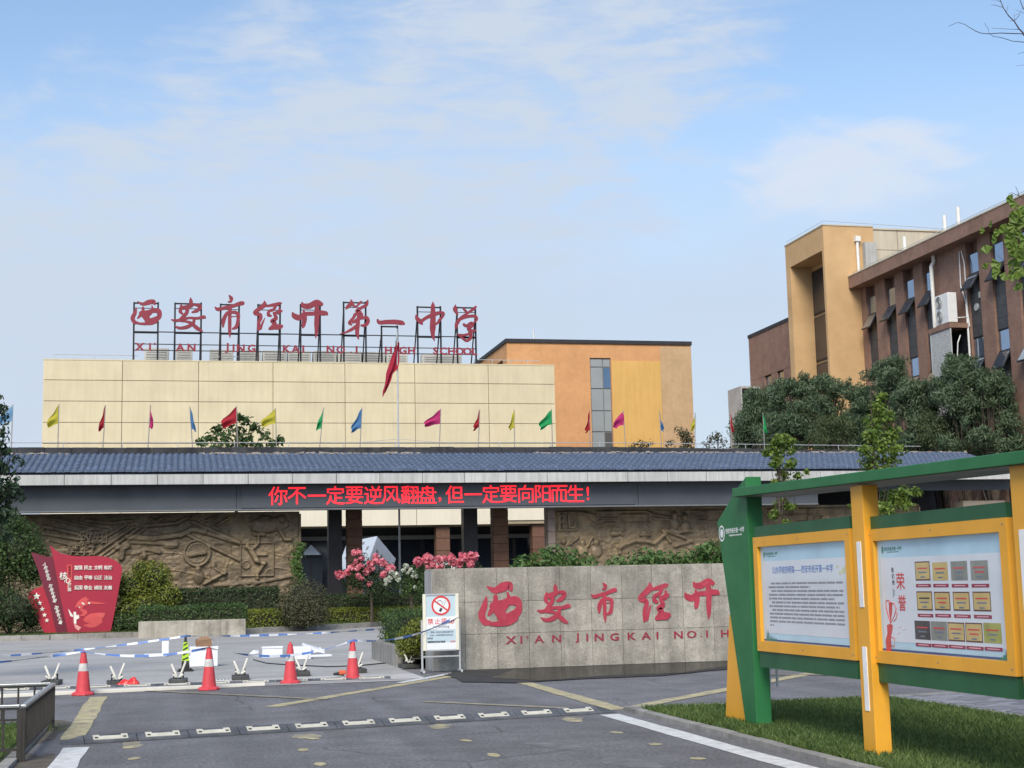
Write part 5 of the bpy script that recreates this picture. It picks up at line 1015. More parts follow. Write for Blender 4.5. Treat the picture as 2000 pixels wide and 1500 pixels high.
for n_, (a, b, c, d, k) in enumerate(aw):
    y0, z0 = q2(a, d); y1, z1 = q2(c, b); y0, z1_ = q2(a, b)[0], q2((a + c) / 2, b)[1]; z0 = q2((a + c) / 2, d)[1]
    base = {'g1': mBrd, 'g0': mGold, 's': mSilv, 'd': mDk, 'l': mLime}[k]
    mb = MB(); mb.add([(xs2 - 0.0006, y1, z0), (xs2 - 0.0006, y1, z1_), (xs2 - 0.0006, y0, z1_), (xs2 - 0.0006, y0, z0)], [(0, 1, 2, 3)]); pq = mb.build('award_plaque', base, P2)
    if k == 'g1': yz_rect(y1 + 0.010, y0 - 0.010, z0 + 0.012, z1_ - 0.010, xs2 - 0.0012, mGold, 'plaque_face', pq)
    yc = (y0 + y1) / 2; zc = (z0 + z1_) / 2; w2 = (y0 - y1) * 0.34
    for dz, ww, mm in ((0.022, w2, mPrintRed if n_ not in (4,) else mPrintBlack), (-0.012, w2 * 0.8, mPrintRed if n_ in (5, 3, 11) else mGr), (-0.05, w2 * 0.45, mGr)):
        yz_rect(yc - ww, yc + ww, zc + dz - 0.006, zc + dz + 0.006, xs2 - 0.0018, mm, 'plaque_print', pq)
    za = z0 - 0.018 - (0.012 if n_ > 7 else 0.01); yz_rect(y1, y0, za - 0.028, za, xs2 - 0.0006, mTagR, 'award_caption', P2); yz_rect(yc - w2, yc + w2, za - 0.018, za - 0.010, xs2 - 0.0012, mPinkT, 'caption_print', P2)
for c, (zx, zy), sz, mm in (('荣', (280, 490), 0.155, mPrintRed), ('誉', (300, 735), 0.145, mPrintRed), ('我', (190, 365), 0.045, mPrintBlack), ('们', (196, 435), 0.045, mPrintBlack), ('的', (202, 505), 0.045, mPrintBlack)):
    y, z = q2(zx, zy); text(c, 'poster_character', mm, P2, (xs2, y, z), sz, 0.001, 0.0015 if sz > 0.1 else 0.0005, RZ)
for zx, s in ((213, 'OUR'), (200, 'HONOR')): y, z = q2(zx, 620); text(s, 'poster_text', mGr, P2, (xs2, y, z), 0.022, 0.001, 0, (0, math.pi / 2, -math.pi / 2))
mb = MB()
for s in ([(118,712),(150,705),(165,740),(210,740),(235,800),(215,880),(170,965),(140,860),(120,780)],): mb.tube([(xs2 - 0.001, *q2(*p)) for p in s + [s[0]]], 0.004, 4)
mb.tube([(xs2 - 0.001, *q2(*p)) for p in ((225, 830), (245, 860), (235, 910), (205, 945))], 0.003, 4)
mb.add([(xs2 - 0.0012, *q2(*p)) for p in ((150, 715), (190, 735), (185, 850), (170, 960), (155, 850))], [(0, 1, 2, 3, 4)])
mb.add([(xs2 - 0.0012, *q2(*p)) for p in ((130, 985), (165, 970), (195, 985), (190, 1050), (175, 1110), (178, 1300), (128, 1300), (115, 1150), (135, 1080))], [tuple(range(9))])
mb.tube([(xs2 - 0.001, *q2(*p)) for p in ((165, 1105), (218, 1140), (212, 1230), (160, 1200))], 0.003, 4); mb.build('printed_trophy', mPrintRed, P2)
mb = MB()
for zx, zy in ((270, 1005), (320, 1030), (255, 1070)): mb.tube([(xs2 - 0.001, *q2(zx - 22, zy)), (xs2 - 0.001, *q2(zx, zy + 14)), (xs2 - 0.001, *q2(zx + 24, zy - 8))], 0.0015, 4)
mb.build('printed_birds', mPinkT, P2)
mb = MB()
for i in range(5):
    zx, zy = 1500 - i * 26, 1395; h = 190 * math.exp(-i * 0.42); mb.add([(xs2 - 0.0008 - i * 0.0001, *q2(zx - 22, zy)), (xs2 - 0.0008 - i * 0.0001, *q2(zx + 20, zy + 6)), (xs2 - 0.0008 - i * 0.0001, *q2(zx + 18, zy - h * 0.7)), (xs2 - 0.0008 - i * 0.0001, *q2(zx, zy - h))], [(0, 1, 2, 3)])
mb.build('printed_plants', mTeal, P2)
# glass over the posters
mg = bpy.data.materials.new('poster_glass'); mg.use_nodes = True; _n2 = mg.node_tree.nodes; _l2 = mg.node_tree.links; _n2.remove(_n2['Principled BSDF'])
_ta = _n2.new('ShaderNodeBsdfTransparent'); _gl = _n2.new('ShaderNodeBsdfGlossy'); _gl.inputs['Roughness'].default_value = 0.06; _ms = _n2.new('ShaderNodeMixShader')
_ms.inputs[0].default_value = 0.07; _l2.new(_ta.outputs[0], _ms.inputs[1]); _l2.new(_gl.outputs[0], _ms.inputs[2]); _l2.new(_ms.outputs[0], _n2['Material Output'].inputs[0])
for a_, b_, z0_, z1_ in ((14.72, 12.61, 0.952, 1.938), (12.03, 9.975, 0.952, 1.912)):
    mb = MB(); mb.add([(XF + 0.022, b_, z0_), (XF + 0.022, b_, z1_), (XF + 0.022, a_, z1_), (XF + 0.022, a_, z0_)], [(0, 1, 2, 3)]); mb.build('glass_pane', mg, nb)
mBolt = M('bolt_steel', (0.35, 0.35, 0.34), 0.4, metal=0.7)
for a_, b_, z0_, z1_ in ((14.83, 12.50, 0.845, 2.045), (12.14, 9.865, 0.845, 2.018)):
    for yy in (a_ - 0.05, (a_ + b_) / 2, b_ + 0.05):
        for zz in (z0_ + 0.05, z1_ - 0.05): mb = MB(); mb.tube([(XF + 0.002, yy, zz), (XF - 0.004, yy, zz)], 0.008, 8); mb.build('bolt', mBolt, nb)
# emblem and school name on the pillar
mWhP = M('print_logo_white', (0.75, 0.77, 0.75), 0.5)
y, z = onX(1409.5, 1042, 6.036)[1:]
mb = MB(); n = 24
for r0, r1 in ((0.072, 0.092), (0.0, 0.050)):
    mb.add([(6.037, y + r * math.cos(2 * math.pi * i / n), z + r * math.sin(2 * math.pi * i / n)) for r in (r0 + 1e-4, r1) for i in range(n)], [(i, n + i, n + (i + 1) % n, (i + 1) % n) for i in range(n)])
mb.build('school_emblem', mWhP, nb)
text('西安市经开第一中学', 'pillar_text', mWhP, nb, (6.0385, y - 0.40, z + 0.02), 0.062, 0.001, 0.0012, RZ); text('XIAN JINGKAI NO.1 HIGH SCHOOL', 'pillar_text', mWhP, nb, (6.0385, y - 0.41, z - 0.035), 0.024, 0.001, 0.0006, RZ)
mb = MB(); mb.bar((6.235, 14.99, 0.75), (6.235, 14.99, 0.45), 0.02); mb.bar((6.32, 14.99, 0.75), (6.32, 14.99, 0.45), 0.02)
for z in (0.48, 0.56, 0.64): mb.bar((6.24, 14.99, z), (6.32, 14.99, z), 0.012)
mb.build('cable_bracket', mAlu, nb)

# ================================================================== cones, bollards, barrier tapes
mCone = M('cone_red', (0.58, 0.058, 0.072), 0.5, 0.10, 6, stain=0.3, stain_col=(0.40, 0.07, 0.08), stain_scale=8); mBand = M('cone_band', (0.58, 0.57, 0.55), 0.4, 0.10, 14, stain=0.5, stain_scale=12)
cone = local(thing('traffic_cone', 'cone', 'traffic cone', (0, 0, 0), 'red traffic cones across the drive'))
mb = MB(); mb.lathe([(0.175, 0.0), (0.182, 0.012), (0.178, 0.035), (0.150, 0.055), (0.122, 0.062)], 8, ph=R(22.5)); mb.build('base', mCone, cone, bev=0.006)
mb = MB(); mb.lathe([(0.120, 0.058), (0.112, 0.10), (0.080, 0.38), (0.064, 0.505), (0.042, 0.655), (0.038, 0.672), (0.020, 0.675), (0.018, 0.705)], 24); mb.build('body', mCone, cone, smooth=True, auto=True)
mb = MB(); mb.lathe([(0.0812, 0.382), (0.0655, 0.503), (0.0645, 0.503), (0.080, 0.382)], 24); mb.build('reflective_band', mBand, cone, smooth=True, auto=True)
coneP = [(162, 1358), (408, 1348), (567, 1335), (689, 1328)]
clab = ['red traffic cone with tape tied to its tip, next to the low steel fence', 'red traffic cone with tape on its tip, in front of the stacked foam boxes', 'red traffic cone with tape crossing its white band', 'red traffic cone with tape on its tip, beside the orange tool']
cones = []
for i, (x, y) in enumerate(coneP):
    p = onZ(x, y); o = place(cone, i == 0, (p[0], p[1], 0.0), random.uniform(0, 3), clab[i]); cones.append(p)
    if i == 2: o.rotation_euler.x = R(0.0)
mBlk = M('black_rubber', (0.020, 0.021, 0.023), 0.7, 0.15, 8); mLime = M('lime_sleeve', (0.38, 0.62, 0.03), 0.45, 0.08)
bol = local(thing('warning_bollard', 'black warning post with lime sleeve and black slanting stripes, by the stacked boxes', 'bollard', (0, 0, 0)))
mb = MB(); mb.box(-0.16, 0.16, -0.16, 0.16, 0.0, 0.025); mb.box(-0.13, 0.13, -0.13, 0.13, 0.0255, 0.05); mb.build('base', mBlk, bol, bev=0.01)
mb = MB(); mb.lathe([(0.115, 0.045), (0.105, 0.20), (0.058, 0.585), (0.040, 0.60), (0.034, 0.68), (0.015, 0.71)], 4, ph=R(45)); mb.build('body', mBlk, bol, bev=0.006)
mb = MB(); mb.lathe([(0.1075, 0.205), (0.0625, 0.580), (0.0615, 0.580), (0.1065, 0.205)], 4, ph=R(45)); slv = mb.build('sleeve', mLime, bol)
for s in range(4):
    mb = MB()
    for zc in (0.25, 0.35, 0.45, 0.54):
        rr = lambda z: (0.1075 + (0.0625 - 0.1075) * (z - 0.205) / 0.375) * 0.7072 + 0.0012; P = []
        for u, dz in ((-0.8, -0.045), (0.8, 0.005), (0.8, 0.040), (-0.8, -0.010)):
            z = min(0.575, max(0.21, zc + dz)); v = np.array([u * rr(z), -rr(z), z]); a = s * math.pi / 2; P.append((v[0] * math.cos(a) - v[1] * math.sin(a), v[0] * math.sin(a) + v[1] * math.cos(a), z))
        mb.add(P, [(0, 1, 2, 3)])
    mb.build('slanting_stripes', mBlk, slv)
p1 = onZ(362, 1312); p2 = onZ(766, 1307); place(bol, True, (p1[0], p1[1], 0.014)); b2 = place(bol, False, (p2[0], p2[1] + 1.0, 0.014), 0.2, 'black and lime warning post half hidden by the concrete retaining wall')
b2.location = (onZ(760, 1289)[0], onZ(760, 1289)[1], 0.014)
mTapeB = M('tape_blue', (0.10, 0.20, 0.48), 0.35, 0.1); mTapeW = M('tape_white', (0.66, 0.68, 0.72), 0.35, 0.08)
def tape(label, ctrl, w=0.042, seg=0.22):
    P = [np.array(c, float) for c in ctrl]; pts = []
    for a, b, sag in zip(P[:-1], P[1:], [c[3] if len(c) > 3 else 0.05 for c in ctrl[1:]]):
        a, b = a[:3], b[:3]; n = max(4, int(np.linalg.norm(b - a) / 0.055))
        for i in range(n): t = i / n; pts.append(a + (b - a) * t - np.array([0, 0, 4 * sag * t * (1 - t)]))
    pts.append(P[-1][:3]); s = 0.0; V = []; rows = []
    for i, p in enumerate(pts):
        if i: s += np.linalg.norm(p - pts[i - 1])
        tw = 1.0 * math.sin(s * 1.7) + 0.6 * math.sin(s * 4.1 + 1); V += [p + np.array([0, math.sin(tw) * w / 2, math.cos(tw) * w / 2]), p - np.array([0, math.sin(tw) * w / 2, math.cos(tw) * w / 2])]; rows.append(s)
    mb = MB()
    for i in range(len(pts) - 1):
        mb.m = int(rows[i] / seg) % 2; mb.add(V[2 * i:2 * i + 4], [(0, 2, 3, 1)])
    return tag(mb.build('barrier_tape', [mTapeW, mTapeB]), label, 'barrier tape')
ct = lambda i, z=0.69: (cones[i][0], cones[i][1] - 0.03, z)
pl = onY(0, 1303, 24.6); ns_at = (5.13, NY - 0.03, 1.05)
t3 = onY(567, 1280, cones[2][1] - 0.075); t3b = onY(590, 1277, cones[2][1] + 0.05)
tape('striped barrier tape sagging from cone to cone up to the no smoking stand', [(-9.0, 26.6, 0.62), (*ct(0), 0.22), (*ct(1), 0.10), (t3[0], t3[1], t3[2], 0.06), (*ct(3), 0.04), (4.50, NY - 0.05, 0.78, 0.07), (*ns_at, 0.015)])
q0 = onY(0, 1273, 31.5); q1 = onY(765, 1226, 29.2)
tape('blue and white striped barrier tape strung between the two lime striped posts', [(-9.0, 33.5, 0.62), (p1[0], p1[1] - 0.03, 0.715, 0.30), (b2.location[0], b2.location[1] - 0.03, 0.70, 0.05)])

# ================================================================== barrier feet, bars, boxes on the ground
mBase = M('barrier_base', (0.05, 0.052, 0.05), 0.6, 0.3, 6, stain=0.4, stain_col=(0.12, 0.12, 0.11), stain_scale=6); mTube = M('white_tube', (0.72, 0.70, 0.62), 0.45, 0.06)
bf = local(thing('lane_barrier', 'foot', 'lane barrier', (0, 0, 0), 'dismantled lane barriers'))
mb = MB(); mb.box(-0.17, 0.17, -0.30, 0.30, 0, 0.085); mb.build('base_box', mBase, bf, bev=0.008)
mb = MB(); mb.tube([(-0.02, -0.05, 0.11), (-0.13, -0.02, 0.37)], 0.022, 10); mb.build('tube', mTube, bf); mb = MB(); mb.tube([(0.03, 0.05, 0.11), (0.14, 0.02, 0.41)], 0.022, 10); mb.build('tube', mTube, bf)
for sx_3 in (-1, 1):
    mb = MB(); mb.bar((sx_3 * 0.04, -0.08, 0.085), (sx_3 * 0.05, -0.08, 0.16), 0.05, 0.03); mb.build('bracket', mBlk, bf); mb = MB(); mb.bar((sx_3 * 0.09, 0.1, 0.085), (sx_3 * 0.09, 0.1, 0.20), 0.05, 0.03); mb.build('bracket', mBlk, bf)
    mb = MB(); mb.tube([(sx_3 * 0.03, -0.11, 0.12), (sx_3 * 0.10, -0.13, 0.17)], 0.024, 8); mb.build('socket', mTube, bf)
fl_ = ['low dismantled lane barrier with upright tubes, partly behind the low steel fence', 'low dismantled lane barrier with white tubes beside the red plastic bag', 'low dismantled lane barrier with white tubes below the lime striped post', 'low dismantled lane barrier with white tubes between two cones, next to the small drain grate', 'low dismantled lane barrier with white tubes behind the cone whose band the tape crosses', 'low dismantled lane barrier beside the cone next to the orange tool', 'low dismantled lane barrier at the foot of the hedge by the no smoking stand']
for i, (x, y) in enumerate([(100, 1343), (228, 1344), (348, 1340), (470, 1333), (590, 1325), (698, 1319), (800, 1310)]):
    p = onZ(x, y - 4); place(bf, i == 0, (p[0], p[1] + 0.1, 0.0135), random.uniform(-0.15, 0.15), fl_[i], 0.9)
# long white bar lying on the ground and the rubber ramp behind it
a = onZ(-20, 1364); b = onZ(517, 1339.5); mb = MB(); mb.bar((a[0], a[1], 0.03), (b[0], b[1], 0.03), 0.07, 0.06); tag(mb.build('white_bar', mTube, bev=0.008), 'long white metal bar lying on the ground behind two cones', 'bar')
mRub = M('ramp_rubber', (0.085, 0.092, 0.105), 0.75, 0.25, 5, rand=0.15, stain=0.5, stain_col=(0.16, 0.16, 0.16), stain_scale=5); mPlate = M('ramp_plate', (0.55, 0.53, 0.44), 0.6, 0.12, 6, stain=0.4, stain_scale=8)
def ramp(root, a, b, n, w, h, plate=True):
    a = np.array(a, float); b = np.array(b, float); d = (b - a) / n; L0 = np.linalg.norm(d); e = d / L0; nn = np.array([-e[1], e[0]])
    f0, f1 = np.array([-w / 2, h * 0.22]), np.array([-w * 0.08, h]); sd = f1 - f0; sn = np.array([-sd[1], sd[0]]) / np.linalg.norm(sd)      # the front slope and its normal, in (across, up)
    for i in range(n):
        p = a + d * i + e * 0.004; q = a + d * (i + 1) - e * 0.004; c = (p + q) / 2; sc_ = L0 / 0.56
        pr = [(-w / 2, 0.0), (-w / 2, h * 0.22), (-w * 0.08, h), (w * 0.12, h), (w / 2, h * 0.22), (w / 2, 0.0)]
        mb = MB(); mb.prism(pr, lambda u, z: (*(p + nn * u), z + 0.001), lambda u, z: (*(q + nn * u), z + 0.001)); s = mb.build('ramp_segment', mRub, root, bev=0.003)
        if not plate: continue
        for u0, u1, v0, v1 in ((-0.185, 0.185, 0.30, 0.78), (-0.185, -0.115, 0.785, 0.97), (0.115, 0.185, 0.785, 0.97)):
            V = []
            for t in (-0.004, 0.005):
                for u, v in ((u0, v0), (u1, v0), (u1, v1), (u0, v1)): q2_ = f0 + sd * v + sn * t; V.append((*(c + e * u * sc_ + nn * q2_[0]), q2_[1] + 0.001))
            mb = MB(); mb.add(V, [(3, 2, 1, 0), (4, 5, 6, 7), (0, 1, 5, 4), (1, 2, 6, 5), (2, 3, 7, 6), (3, 0, 4, 7)]); mb.build('reflector_plate', mPlate, s)
        for u in (-0.15, 0.15):
            q2_ = f0 + sd * 0.45 + sn * 0.0052; k3 = f0 + sd * 0.65 + sn * 0.0052; cc_ = c + e * u * sc_; mb = MB(); mb.add([(*(cc_ + e * du + nn * qq[0]), qq[1] + 0.002) for qq in (q2_, k3) for du in (-0.018, 0.018)], [(0, 1, 3, 2)]); mb.build('bolt', mBlk, s)
    return root
bump = thing('speed_bump', 'black rubber speed bump with cream reflector plates across the drive', 'speed bump', (2, 17.3, 0))
ramp(bump, (-0.98, 16.92), (5.10, 17.86), 11, 0.42, 0.075)
for p, s in (((-0.98, 16.92), -1), ((5.10, 17.86), 1)):
    mb = MB(); e = np.array([0.989, 0.146]) * s; nn = np.array([-0.146, 0.989]); p = np.array(p)
    V = [(*(p + e * 0.004 + nn * u), z) for u, z in ((-0.21, 0.001), (-0.21, 0.0165), (-0.034, 0.076), (0.05, 0.076), (0.21, 0.0165), (0.21, 0.001))] + [(*(p + e * 0.24 + nn * u), 0.001) for u in (-0.13, 0.13)]
    mb.add(V, [(0, 1, 2, 3, 4, 5), (0, 6, 1), (1, 6, 2), (2, 6, 7, 3), (3, 7, 4), (4, 7, 5), (0, 5, 7, 6)]); mb.build('end_cap', mRub, bump)
ramp2 = thing('cable_ramp', 'low grey rubber cable ramp with pale plates behind the cones', 'cable ramp', (0.5, 25.7, 0.008))
a = onZ(-10, 1352); b = onZ(762, 1326); ramp(ramp2, (a[0], a[1] + 0.1), (b[0], b[1] - 0.05), 10, 0.26, 0.05)
mb = MB(); p = onZ(433, 1330); mb.box(p[0] - 0.16, p[0] + 0.16, p[1] - 0.15, p[1] + 0.15, 0.0135, 0.022); gr = mb.build('drain_grate', M('pale_grate', (0.60, 0.60, 0.58), 0.6)); tag(gr, 'small pale slotted drain grate in the concrete strip', 'drain grate')
for i in range(5): mb = MB(); x = p[0] - 0.12 + i * 0.06; mb.box(x - 0.012, x + 0.012, p[1] - 0.1, p[1] + 0.1, 0.0225, 0.0235); mb.build('slot', mBlk, gr)
mFoam = M('white_foam', (0.74, 0.76, 0.80), 0.6, 0.04, 4); mCard = M('cardboard', (0.27, 0.165, 0.10), 0.85, 0.12, 5, stain=0.2)
def boxpx(name, label, x0, x1, yt, yb, depth, mat, z0=0.014, rz=0.0, cat='box', lid=True):
    a = onZ(x0, yb, z0); b = onZ(x1, yb, z0); Yb = (a[1] + b[1]) / 2; t = onY((x0 + x1) / 2, yt, Yb); w = np.hypot(b[0] - a[0], b[1] - a[1])
    cx, cy = (a[0] + b[0]) / 2, Yb + depth / 2; h = t[2] - z0; r = thing(name, label, cat, (cx, cy, z0), None, rz) ; local(r)
    mb = MB(); mb.box(-w / 2, w / 2, -depth / 2, depth / 2, 0, h * (0.82 if lid else 1)); mb.build('body', mat, r, bev=0.012)
    if lid: mb = MB(); mb.box(-w / 2 - 0.012, w / 2 + 0.012, -depth / 2 - 0.012, depth / 2 + 0.012, h * 0.83, h); mb.build('lid', mat, r, bev=0.012)
    return r, (cx, cy, z0 + h, w)
_, top = boxpx('foam_box', 'white foam box standing upright behind the cone, a cardboard box on top', 376, 421, 1263, 1302, 0.40, mFoam)
mb = MB(); cb = thing('cardboard_box', 'open brown cardboard box on top of the white foam boxes', 'box', (top[0], top[1] - 0.05, top[2] + 0.002)); local(cb)
mb.add([(-0.17, -0.14, 0), (0.17, -0.14, 0), (0.17, 0.14, 0), (-0.17, 0.14, 0), (-0.19, -0.16, 0.13), (0.15, -0.15, 0.15), (0.13, 0.13, 0.17), (-0.15, 0.14, 0.16)], [(3, 2, 1, 0), (0, 1, 5, 4), (1, 2, 6, 5), (2, 3, 7, 6), (3, 0, 4, 7)]); mb.build('body', mCard, cb)
mb = MB(); mb.add([(-0.19, -0.16, 0.131), (0.15, -0.15, 0.151), (0.07, -0.02, 0.22), (-0.06, -0.02, 0.21)], [(0, 1, 2, 3)]); mb.add([(0.155, -0.15, 0.15), (0.135, 0.13, 0.17), (0.22, 0.1, 0.12), (0.24, -0.12, 0.10)], [(0, 1, 2, 3)]); mb.build('flap', mCard, cb)
boxpx('foam_box', 'white foam box beside the lime striped post, partly behind it', 366, 392, 1281, 1300, 0.2, mFoam, lid=False)
boxpx('foam_box', 'square white foam box standing alone left of the cone with taped band', 516, 549, 1263, 1285, 0.3, mFoam)
boxpx('foam_box', 'white foam box hidden in part by the cone with taped band', 574, 605, 1263, 1288, 0.3, mFoam, lid=False)
p = onZ(612, 1279); mb = MB(); mb.obox((p[0], p[1], 0.16), (0.26, 0.02, -0.09), (0, 0.22, 0.02), (0.01, 0, 0.03)); mb.obox((p[0] + 0.18, p[1], 0.165 - 0.02), (0.015, 0, -0.005), (0, 0.2, 0.02), (0.004, 0, 0.012)); tag(mb.build('tilted_foam_sheet', mFoam, bev=0.01), 'tilted white foam sheet leaning on the foam box', 'foam sheet')
p = onZ(622, 1284); mb = MB(); mb.obox((p[0], p[1], 0.04), (0.28, 0.02, 0), (-0.02, 0.2, 0), (0, 0, 0.025)); tag(mb.build('foam_slab', mFoam, bev=0.01), 'flat white foam slab lying on the concrete', 'foam slab')
p = onZ(318, 1283); mb = MB(); mb.obox((p[0] - 0.18, p[1], 0.05), (0.28, 0, 0), (0, 0.2, 0), (0, 0, 0.035)); tag(mb.build('foam_slab', mFoam, bev=0.01), 'low white foam slab in front of an upright foam piece', 'foam slab')
mb = MB(); mb.obox((p[0] + 0.06, p[1] + 0.25, 0.20), (0.085, 0, 0.0), (0, 0.04, 0), (0, 0, 0.185)); tag(mb.build('foam_piece', mFoam, bev=0.01), 'upright narrow white foam piece left of the lime striped post', 'foam piece')
p = onZ(245, 1281); mb = MB(); mb.obox((p[0], p[1], 0.02), (0.25, 0.02, 0.0), (0, 0.10, 0), (0, 0, 0.006)); tag(mb.build('foam_sheet', mFoam), 'thin white sheet lying flat on the concrete between two cones', 'sheet')
p = onZ(497, 1279); mb = MB(); mb.add([(p[0] - .14, p[1], 0.02), (p[0] + .1, p[1] + .05, 0.03), (p[0] + .12, p[1] + .2, 0.10), (p[0] - .05, p[1] + .15, 0.07), (p[0] - .02, p[1] + .05, .12)], [(0, 1, 4), (1, 2, 4), (2, 3, 4), (3, 0, 4)]); tag(mb.build('plastic_scrap', mFoam), 'crumpled white plastic scrap lying on the concrete', 'litter')
# red plastic bag, orange tool, loose cable
p = onZ(250, 1342); rr = random.Random(4); V = []; nx_, ny_ = 14, 8
for i in range(nx_ + 1):
    for j in range(ny_ + 1):
        u, v = i / nx_, j / ny_; e = (1 - (2 * u - 1) ** 4) * (1 - (2 * v - 1) ** 4); V.append((p[0] - 0.21 + 0.42 * u, p[1] - 0.1 + 0.22 * v, 0.016 + e * (0.05 + 0.05 * math.sin(9 * u + 3 * v) ** 2 + 0.07 * u * u + rr.uniform(0, 0.03))))
mb = MB(); mb.add(V, [(i * (ny_ + 1) + j, (i + 1) * (ny_ + 1) + j, (i + 1) * (ny_ + 1) + j + 1, i * (ny_ + 1) + j + 1) for i in range(nx_) for j in range(ny_)]); tag(mb.build('plastic_bag', M('red_plastic', (0.62, 0.03, 0.03), 0.3, 0.1)), 'crumpled red plastic bag on the ground beside a barrier foot', 'bag')
p = onZ(664, 1323); tool = thing('power_tool', 'small orange and black power tool on the ground by a cone', 'tool', (p[0], p[1], 0.014)); local(tool)
mb = MB(); mb.tube([(-0.12, 0, 0.05), (0.07, 0, 0.055)], [0.02, 0.045], 10); mb.build('motor', mBlk, tool); mb = MB(); mb.box(-0.02, 0.11, -0.05, 0.05, 0.035, 0.115); mb.build('housing', M('tool_orange', (0.60, 0.12, 0.05), 0.5), tool, bev=0.02)
p = onZ(690, 1303); mb = MB(); a = onZ(495, 1290); c = onZ(560, 1300); b = onZ(640, 1304); d = onZ(760, 1296)
mb.tube([(*a[:2], .02), (*onZ(520, 1297)[:2], .02), (*c[:2], .02), (*b[:2], .02), (*onZ(700, 1302)[:2], .02), (*d[:2], .02)], 0.012, 6); tag(mb.build('loose_cable', mBlk), 'black cable lying across the pale concrete behind the cones', 'cable')

# ================================================================== low steel fence on the left
mSt = M('fence_steel', (0.045, 0.041, 0.036), 0.6, 0.15, 5, metal=0.3); mStT = M('fence_top_rail', (0.40, 0.42, 0.43), 0.3, 0.08, 5, metal=0.6)
fence = thing('lawn_fence', 'low dark steel lawn fence with bright top rail at the corner of the drive', 'fence', (-1.9, 17, 0.02))
FX = -1.45; fy0, fy1 = 15.25, 18.85
def fence_run(a, b, n, zt=0.53):
    a = np.array(a, float); b = np.array(b, float)
    mb = MB(); mb.bar((*a, zt), (*b, zt), 0.055, 0.03); mb.build('top_rail', mStT, fence, bev=0.006)
    mb = MB(); mb.bar((*a, zt - 0.025), (*b, zt - 0.025), 0.035, 0.022); mb.build('upper_rail', mSt, fence)
    mb = MB(); mb.bar((*a, 0.12), (*b, 0.12), 0.035, 0.025); mb.build('lower_rail', mSt, fence)
    for i in range(n + 1):
        p = a + (b - a) * i / n; w = 0.045 if i in (0, n) else 0.022; mb = MB(); mb.bar((*p, 0.0 if w > .03 else 0.12), (*p, zt - 0.03), w, w); mb.build('fence_post' if w > .03 else 'baluster', mSt, fence)
fence_run((FX, fy0), (FX, fy1), 26); fence_run((FX - 0.03, fy0 - 0.005), (-3.6, fy0), 14, 0.535); fence_run((FX - 0.03, fy1 + 0.005), (-5.2, fy1), 20, 0.535)

# ================================================================== red values board, planter
mR1 = M('board_red', (0.34, 0.018, 0.042), 0.5, 0.05, 1); mR2 = M('board_dark_red', (0.145, 0.014, 0.032), 0.5, 0.05, 1); mR3 = M('board_bright_red', (0.40, 0.020, 0.042), 0.5, 0.05, 1); mLw = M('raised_white', (0.78, 0.74, 0.66), 0.5); mPk = M('print_coral', (0.56, 0.075, 0.075), 0.5, 0.15, 3); mPk2 = M('print_rose', (0.70, 0.33, 0.30), 0.5)
RY = 56.7
rb = thing('values_board', 'red flag shaped board with white slogans and stars standing on the planted bed', 'sign board', (*onY(140, 1236, RY)[:2], 0.16))
def q4(zx, zy, Y=RY): p = onY(40 + zx / 7.5, 1050 + zy / 7.5, Y); return (p[0], p[2])
def board(pts, y0, y1, mat, name):
    pl = [q4(*p) for p in pts]; pl = [(a, max(b, 0.13)) for a, b in pl]; mb = MB(); mb.prism(pl, lambda a, b: (a, y0, b), lambda a, b: (a, y1, b)); return mb.build(name, mat, rb)
B1 = board([(430,105),(500,175),(600,235),(750,265),(900,275),(1050,270),(1180,270),(1290,290),(1400,340),(1470,400),(1490,460),(1475,560),(1440,760),(1400,980),(1350,1240),(1315,1400),(697,1400),(660,1230),(600,950),(540,620),(490,350),(455,200)], RY, RY + 0.12, mR1, 'main_panel')
B2 = board([(150,215),(210,225),(300,255),(380,275),(560,285),(640,700),(760,1400),(525,1400),(480,1230),(430,1000),(330,720),(240,450),(180,300)], RY + 0.15, RY + 0.27, mR2, 'dark_panel')
B3 = board([(90,860),(130,800),(200,750),(310,708),(420,700),(560,1400),(340,1400),(280,1280),(180,1070)], RY + 0.30, RY + 0.42, mR3, 'star_panel')
def rt(s, zx, zy, sz, par, mat=mLw, y=RY - 0.004, rot=0.0, bold=0.002): a, b = q4(zx, zy); text(s, 'raised_character', mat, par, (a, y, b), sz, 0.03, bold, (0, rot, 0))
for r, row in enumerate(('富强民主文明和谐', '自由平等公正法治', '爱国敬业诚信友善')):
    for k in range(4):
        for h in range(2): rt(row[2 * k + h], 818 + k * 145 + h * 60, 440 + r * 146, 0.165, B1)
mb = MB(); pl = [q4(*p) for p in ((680, 395), (755, 395), (750, 790), (688, 790))]; mb.prism(pl, lambda a, b: (a, RY - 0.012, b), lambda a, b: (a, RY - 0.001, b)); mb.build('coral_strip', mPk, B1)
for k, c in enumerate('社会主义'): rt(c, 716, 425 + k * 42, 0.10, B1, mR1, RY - 0.0125, 0, 0.001)
for k, c in enumerate('价值观'): rt(c, 718, 680 + k * 42, 0.13, B1, mLw, RY - 0.0125, 0, 0.002)
rt('核', 630, 560, 0.30, B1, mLw, RY - 0.015, 0, 0.002); rt('心', 690, 625, 0.24, B1, mLw, RY - 0.016, 0, 0.004)
s2 = '人民有信仰 民族有希望 国家有力量'
for k, c in enumerate(s2):
    if c != ' ': rt(c, 352 + k * 14.4, 390 + k * 53.2, 0.145, B2, mLw, RY + 0.148, R(12), 0.002)
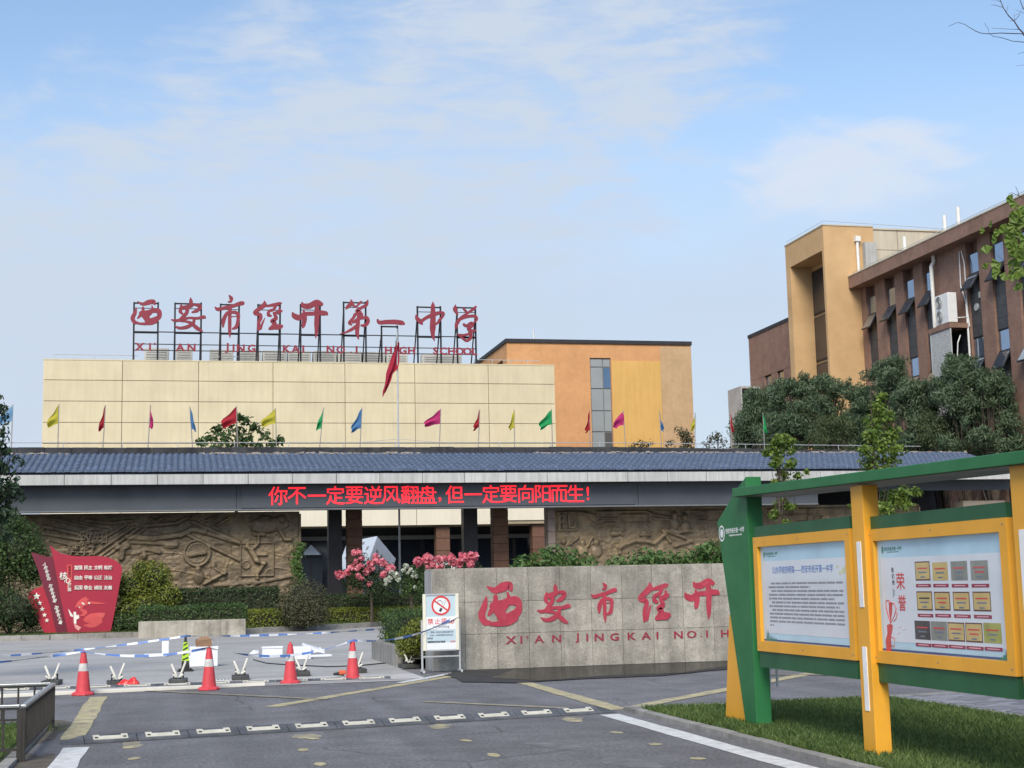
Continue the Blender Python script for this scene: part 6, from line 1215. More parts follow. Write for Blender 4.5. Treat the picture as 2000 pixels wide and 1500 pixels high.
def star(zx, zy, r):
    a, b = q4(zx, zy); pts = [(a + (r if i % 2 == 0 else r * 0.42) * math.sin(i * math.pi / 5), b + (r if i % 2 == 0 else r * 0.42) * math.cos(i * math.pi / 5)) for i in range(10)]
    mb = MB(); mb.prism(pts, lambda u, v: (u, RY + 0.27, v), lambda u, v: (u, RY + 0.299, v)); mb.build('star', mLw, B3)
for zx, zy, r in ((225, 860, 0.145), (270, 960, 0.105), (308, 1048, 0.10), (343, 1135, 0.095), (378, 1215, 0.088)): star(zx, zy, r)
def flat(pts, mat, name, y): mb = MB(); mb.prism([q4(*p) for p in pts], lambda a, b: (a, y - 0.008, b), lambda a, b: (a, y, b)); mb.build(name, mat, B1)
flat([(915,1205),(960,1150),(1040,1110),(1120,1102),(1180,1100),(1245,1105),(1225,1160),(1195,1195),(1202,1240),(1150,1282),(1090,1312),(1020,1322),(950,1300),(918,1280),(965,1272),(1022,1250),(955,1242)], mPk, 'printed_shape', RY - 0.001)
flat([(1125,1110),(1245,1105),(1225,1160),(1160,1175)], M('print_coral_light', (0.62, 0.10, 0.10), 0.5), 'printed_shape', RY - 0.010)
flat([(775,1090),(812,1085),(820,1140),(855,1130),(862,1180),(818,1200),(820,1260),(785,1260)], mLw, 'printed_pillar', RY - 0.004); flat([(697,1042),(720,1070),(770,1140),(768,1165),(730,1150)], mLw, 'printed_wing', RY - 0.003)
flat([(760,1180),(790,1260),(890,1315),(850,1365),(800,1320)], mPk2, 'printed_ribbon', RY - 0.002)
flat([(800,1020),(830,950),(900,890),(1005,848),(960,880),(1010,900),(920,960),(860,1000),(815,1030)], mPk, 'printed_ribbon', RY - 0.003); flat([(920,905),(1000,935),(1020,930),(1265,965),(1150,975),(1010,975),(940,1000),(900,1040),(975,1070),(980,1110),(930,1150),(850,1145),(920,1110),(870,1060),(850,1020),(900,970)], mPk, 'printed_ribbon', RY - 0.0055)
flat([(890,945),(935,960),(940,985),(905,975)], mLw, 'printed_dove', RY - 0.015); flat([(995,945),(1020,950),(1015,975),(995,970)], mLw, 'printed_dove', RY - 0.0152); flat([(845,1010),(880,1015),(865,1030)], mLw, 'printed_dove', RY - 0.0154)
mPl = M('planter_concrete', (0.40, 0.37, 0.31), 0.9, 0.2, 2, 0.4, 25, stain=0.85, stain_col=(0.13, 0.12, 0.10), stain_scale=1.5, streak=0.4)
pa = onY(270, 1248, 53.8); pb = onY(480, 1240, 53.8); mb = MB(); PZ = 0.60
mb.box(pa[0], pb[0], 53.8, 54.0, 0.0, PZ); mb.box(pa[0], pb[0], 55.3, 55.5, 0.0, PZ); mb.box(pa[0], pa[0] + 0.2, 54.0, 55.3, 0.0, PZ); mb.box(pb[0] - 0.2, pb[0], 54.0, 55.3, 0.0, PZ)
planter = thing('planter', 'weathered grey concrete planter trough holding a clipped hedge', 'planter', ((pa[0] + pb[0]) / 2, 54.6, 0)); mb.build('trough', mPl, planter, bev=0.02)
mb = MB(); mb.box(pa[0] + 0.2, pb[0] - 0.2, 54.0, 55.3, 0.1, PZ - 0.08); mb.build('soil', mBed, planter)
# white cube sculpture standing on a corner beyond the columns
cube = thing('cube_sculpture', 'large white cube sculpture tilted on its corner behind the gate columns', 'sculpture', (*onY(712, 1110, 77)[:2], 0)); C0 = np.array([onY(716, 1085, 77)[0], 77.0, 0]); mW = M('cube_white', (0.42, 0.48, 0.56), 0.5, 0.05); mGy = M('cube_grey', (0.20, 0.21, 0.23), 0.5, 0.1)
Rm = np.array(Matrix.Rotation(R(24), 3, 'Y') @ Matrix.Rotation(R(-32), 3, 'X') @ Matrix.Rotation(R(38), 3, 'Z')); S_ = 0.98
cz = 4.30 - max((Rm @ np.array(v) * S_)[2] for v in [(a, b, c) for a in (-1, 1) for b in (-1, 1) for c in (-1, 1)]); C0[2] = cz
mb = MB(); mb.obox(C0, Rm @ (S_, 0, 0), Rm @ (0, S_, 0), Rm @ (0, 0, S_)); mb.build('cube', mW, cube, bev=0.05)
rr = random.Random(2); mb = MB()
for ax in range(3):
    for sg in (-1, 1):
        n = np.zeros(3); n[ax] = sg; u = np.roll([1.0, 0, 0], (ax + 1)); v = np.roll([1.0, 0, 0], (ax + 2))
        for gi in range(4):
            for gj in range(4):
                if rr.random() < 0.42: mb = MB(); c = (n * 1.012 + u * (gi - 1.5) * 0.42 + v * (gj - 1.5) * 0.42) * S_; mb.obox(C0 + Rm @ c, Rm @ u * 0.12 * rr.uniform(.5, 1), Rm @ v * 0.12 * rr.uniform(.5, 1), Rm @ n * 0.012); mb.build('marking', mGy, cube)
mb = MB(); mb.lathe([(0.7, 0.0), (0.7, 0.5), (0.35, 0.6), (0.3, cz - 0.6)], 16, (C0[0], C0[1], 0)); mb.build('pedestal', mGy, cube)
# white display panel behind the roses
a = onY(848, 1092, 63.0); b = onY(902, 1092, 63.0); dp = thing('display_panel', 'white framed display panel standing behind the rose bushes', 'panel', ((a[0] + b[0]) / 2, 63.0, 0.0))
mb = MB(); mb.box(a[0], b[0], 63.0, 63.05, 0.9, a[2]); mb.build('board', M('panel_white', (0.66, 0.66, 0.64), 0.5), dp)
for x in (a[0] + 0.03, (a[0] + b[0]) / 2, b[0] - 0.03): mb = MB(); mb.bar((x, 62.98, 0.0), (x, 62.98, a[2] + 0.05), 0.06); mb.build('leg', mAlu, dp)
# ================================================================== vegetation
mBark = M('bark', (0.075, 0.058, 0.045), 0.9, 0.3, 8, 0.8, 30); mShadeCore = M('shade_core', (0.028, 0.030, 0.016), 0.95, 0.4, 6)  # the dark core colour paints the shade inside hedges and shrubs
def hedge(label, x0, x1, y0, y1, z0, z1, n, mat, size=0.09, group=None, name='hedge'):
    r = thing(name, label, 'hedge', ((x0 + x1) / 2, (y0 + y1) / 2, z0), group)
    mb = MB(); d = 0.10; mb.box(x0 + d, x1 - d, y0 + d, y1 - d, z0, z1 - d); mb.build('shade_fill', mShadeCore, r)  # solid dark box in place of the shade behind the leaves
    P, Q = box_shell(x0, x1, y0, y1, z0 + 0.02, z1, n, 0.14); P[:, 2] += 0.05 * vnoise(P[:, 0], P[:, 1], 2, 1.3) * (P[:, 2] - z0) / (z1 - z0); P[:, 1] += 0.05 * vnoise(P[:, 0], P[:, 2], 4, 1.6)
    V, F = leaves(P, Q, size, 0.5); mesh_np('foliage', V, F, mat, r); return r
def shrub(label, clumps, n, mat, size, base, stems=5, cat='shrub', name='shrub', core=0.62, group=None, droop=0.0, shell=0.55):
    r = thing(name, label, cat, base, group); C = np.array(clumps, float)
    mb = MB()
    for i in range(stems):
        c = C[i % len(C)]; t = c[:3] + RNG.normal(0, 0.2, 3) * c[3:6]; m = (np.array(base) + t) / 2 + RNG.normal(0, 0.05, 3); mb.tube([np.array(base) - (0, 0, 0.05), m, t], [0.04, 0.025, 0.008], 6)
    mb.build('stems', mBark, r)
    if core:
        mb = MB()
        for c in C: mb.sphere(c[:3], c[3] * core, c[4] * core, c[5] * core, 10, 7)
        mb.build('inner_shade_fill', mShadeCore, r)  # solid dark ellipsoids, painted shade inside the leaf clumps
    P, Q = in_ellipsoids(clumps, n, shell); k = P[:, 2] > base[2] + 0.02; P, Q = P[k], Q[k]; V, F = leaves(P, Q, size, 0.5, droop=droop); mesh_np('foliage', V, F, mat, r); return r
mDk = leafmat('leaf_dark', (0.026, 0.056, 0.022), (0.080, 0.125, 0.046), 0.35); mMid = leafmat('leaf_mid', (0.038, 0.085, 0.026), (0.115, 0.180, 0.056), 0.35); mYg = leafmat('leaf_yellow_green', (0.10, 0.15, 0.024), (0.29, 0.31, 0.05), 0.35)
mOl = leafmat('leaf_olive', (0.055, 0.065, 0.032), (0.135, 0.130, 0.068)); mBri = leafmat('leaf_bright', (0.055, 0.125, 0.030), (0.16, 0.26, 0.08), 0.4); mGk = leafmat('leaf_ginkgo', (0.075, 0.145, 0.024), (0.24, 0.33, 0.065), 0.42)
mBam = leafmat('leaf_bamboo', (0.075, 0.130, 0.075), (0.190, 0.260, 0.145), 0.45); mWhF = leafmat('petal_white', (0.45, 0.50, 0.40), (0.70, 0.72, 0.62), 0.3); mPinkF = leafmat('petal_pink', (0.70, 0.13, 0.20), (0.85, 0.38, 0.42), 0.35)
def bx(x0, x1, yt, Y): a = onY(x0, yt, Y); b = onY(x1, yt, Y); return a[0], b[0], (a[2] + b[2]) / 2
x0, x1, zt = bx(272, 479, 1184, 54.6); hedge('clipped dark green hedge growing in the concrete planter', x0, x1, 53.95, 55.3, 0.52, zt, 5200, mMid, 0.085)
x0, x1, zt = bx(330, 545, 1150, 58.6); hedge('low dark hedge below the bronze relief with the athlete', x0, x1, 58.6, 59.8, 0.16, zt, 5000, mDk, 0.10)
x0, x1, zt = bx(478, 566, 1192, 58.0); hedge('yellow green low hedge between the planter and the round shrub', x0, x1, 57.4, 58.4, 0.16, zt, 2200, mYg, 0.09)
x0, x1, zt = bx(608, 840, 1189, 61.2); hedge('yellow green clipped hedge under the pink rose trees', x0, x1, 61.0, 61.9, 0.16, zt, 5200, mYg, 0.085)
x0, x1, zt = bx(636, 850, 1160, 62.4); hedge('dark clipped hedge behind the yellow green hedge by the columns', x0, x1, 62.3, 63.0, 0.16, zt, 4600, mDk, 0.09)
x0, x1, zt = bx(758, 836, 1199, 31.0); hedge('dark green clipped hedge beside the stone wall end', 4.50, 6.4, 30.3, 33.4, 0.20, zt + 0.02, 9000, mMid, 0.055)
def el(px, py, Y, rx, ry, rz): c = onY(px, py, Y); return (c[0], c[1], c[2], rx, ry, rz)
shrub('yellow green bush against the dark hedge beside the no smoking stand', [(4.60, 29.25, 0.55, 0.34, 0.35, 0.32), (4.75, 29.3, 0.78, 0.25, 0.3, 0.22), (4.45, 29.3, 0.40, 0.2, 0.25, 0.22)], 2600, mYg, 0.055, (4.62, 29.3, 0.0))
shrub('yellow green bush rising behind the red board and planter', [el(255, 1150, 57.6, 0.8, 0.6, 0.7), el(300, 1130, 57.8, 0.75, 0.6, 0.7), el(325, 1165, 57.6, 0.6, 0.5, 0.55), el(250, 1195, 57.3, 0.7, 0.5, 0.6), el(285, 1185, 57.3, 0.7, 0.5, 0.55), el(275, 1112, 57.8, 0.35, 0.3, 0.35)], 6500, mYg, 0.11, (*onY(285, 1215, 57.6)[:2], 0.16))
shrub('round olive green shrub in front of the relief wall end', [el(593, 1172, 57.4, 1.0, 0.9, 0.9), el(575, 1190, 57.3, 0.7, 0.7, 0.8), el(615, 1195, 57.3, 0.65, 0.7, 0.75), el(592, 1205, 57.3, 0.8, 0.7, 0.6)], 6500, mOl, 0.09, (*onY(593, 1222, 57.5)[:2], 0.16))
shrub('large leafy evergreen shrub beside the red board, under the overhanging tree', [el(30, 1070, 58, 1.1, 0.9, 1.2), el(60, 1100, 58, 0.7, 0.7, 1.0), el(5, 1040, 58, 1.0, 0.9, 1.0), el(-20, 1100, 58, 1.2, 0.9, 1.3)], 8000, mMid, 0.13, (*onY(20, 1200, 58)[:2], 0.16))
shrub('dark rounded bush at the left foot of the red board', [el(25, 1190, 56.9, 1.0, 0.7, 0.85), el(62, 1205, 57.3, 0.5, 0.5, 0.6), el(-15, 1185, 57, 1.0, 0.8, 0.9)], 5000, mDk, 0.10, (*onY(20, 1228, 57.2)[:2], 0.16))
shrub('fine green ground shrub between the red board and planter', [el(235, 1215, 57.0, 0.5, 0.4, 0.45), el(262, 1215, 56.9, 0.45, 0.4, 0.4)], 1800, mMid, 0.09, (*onY(248, 1228, 57.0)[:2], 0.16), 3)
# leafy shrubs looking over the stone wall
def over(px, w, top, label, seed):
    c = []; k = 5
    for i in range(k):
        t = (i - (k - 1) / 2) / k; hgt = top + abs(t) * 46; q = onY(px + t * w, hgt, 30.6); c.append((q[0], 30.6 + random.uniform(-.2, .2), q[2] - 0.30, 0.30, 0.35, 0.30)); c.append((q[0], 30.6, q[2] - 0.75, 0.40, 0.4, 0.42))
    b = onY(px, 1150, 30.6); shrub(label, c, 2300, mBri, 0.13, (b[0], 30.6, 0.2), 8, core=0.0, shell=0.2)
over(1083, 150, 1060, 'leafy green shrub looking over the stone wall below the soldier relief', 1); over(1272, 160, 1064, 'leafy green shrub looking over the wall between two others', 2); over(1385, 110, 1052, 'leafy green shrub looking over the wall next to the green pillar', 3)
# rose trees
def rose(label, px, py_base, Y, clumps, nl, flowers, mat_f, z0=0.16, lsize=0.10, fsz=0.15):
    b = onY(px, py_base, Y); r = thing('rose_tree', label, 'rose tree', (b[0], Y, z0)); C = np.array([el(*c) for c in clumps]); top = C[:, :3].mean(0)
    mb = MB(); mb.tube([(b[0], Y, z0 - 0.05), (b[0] + 0.03, Y, z0 + 0.6), (b[0], Y, top[2] - 0.7)], [0.07, 0.055, 0.05], 8)
    for c in C: mb.tube([(b[0], Y, top[2] - 0.75), (c[:3] + (b[0], Y, top[2] - 0.75)) / 2 + (0, 0, 0.05), c[:3]], [0.035, 0.025, 0.008], 6)
    mb.build('trunk', mBark, r); P, Q = in_ellipsoids(C, nl, 0.15); V, F = leaves(P, Q, lsize, 0.55); mesh_np('foliage', V, F, mDk if mat_f is mPinkF else mMid, r)
    for fx, fy, s in flowers:
        c = onY(fx, fy, Y - 0.35); n = 34; d = unit(RNG.normal(0, 1, (n, 3)) * (1, 1, 0.8)); rad = fsz * 0.82 * s * RNG.uniform(0.35, 1.0, n); P = c + d * rad[:, None]; V, F = leaves(P, d, fsz * s * 1.05, 0.85, 0.3, jitter=0.35); mesh_np('blossom', V, F, mat_f, r)
    return r
def zr(l): return [(630 + x / 6.06, 1020 + y / 6.06, s) for x, y, s in l]
rose('pink flowering rose tree in front of the brown gate columns', 725, 1214, 60.6, [(700, 1120, 60.6, .7, .5, .6), (735, 1115, 60.6, .7, .5, .6), (760, 1125, 60.6, .6, .5, .6), (690, 1135, 60.6, .6, .5, .5), (725, 1145, 60.6, .8, .6, .6), (745, 1150, 60.6, .6, .5, .6), (705, 1095, 60.6, .4, .4, .4)], 3600,
     zr([(375, 360, 1), (425, 362, 1.2), (465, 425, .9), (388, 468, .8), (335, 535, 1), (437, 518, .9), (415, 548, 1), (190, 620, 1.3), (240, 635, .7), (290, 600, 1.1), (425, 632, 1), (458, 662, .9), (550, 725, .9), (525, 578, 1.2), (595, 552, .8), (570, 492, 1.2), (630, 410, 1), (640, 460, 1.3), (700, 485, 1.4), (740, 490, 1), (800, 545, 1.4), (720, 622, 1.2), (480, 520, .5)]), mPinkF)
rose('white flowering rose tree beside the pink one', 803, 1198, 59.5, [(795, 1135, 59.5, .55, .5, .55), (815, 1125, 59.5, .55, .5, .6), (800, 1150, 59.5, .6, .5, .45), (820, 1150, 59.5, .5, .5, .5)], 1700,
     zr([(985, 520, .9), (1040, 555, .7), (960, 570, .7), (1080, 600, .7), (1110, 640, .6), (820, 600, .9), (870, 620, 1.0), (760, 690, .9), (800, 660, .8), (1090, 770, .6), (750, 730, .6), (900, 680, .8), (1010, 600, .5), (1060, 640, .5)]), mWhF)
rose('pink rose bush just behind the stone wall top', 870, 1150, 56.5, [(830, 1108, 56.5, .5, .5, .4), (865, 1108, 56.5, .6, .5, .4), (905, 1105, 56.5, .6, .5, .45), (925, 1112, 56.5, .4, .4, .4)], 1500,
     zr([(1125, 460, 1.4), (1190, 455, .9), (1235, 420, 1.3), (1265, 430, 1.2), (1240, 460, 1), (1290, 500, 1.1), (1370, 438, 1.1), (1405, 438, .9), (1405, 515, 1), (1450, 425, .8), (1530, 440, 1.5), (1550, 490, 1), (1580, 480, .8), (1620, 495, 1.3), (1650, 440, 1.2), (1665, 400, 1.3), (1720, 405, 1.2), (1785, 410, 1.5), (1750, 500, 1.1), (1360, 548, .9), (1240, 530, .8), (1625, 375, .5), (1700, 440, 1)]), mPinkF)
mb = MB(); p = onY(870, 700 / 6.06 + 1020, 60.0)
# ivy on the end of the relief wall
P = np.stack([RNG.normal(5.05, 0.12, 420), RNG.uniform(63.15, 63.4, 420), RNG.uniform(1.6, 3.6, 420)], 1); P[:, 0] += 0.1 * np.sin(P[:, 2] * 4)
V, F = leaves(P, np.tile((0, -1, 0.2), (420, 1)), 0.12, 0.8); iv = thing('climbing_ivy', 'strip of climbing ivy on the edge of the relief wall', 'ivy', (5.05, 63.3, 0.16)); mesh_np('foliage', V, F, mBri, iv); mb = MB(); mb.tube([(5.05, 63.42, 0.1), (5.1, 63.38, 1.8), (5.0, 63.38, 3.4)], [0.02, 0.015, 0.006], 6); mb.build('stem', mBark, iv)

def tree(name, label, base, pts, trunk_r, leafmat_, n, size, clumps, droop=0.0, cat='tree', group=None, aspect=0.5, shell=0.25, fan=False, limbs=True, jitter=0.7, z_split=0.35):
    """trunk along pts, limbs to each clump, leaf-sized faces through the clumps"""
    r = thing(name, label, cat, tuple(base), group); mb = MB(); k = len(pts); mb.tube(pts, [trunk_r * (1 - 0.75 * i / (k - 1)) for i in range(k)], 9); mb.build('trunk', mBark, r)
    C = np.array(clumps, float)
    if limbs:
        for c in C:
            j = min(k - 2, max(1, int((k - 1) * random.uniform(z_split, 0.95)))); a = np.array(pts[j]); m = (a + c[:3]) / 2 + RNG.normal(0, 0.12, 3); m[2] -= 0.1; mb = MB(); rr_ = trunk_r * 0.4 * (1 - 0.6 * j / k); mb.tube([a, m, c[:3]], [rr_, rr_ * 0.6, rr_ * 0.15], 6); mb.build('limb', mBark, r)
    P, Q = in_ellipsoids(C, n, shell); V, F = leaves(P, Q, size, aspect, droop=droop, fan=fan, jitter=jitter); mesh_np('crown', V, F, leafmat_, r); return r
# young ginkgo trees between wall and gate
def ginkgo(px, Y, top, label, cl, n):
    b = onY(px, 1100, Y); z_t = onY(px, top, Y)[2]; pts = [(b[0] + 0.04 * math.sin(i), Y, 0.15 + (z_t - 0.15) * i / 8) for i in range(9)]
    clumps = [el(x, y, Y + random.uniform(-.25, .25), r, r, r * 0.8) for x, y, r in cl]; return tree('ginkgo_tree', label, (b[0], Y, 0.2), pts, 0.055, mGk, n, 0.105, clumps, 0.1, aspect=0.95, shell=0.1, fan=True)
ginkgo(1717, 38, 762, 'young bright green ginkgo tree rising behind the yellow post of the notice board', [(1722, 775, .2), (1715, 795, .28), (1730, 815, .3), (1705, 825, .32), (1740, 845, .35), (1702, 850, .34), (1722, 870, .4), (1755, 878, .25), (1690, 880, .25), (1700, 905, .38), (1735, 900, .4), (1718, 930, .42), (1700, 935, .3), (1745, 925, .3),
       (1760, 965, .35), (1790, 962, .2), (1740, 975, .4), (1770, 985, .25), (1725, 995, .35), (1745, 1010, .25), (1670, 990, .2), (1720, 1040, .35), (1690, 1030, .3)], 4000)
ginkgo(1530, 38, 848, 'thin sparse ginkgo sapling next to the green pillar top', [(1525, 858, .22), (1512, 868, .2), (1540, 862, .22), (1500, 885, .18), (1520, 885, .28), (1545, 880, .15), (1515, 905, .22), (1545, 905, .2), (1530, 925, .22), (1558, 930, .16), (1575, 922, .12), (1515, 945, .18), (1545, 945, .2), (1528, 985, .25), (1515, 1005, .22), (1545, 990, .15), (1535, 1025, .2), (1520, 1040, .25)], 1900)
# trees behind the gate, before the brick building
def bamboo(px, Y, top, bot, w, label, n=11000, mat=mBam, sz=0.27, seed=0):
    rr = random.Random(seed); b = onY(px, 1100, Y); zt = onY(px, top, Y)[2]; zb = max(1.2, onY(px, bot, Y)[2]); cl = []; k = Y / 2850 / math.cos(R(22)) * 1.02
    for i in range(30):
        t = rr.random(); z = zb + (zt - zb) * (0.02 + 0.96 * t); wid = w * k * 0.5 * (1.0 - 0.55 * t ** 2.2); x = b[0] + rr.uniform(-1, 1) * wid; cl.append((x, Y + rr.uniform(-1, 1) * wid * 0.7, z, rr.uniform(0.4, 1.0), rr.uniform(0.4, 0.9), rr.uniform(0.35, 0.75)))
    for i in range(16):
        c0 = cl[rr.randrange(30)]; cl.append((c0[0] + rr.uniform(-.8, .8), c0[1] + rr.uniform(-.8, .2), min(zt, c0[2] + rr.uniform(0.2, 0.9)), 0.28, 0.28, 0.34))
    cl.append((b[0], Y, zt - 0.35, 0.5, 0.5, 0.45)); 
    pts = [(b[0] + 0.08 * math.sin(i * 1.3 + seed), Y, (zt - 0.6) * i / 7) for i in range(8)]; return tree('campus_tree', label, (b[0], Y, 0), pts, 0.16, mat, n, sz, cl, 0.7, aspect=0.24, shell=0.2)
for a in [(1500, 80, 770, 880, 90, 'dark feathery tree behind the bright green flag'), (1560, 76, 752, 885, 105, 'dark feathery tree below the ochre tower recess'), (1622, 78, 738, 885, 100, 'dark feathery tree against the ochre tower'),
          (1690, 76, 765, 885, 90, 'feathery tree left of the bright ginkgo, below the brick windows'), (1752, 75, 705, 885, 120, 'tall feathery tree left of the perforated screen'), (1815, 71, 745, 885, 100, 'feathery tree hiding the foot of the perforated screen'),
          (1900, 69, 700, 885, 130, 'tall dense tree right of the perforated screen'), (1955, 68, 735, 890, 100, 'dense dark tree at the brick corner above the green canopy')]: bamboo(*a, seed=a[0])
for px, Y, top, w, lb in ((1640, 73, 825, 70, 'small pale rounded shrub tree in front of the ochre tower trees'), (1850, 69.5, 815, 80, 'rounded pale green tree in front of the perforated screen')):
    bamboo(px, Y, top, 885, w, lb, 6000, leafmat('leaf_pale', (0.060, 0.095, 0.040), (0.150, 0.190, 0.085), 0.4), 0.18, px)
# irregular tree crown showing over the tower foot
# treetops over the ridge
p = onY(462, 872, 72); tree('broadleaf_tree', 'broadleaf treetop rising behind the gate in front of the cream hall', (p[0], 72, 0), [(p[0], 72, 9.6 * i / 6) for i in range(7)], 0.14, mMid, 820, 0.28, [el(x, y, 72 + random.uniform(-.5, .5), r, r, r * .8) for x, y, r in
     [(462, 815, .35), (445, 822, .3), (480, 820, .35), (428, 838, .35), (495, 835, .4), (460, 840, .5), (410, 855, .4), (515, 850, .4), (440, 858, .5), (480, 860, .55), (395, 866, .3), (545, 862, .3), (530, 868, .35), (460, 875, .5), (505, 872, .35), (420, 873, .35), (390, 862, .2), (548, 856, .2)]], aspect=0.5, shell=0.1, z_split=0.8)
for px, top, w, n, lb in ((1255, 862, 16, 160, 'tiny treetop over the ridge in front of the ochre panel'), (1335, 838, 30, 520, 'thin treetop over the ridge at the corner of the orange block'), (1402, 845, 26, 300, 'wispy pale treetop over the ridge beside the red flag')):
    p = onY(px, 872, 76); cl = [el(px + random.uniform(-1, 1) * w * (1.1 - 0.5 * (872 - y) / (872 - top + 1)), y, 76, .35, .35, .3) for y in np.linspace(top + 4, 876, 9)]; zt = onY(px, top, 76)[2]
    tree('broadleaf_tree', lb, (p[0], 76, 0), [(p[0], 76, zt * i / 6) for i in range(7)], 0.1, mOl, n, 0.16, cl, shell=0.1, z_split=0.85)
# tree overhanging from the left edge
mDl = leafmat('leaf_deep', (0.018, 0.042, 0.022), (0.050, 0.090, 0.044), 0.3)
cl = [el(x, y, 29.6, r, r, r * .8) for x, y, r in [(5, 800, .16), (12, 822, .14), (-15, 790, .3), (0, 850, .2), (8, 880, .16), (-10, 900, .3), (10, 915, .2), (25, 945, .22), (5, 960, .3), (35, 960, .14), (15, 985, .25), (42, 975, .12), (8, 1010, .3), (-20, 960, .5), (-30, 850, .5), (30, 895, .10), (42, 905, .08), (-40, 1020, .5), (10, 1045, .2), (-80, 900, .8), (-90, 1000, .7), (-70, 800, .7)]]
p = onY(-120, 1000, 29.8); tree('broadleaf_tree', 'dark drooping broadleaf tree overhanging the forecourt by the gate end', (p[0], 29.8, 0.0), [(p[0], 29.8, 5.6 * i / 7) for i in range(8)], 0.13, mDl, 2600, 0.15, cl, 0.8, aspect=0.42, shell=0.1)
# ginkgo whose branch reaches in on the right, and the bare twigs above it
gx, gy = 8.2, 10.4
gt = thing('ginkgo_tree', 'ginkgo tree by the notice board reaching in with a leafy branch and bare twigs', 'tree', (gx, gy, 0.045))
mb = MB(); mb.tube([(gx, gy, 0.0), (gx + 0.03, gy, 2.0), (gx, gy + 0.05, 4.2), (gx + 0.05, gy, 6.5)], [0.13, 0.11, 0.085, 0.04], 10); mb.build('trunk', mBark, gt)
dG = 10.2
def gp(x, y, d=dG): return onY(x, y, d)
def twig(pts, r0, r1, name='twig'):
    mb = MB(); n = len(pts); mb.tube(pts, [r0 + (r1 - r0) * i / (n - 1) for i in range(n)], 6); mb.build(name, mBark, gt)
top_j = np.array((gx, gy + 0.05, 5.2)); j1 = gp(1998, 66); jm = gp(2040, 110)
twig([top_j, (top_j + jm) / 2 + (0, 0, 0.15), jm, j1], 0.03, 0.007, 'branch')
tz_ = lambda l: [gp(1800 + x / 10, y / 10) for x, y in l]
for l, a, b in [([(1990, 650), (1900, 560), (1810, 415), (1700, 310), (1600, 160), (1520, -40)], .0062, .0030), ([(1990, 660), (1780, 655), (1540, 645), (1330, 660), (1170, 650), (1060, 610), (950, 545), (850, 480), (710, 435), (530, 512)], .0040, .0016), ([(2040, 830), (1900, 812), (1780, 805), (1560, 735), (1400, 710), (1320, 650), (1300, 560), (1225, 450)], .0032, .0014),
                ([(1905, 575), (1700, 568), (1365, 550)], .0022, .0012), ([(1590, 145), (1440, 100), (1360, 95)], .0022, .0012), ([(1540, 35), (1470, 0), (1380, 0)], .0022, .0012), ([(1660, 225), (1690, 100)], .0016, .001), ([(1820, 400), (1905, 300), (1985, 130)], .0024, .0018), ([(1820, 400), (1810, 310), (1795, 260)], .0018, .001), ([(1820, 300), (1905, 260)], .0012, .001), ([(1800, 410), (1700, 405)], .0018, .001), ([(2060, 290), (1930, 225), (1820, 190)], .0018, .0010), ([(2040, 250), (1970, 130), (1920, 0)], .0038, .003), ([(2050, 1005), (1960, 1030), (1865, 1058)], .002, .001), ([(2050, 1262), (1930, 1275), (1830, 1292)], .0014, .0008)]: twig(tz_(l), a, b)
zg = lambda x, y: gp(1880 + x / 6.25, 350 + y / 6.25)
bj = gp(2060, 470); low = np.array((gx, gy, 3.9)); twig([low, (low + bj) / 2 + (0, 0, 0.1), bj, zg(760, 760)], 0.028, 0.006, 'branch')
for l in ([(760, 760), (640, 700), (560, 600), (590, 470)], [(760, 880), (660, 900), (520, 1000), (420, 930)], [(700, 900), (560, 1040), (420, 1030), (300, 1000), (225, 1030)], [(750, 1000), (640, 1130), (560, 1150)], [(780, 260), (690, 205), (600, 165), (560, 180)], [(690, 205), (675, 150), (645, 85)], [(780, 620), (600, 640), (480, 690)]): twig([zg(*p) for p in l], .0035, .0012)
def fan_leaf(c, ang, size, tilt):
    n = 9; P = [(0, 0)] + [(size * math.sin(t), size * (0.92 + 0.08 * math.cos(4 * t)) * math.cos(t)) for t in np.linspace(-0.85, 0.85, n)]; ca, sa = math.cos(ang), math.sin(ang); ct_, st = math.cos(tilt), math.sin(tilt); V = []
    for i, (u, v) in enumerate(P):
        x, z = u * ca - v * sa, u * sa + v * ca; V.append(c + CR * x * ct_ + CU * z + CF * (x * st + 0.012 * math.sin(i * 2.1)))
    mb = MB(); mb.add(V, [(0, i, i + 1) for i in range(1, n)]); mb.build('leaf', mGk, gt)
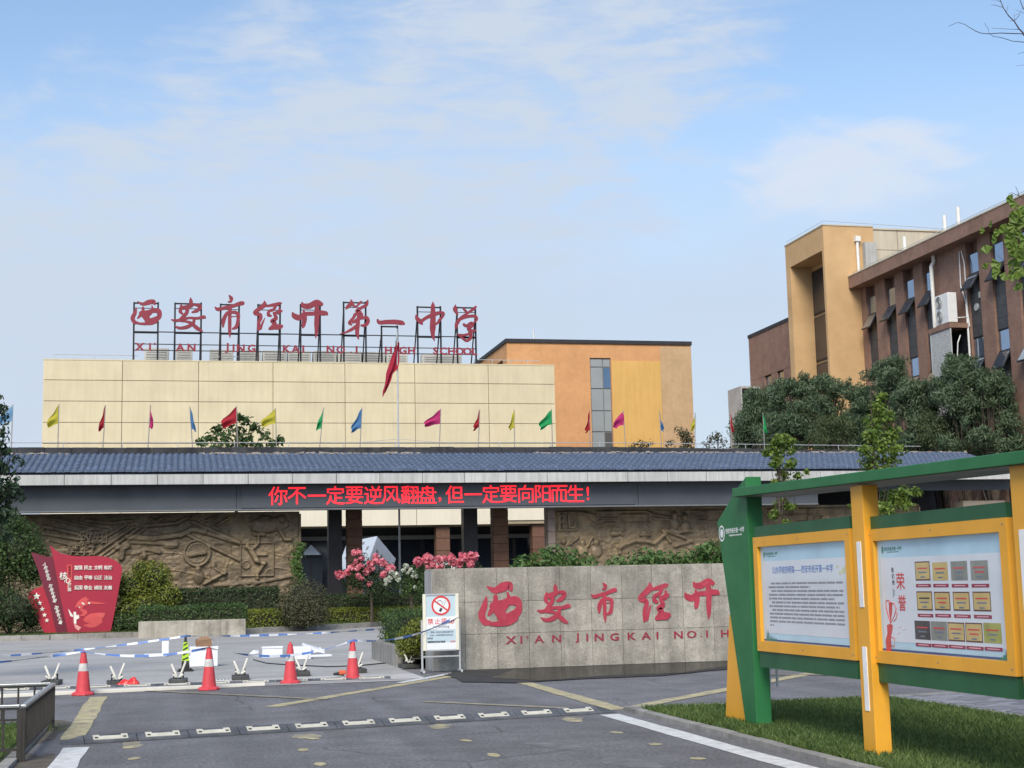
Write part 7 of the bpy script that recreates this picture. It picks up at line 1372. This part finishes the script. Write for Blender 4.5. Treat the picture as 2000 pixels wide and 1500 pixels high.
fl = [(440, 740, 1.4, 112), (570, 640, 0.9, 120), (560, 770, 1.9, 140), (640, 550, 0.6, 110), (690, 520, -.6, 90), (345, 900, .2, 115), (345, 1080, .5, 80), (360, 1165, 2.4, 85), (510, 1010, 2.0, 125), (480, 1120, 1.6, 110), (530, 1130, 2.9, 105), (610, 1020, 2.2, 95), (680, 1050, 3.2, 100), (390, 670, 1.9, 75), (650, 650, 2.6, 110), (720, 600, .3, 110), (740, 820, 2.2, 110), (650, 900, 1.2, 120), (700, 960, .4, 130), (620, 870, 2.6, 115), (720, 1080, 2.5, 120), (600, 1140, 3.4, 100), (620, 310, 1.9, 95), (700, 240, .9, 105), (690, 310, 2.5, 80), (745, 310, 3.0, 110), (700, 450, 1.2, 110), (740, 480, 2.4, 120), (655, 480, 0.3, 100), (690, 780, 1.7, 120), (640, 820, 0.9, 110), (730, 1000, 1.1, 125), (690, 1140, 2.0, 115), (560, 880, 1.4, 100), (520, 1215, 2.1, 45), (660, 1280, 3.3, 85), (730, 1270, 2.4, 85), (740, 700, 1.0, 120), (660, 740, 3.1, 115), (600, 700, 0.1, 110), (740, 930, 2.7, 120), (270, 630, 1.5, 70), (385, 560, 1.2, 80), (610, 590, 2.0, 100), (580, 960, 0.8, 90), (700, 660, 2.2, 125), (760, 560, 1.5, 120), (775, 1150, 1.5, 120), (800, 850, 1.5, 130), (820, 1000, .5, 130), (800, 420, 2, 120)]
for x, y, a, s in fl: fan_leaf(zg(x, y) + RNG.normal(0, 0.05, 3) * (0, 1, 0), a, s / 6.25 * dG / 2850 * 1.06 * 1.12, random.uniform(-0.8, 0.8))
cl = [(gx + random.uniform(-.2, 1.0), gy + random.uniform(-.9, .4), z, .45, .45, .4) for z in np.linspace(3.6, 6.6, 9)]
P, Q = in_ellipsoids(cl, 1400, 0.1); V, F = leaves(P, Q, 0.08, 0.95, fan=True); mesh_np('crown', V, F, mGk, gt)
# a few weeds by the notice board posts and the fence
def weeds(x, y, z, n, h, label):
    P = np.stack([RNG.normal(x, 0.10, n), RNG.normal(y, 0.10, n)], 1); a = RNG.uniform(0, 6.28, n); hh = RNG.uniform(0.5, 1, n) * h; B = np.concatenate([P, np.full((n, 1), z)], 1); ax = np.stack([np.cos(a), np.sin(a), 0 * a], 1) * 0.004
    T = B + np.stack([RNG.normal(0, .25, n) * hh, RNG.normal(0, .25, n) * hh, hh], 1); V = np.stack([B - ax, B + ax, T], 1).reshape(-1, 3); F = np.arange(n * 3).reshape(-1, 3); tag(mesh_np('weeds', V, F, mGr_), label, 'weeds', kind='stuff')
mGr_ = MATS['grass_blade']
weeds(6.2, 12.35, 0.04, 70, 0.22, 'tuft of tall grass at the foot of the yellow post'); weeds(6.3, 15.5, 0.04, 60, 0.16, 'tuft of grass at the foot of the green pillar'); weeds(-1.5, 18.5, 0.0, 50, 0.14, 'weeds at the corner of the steel fence')
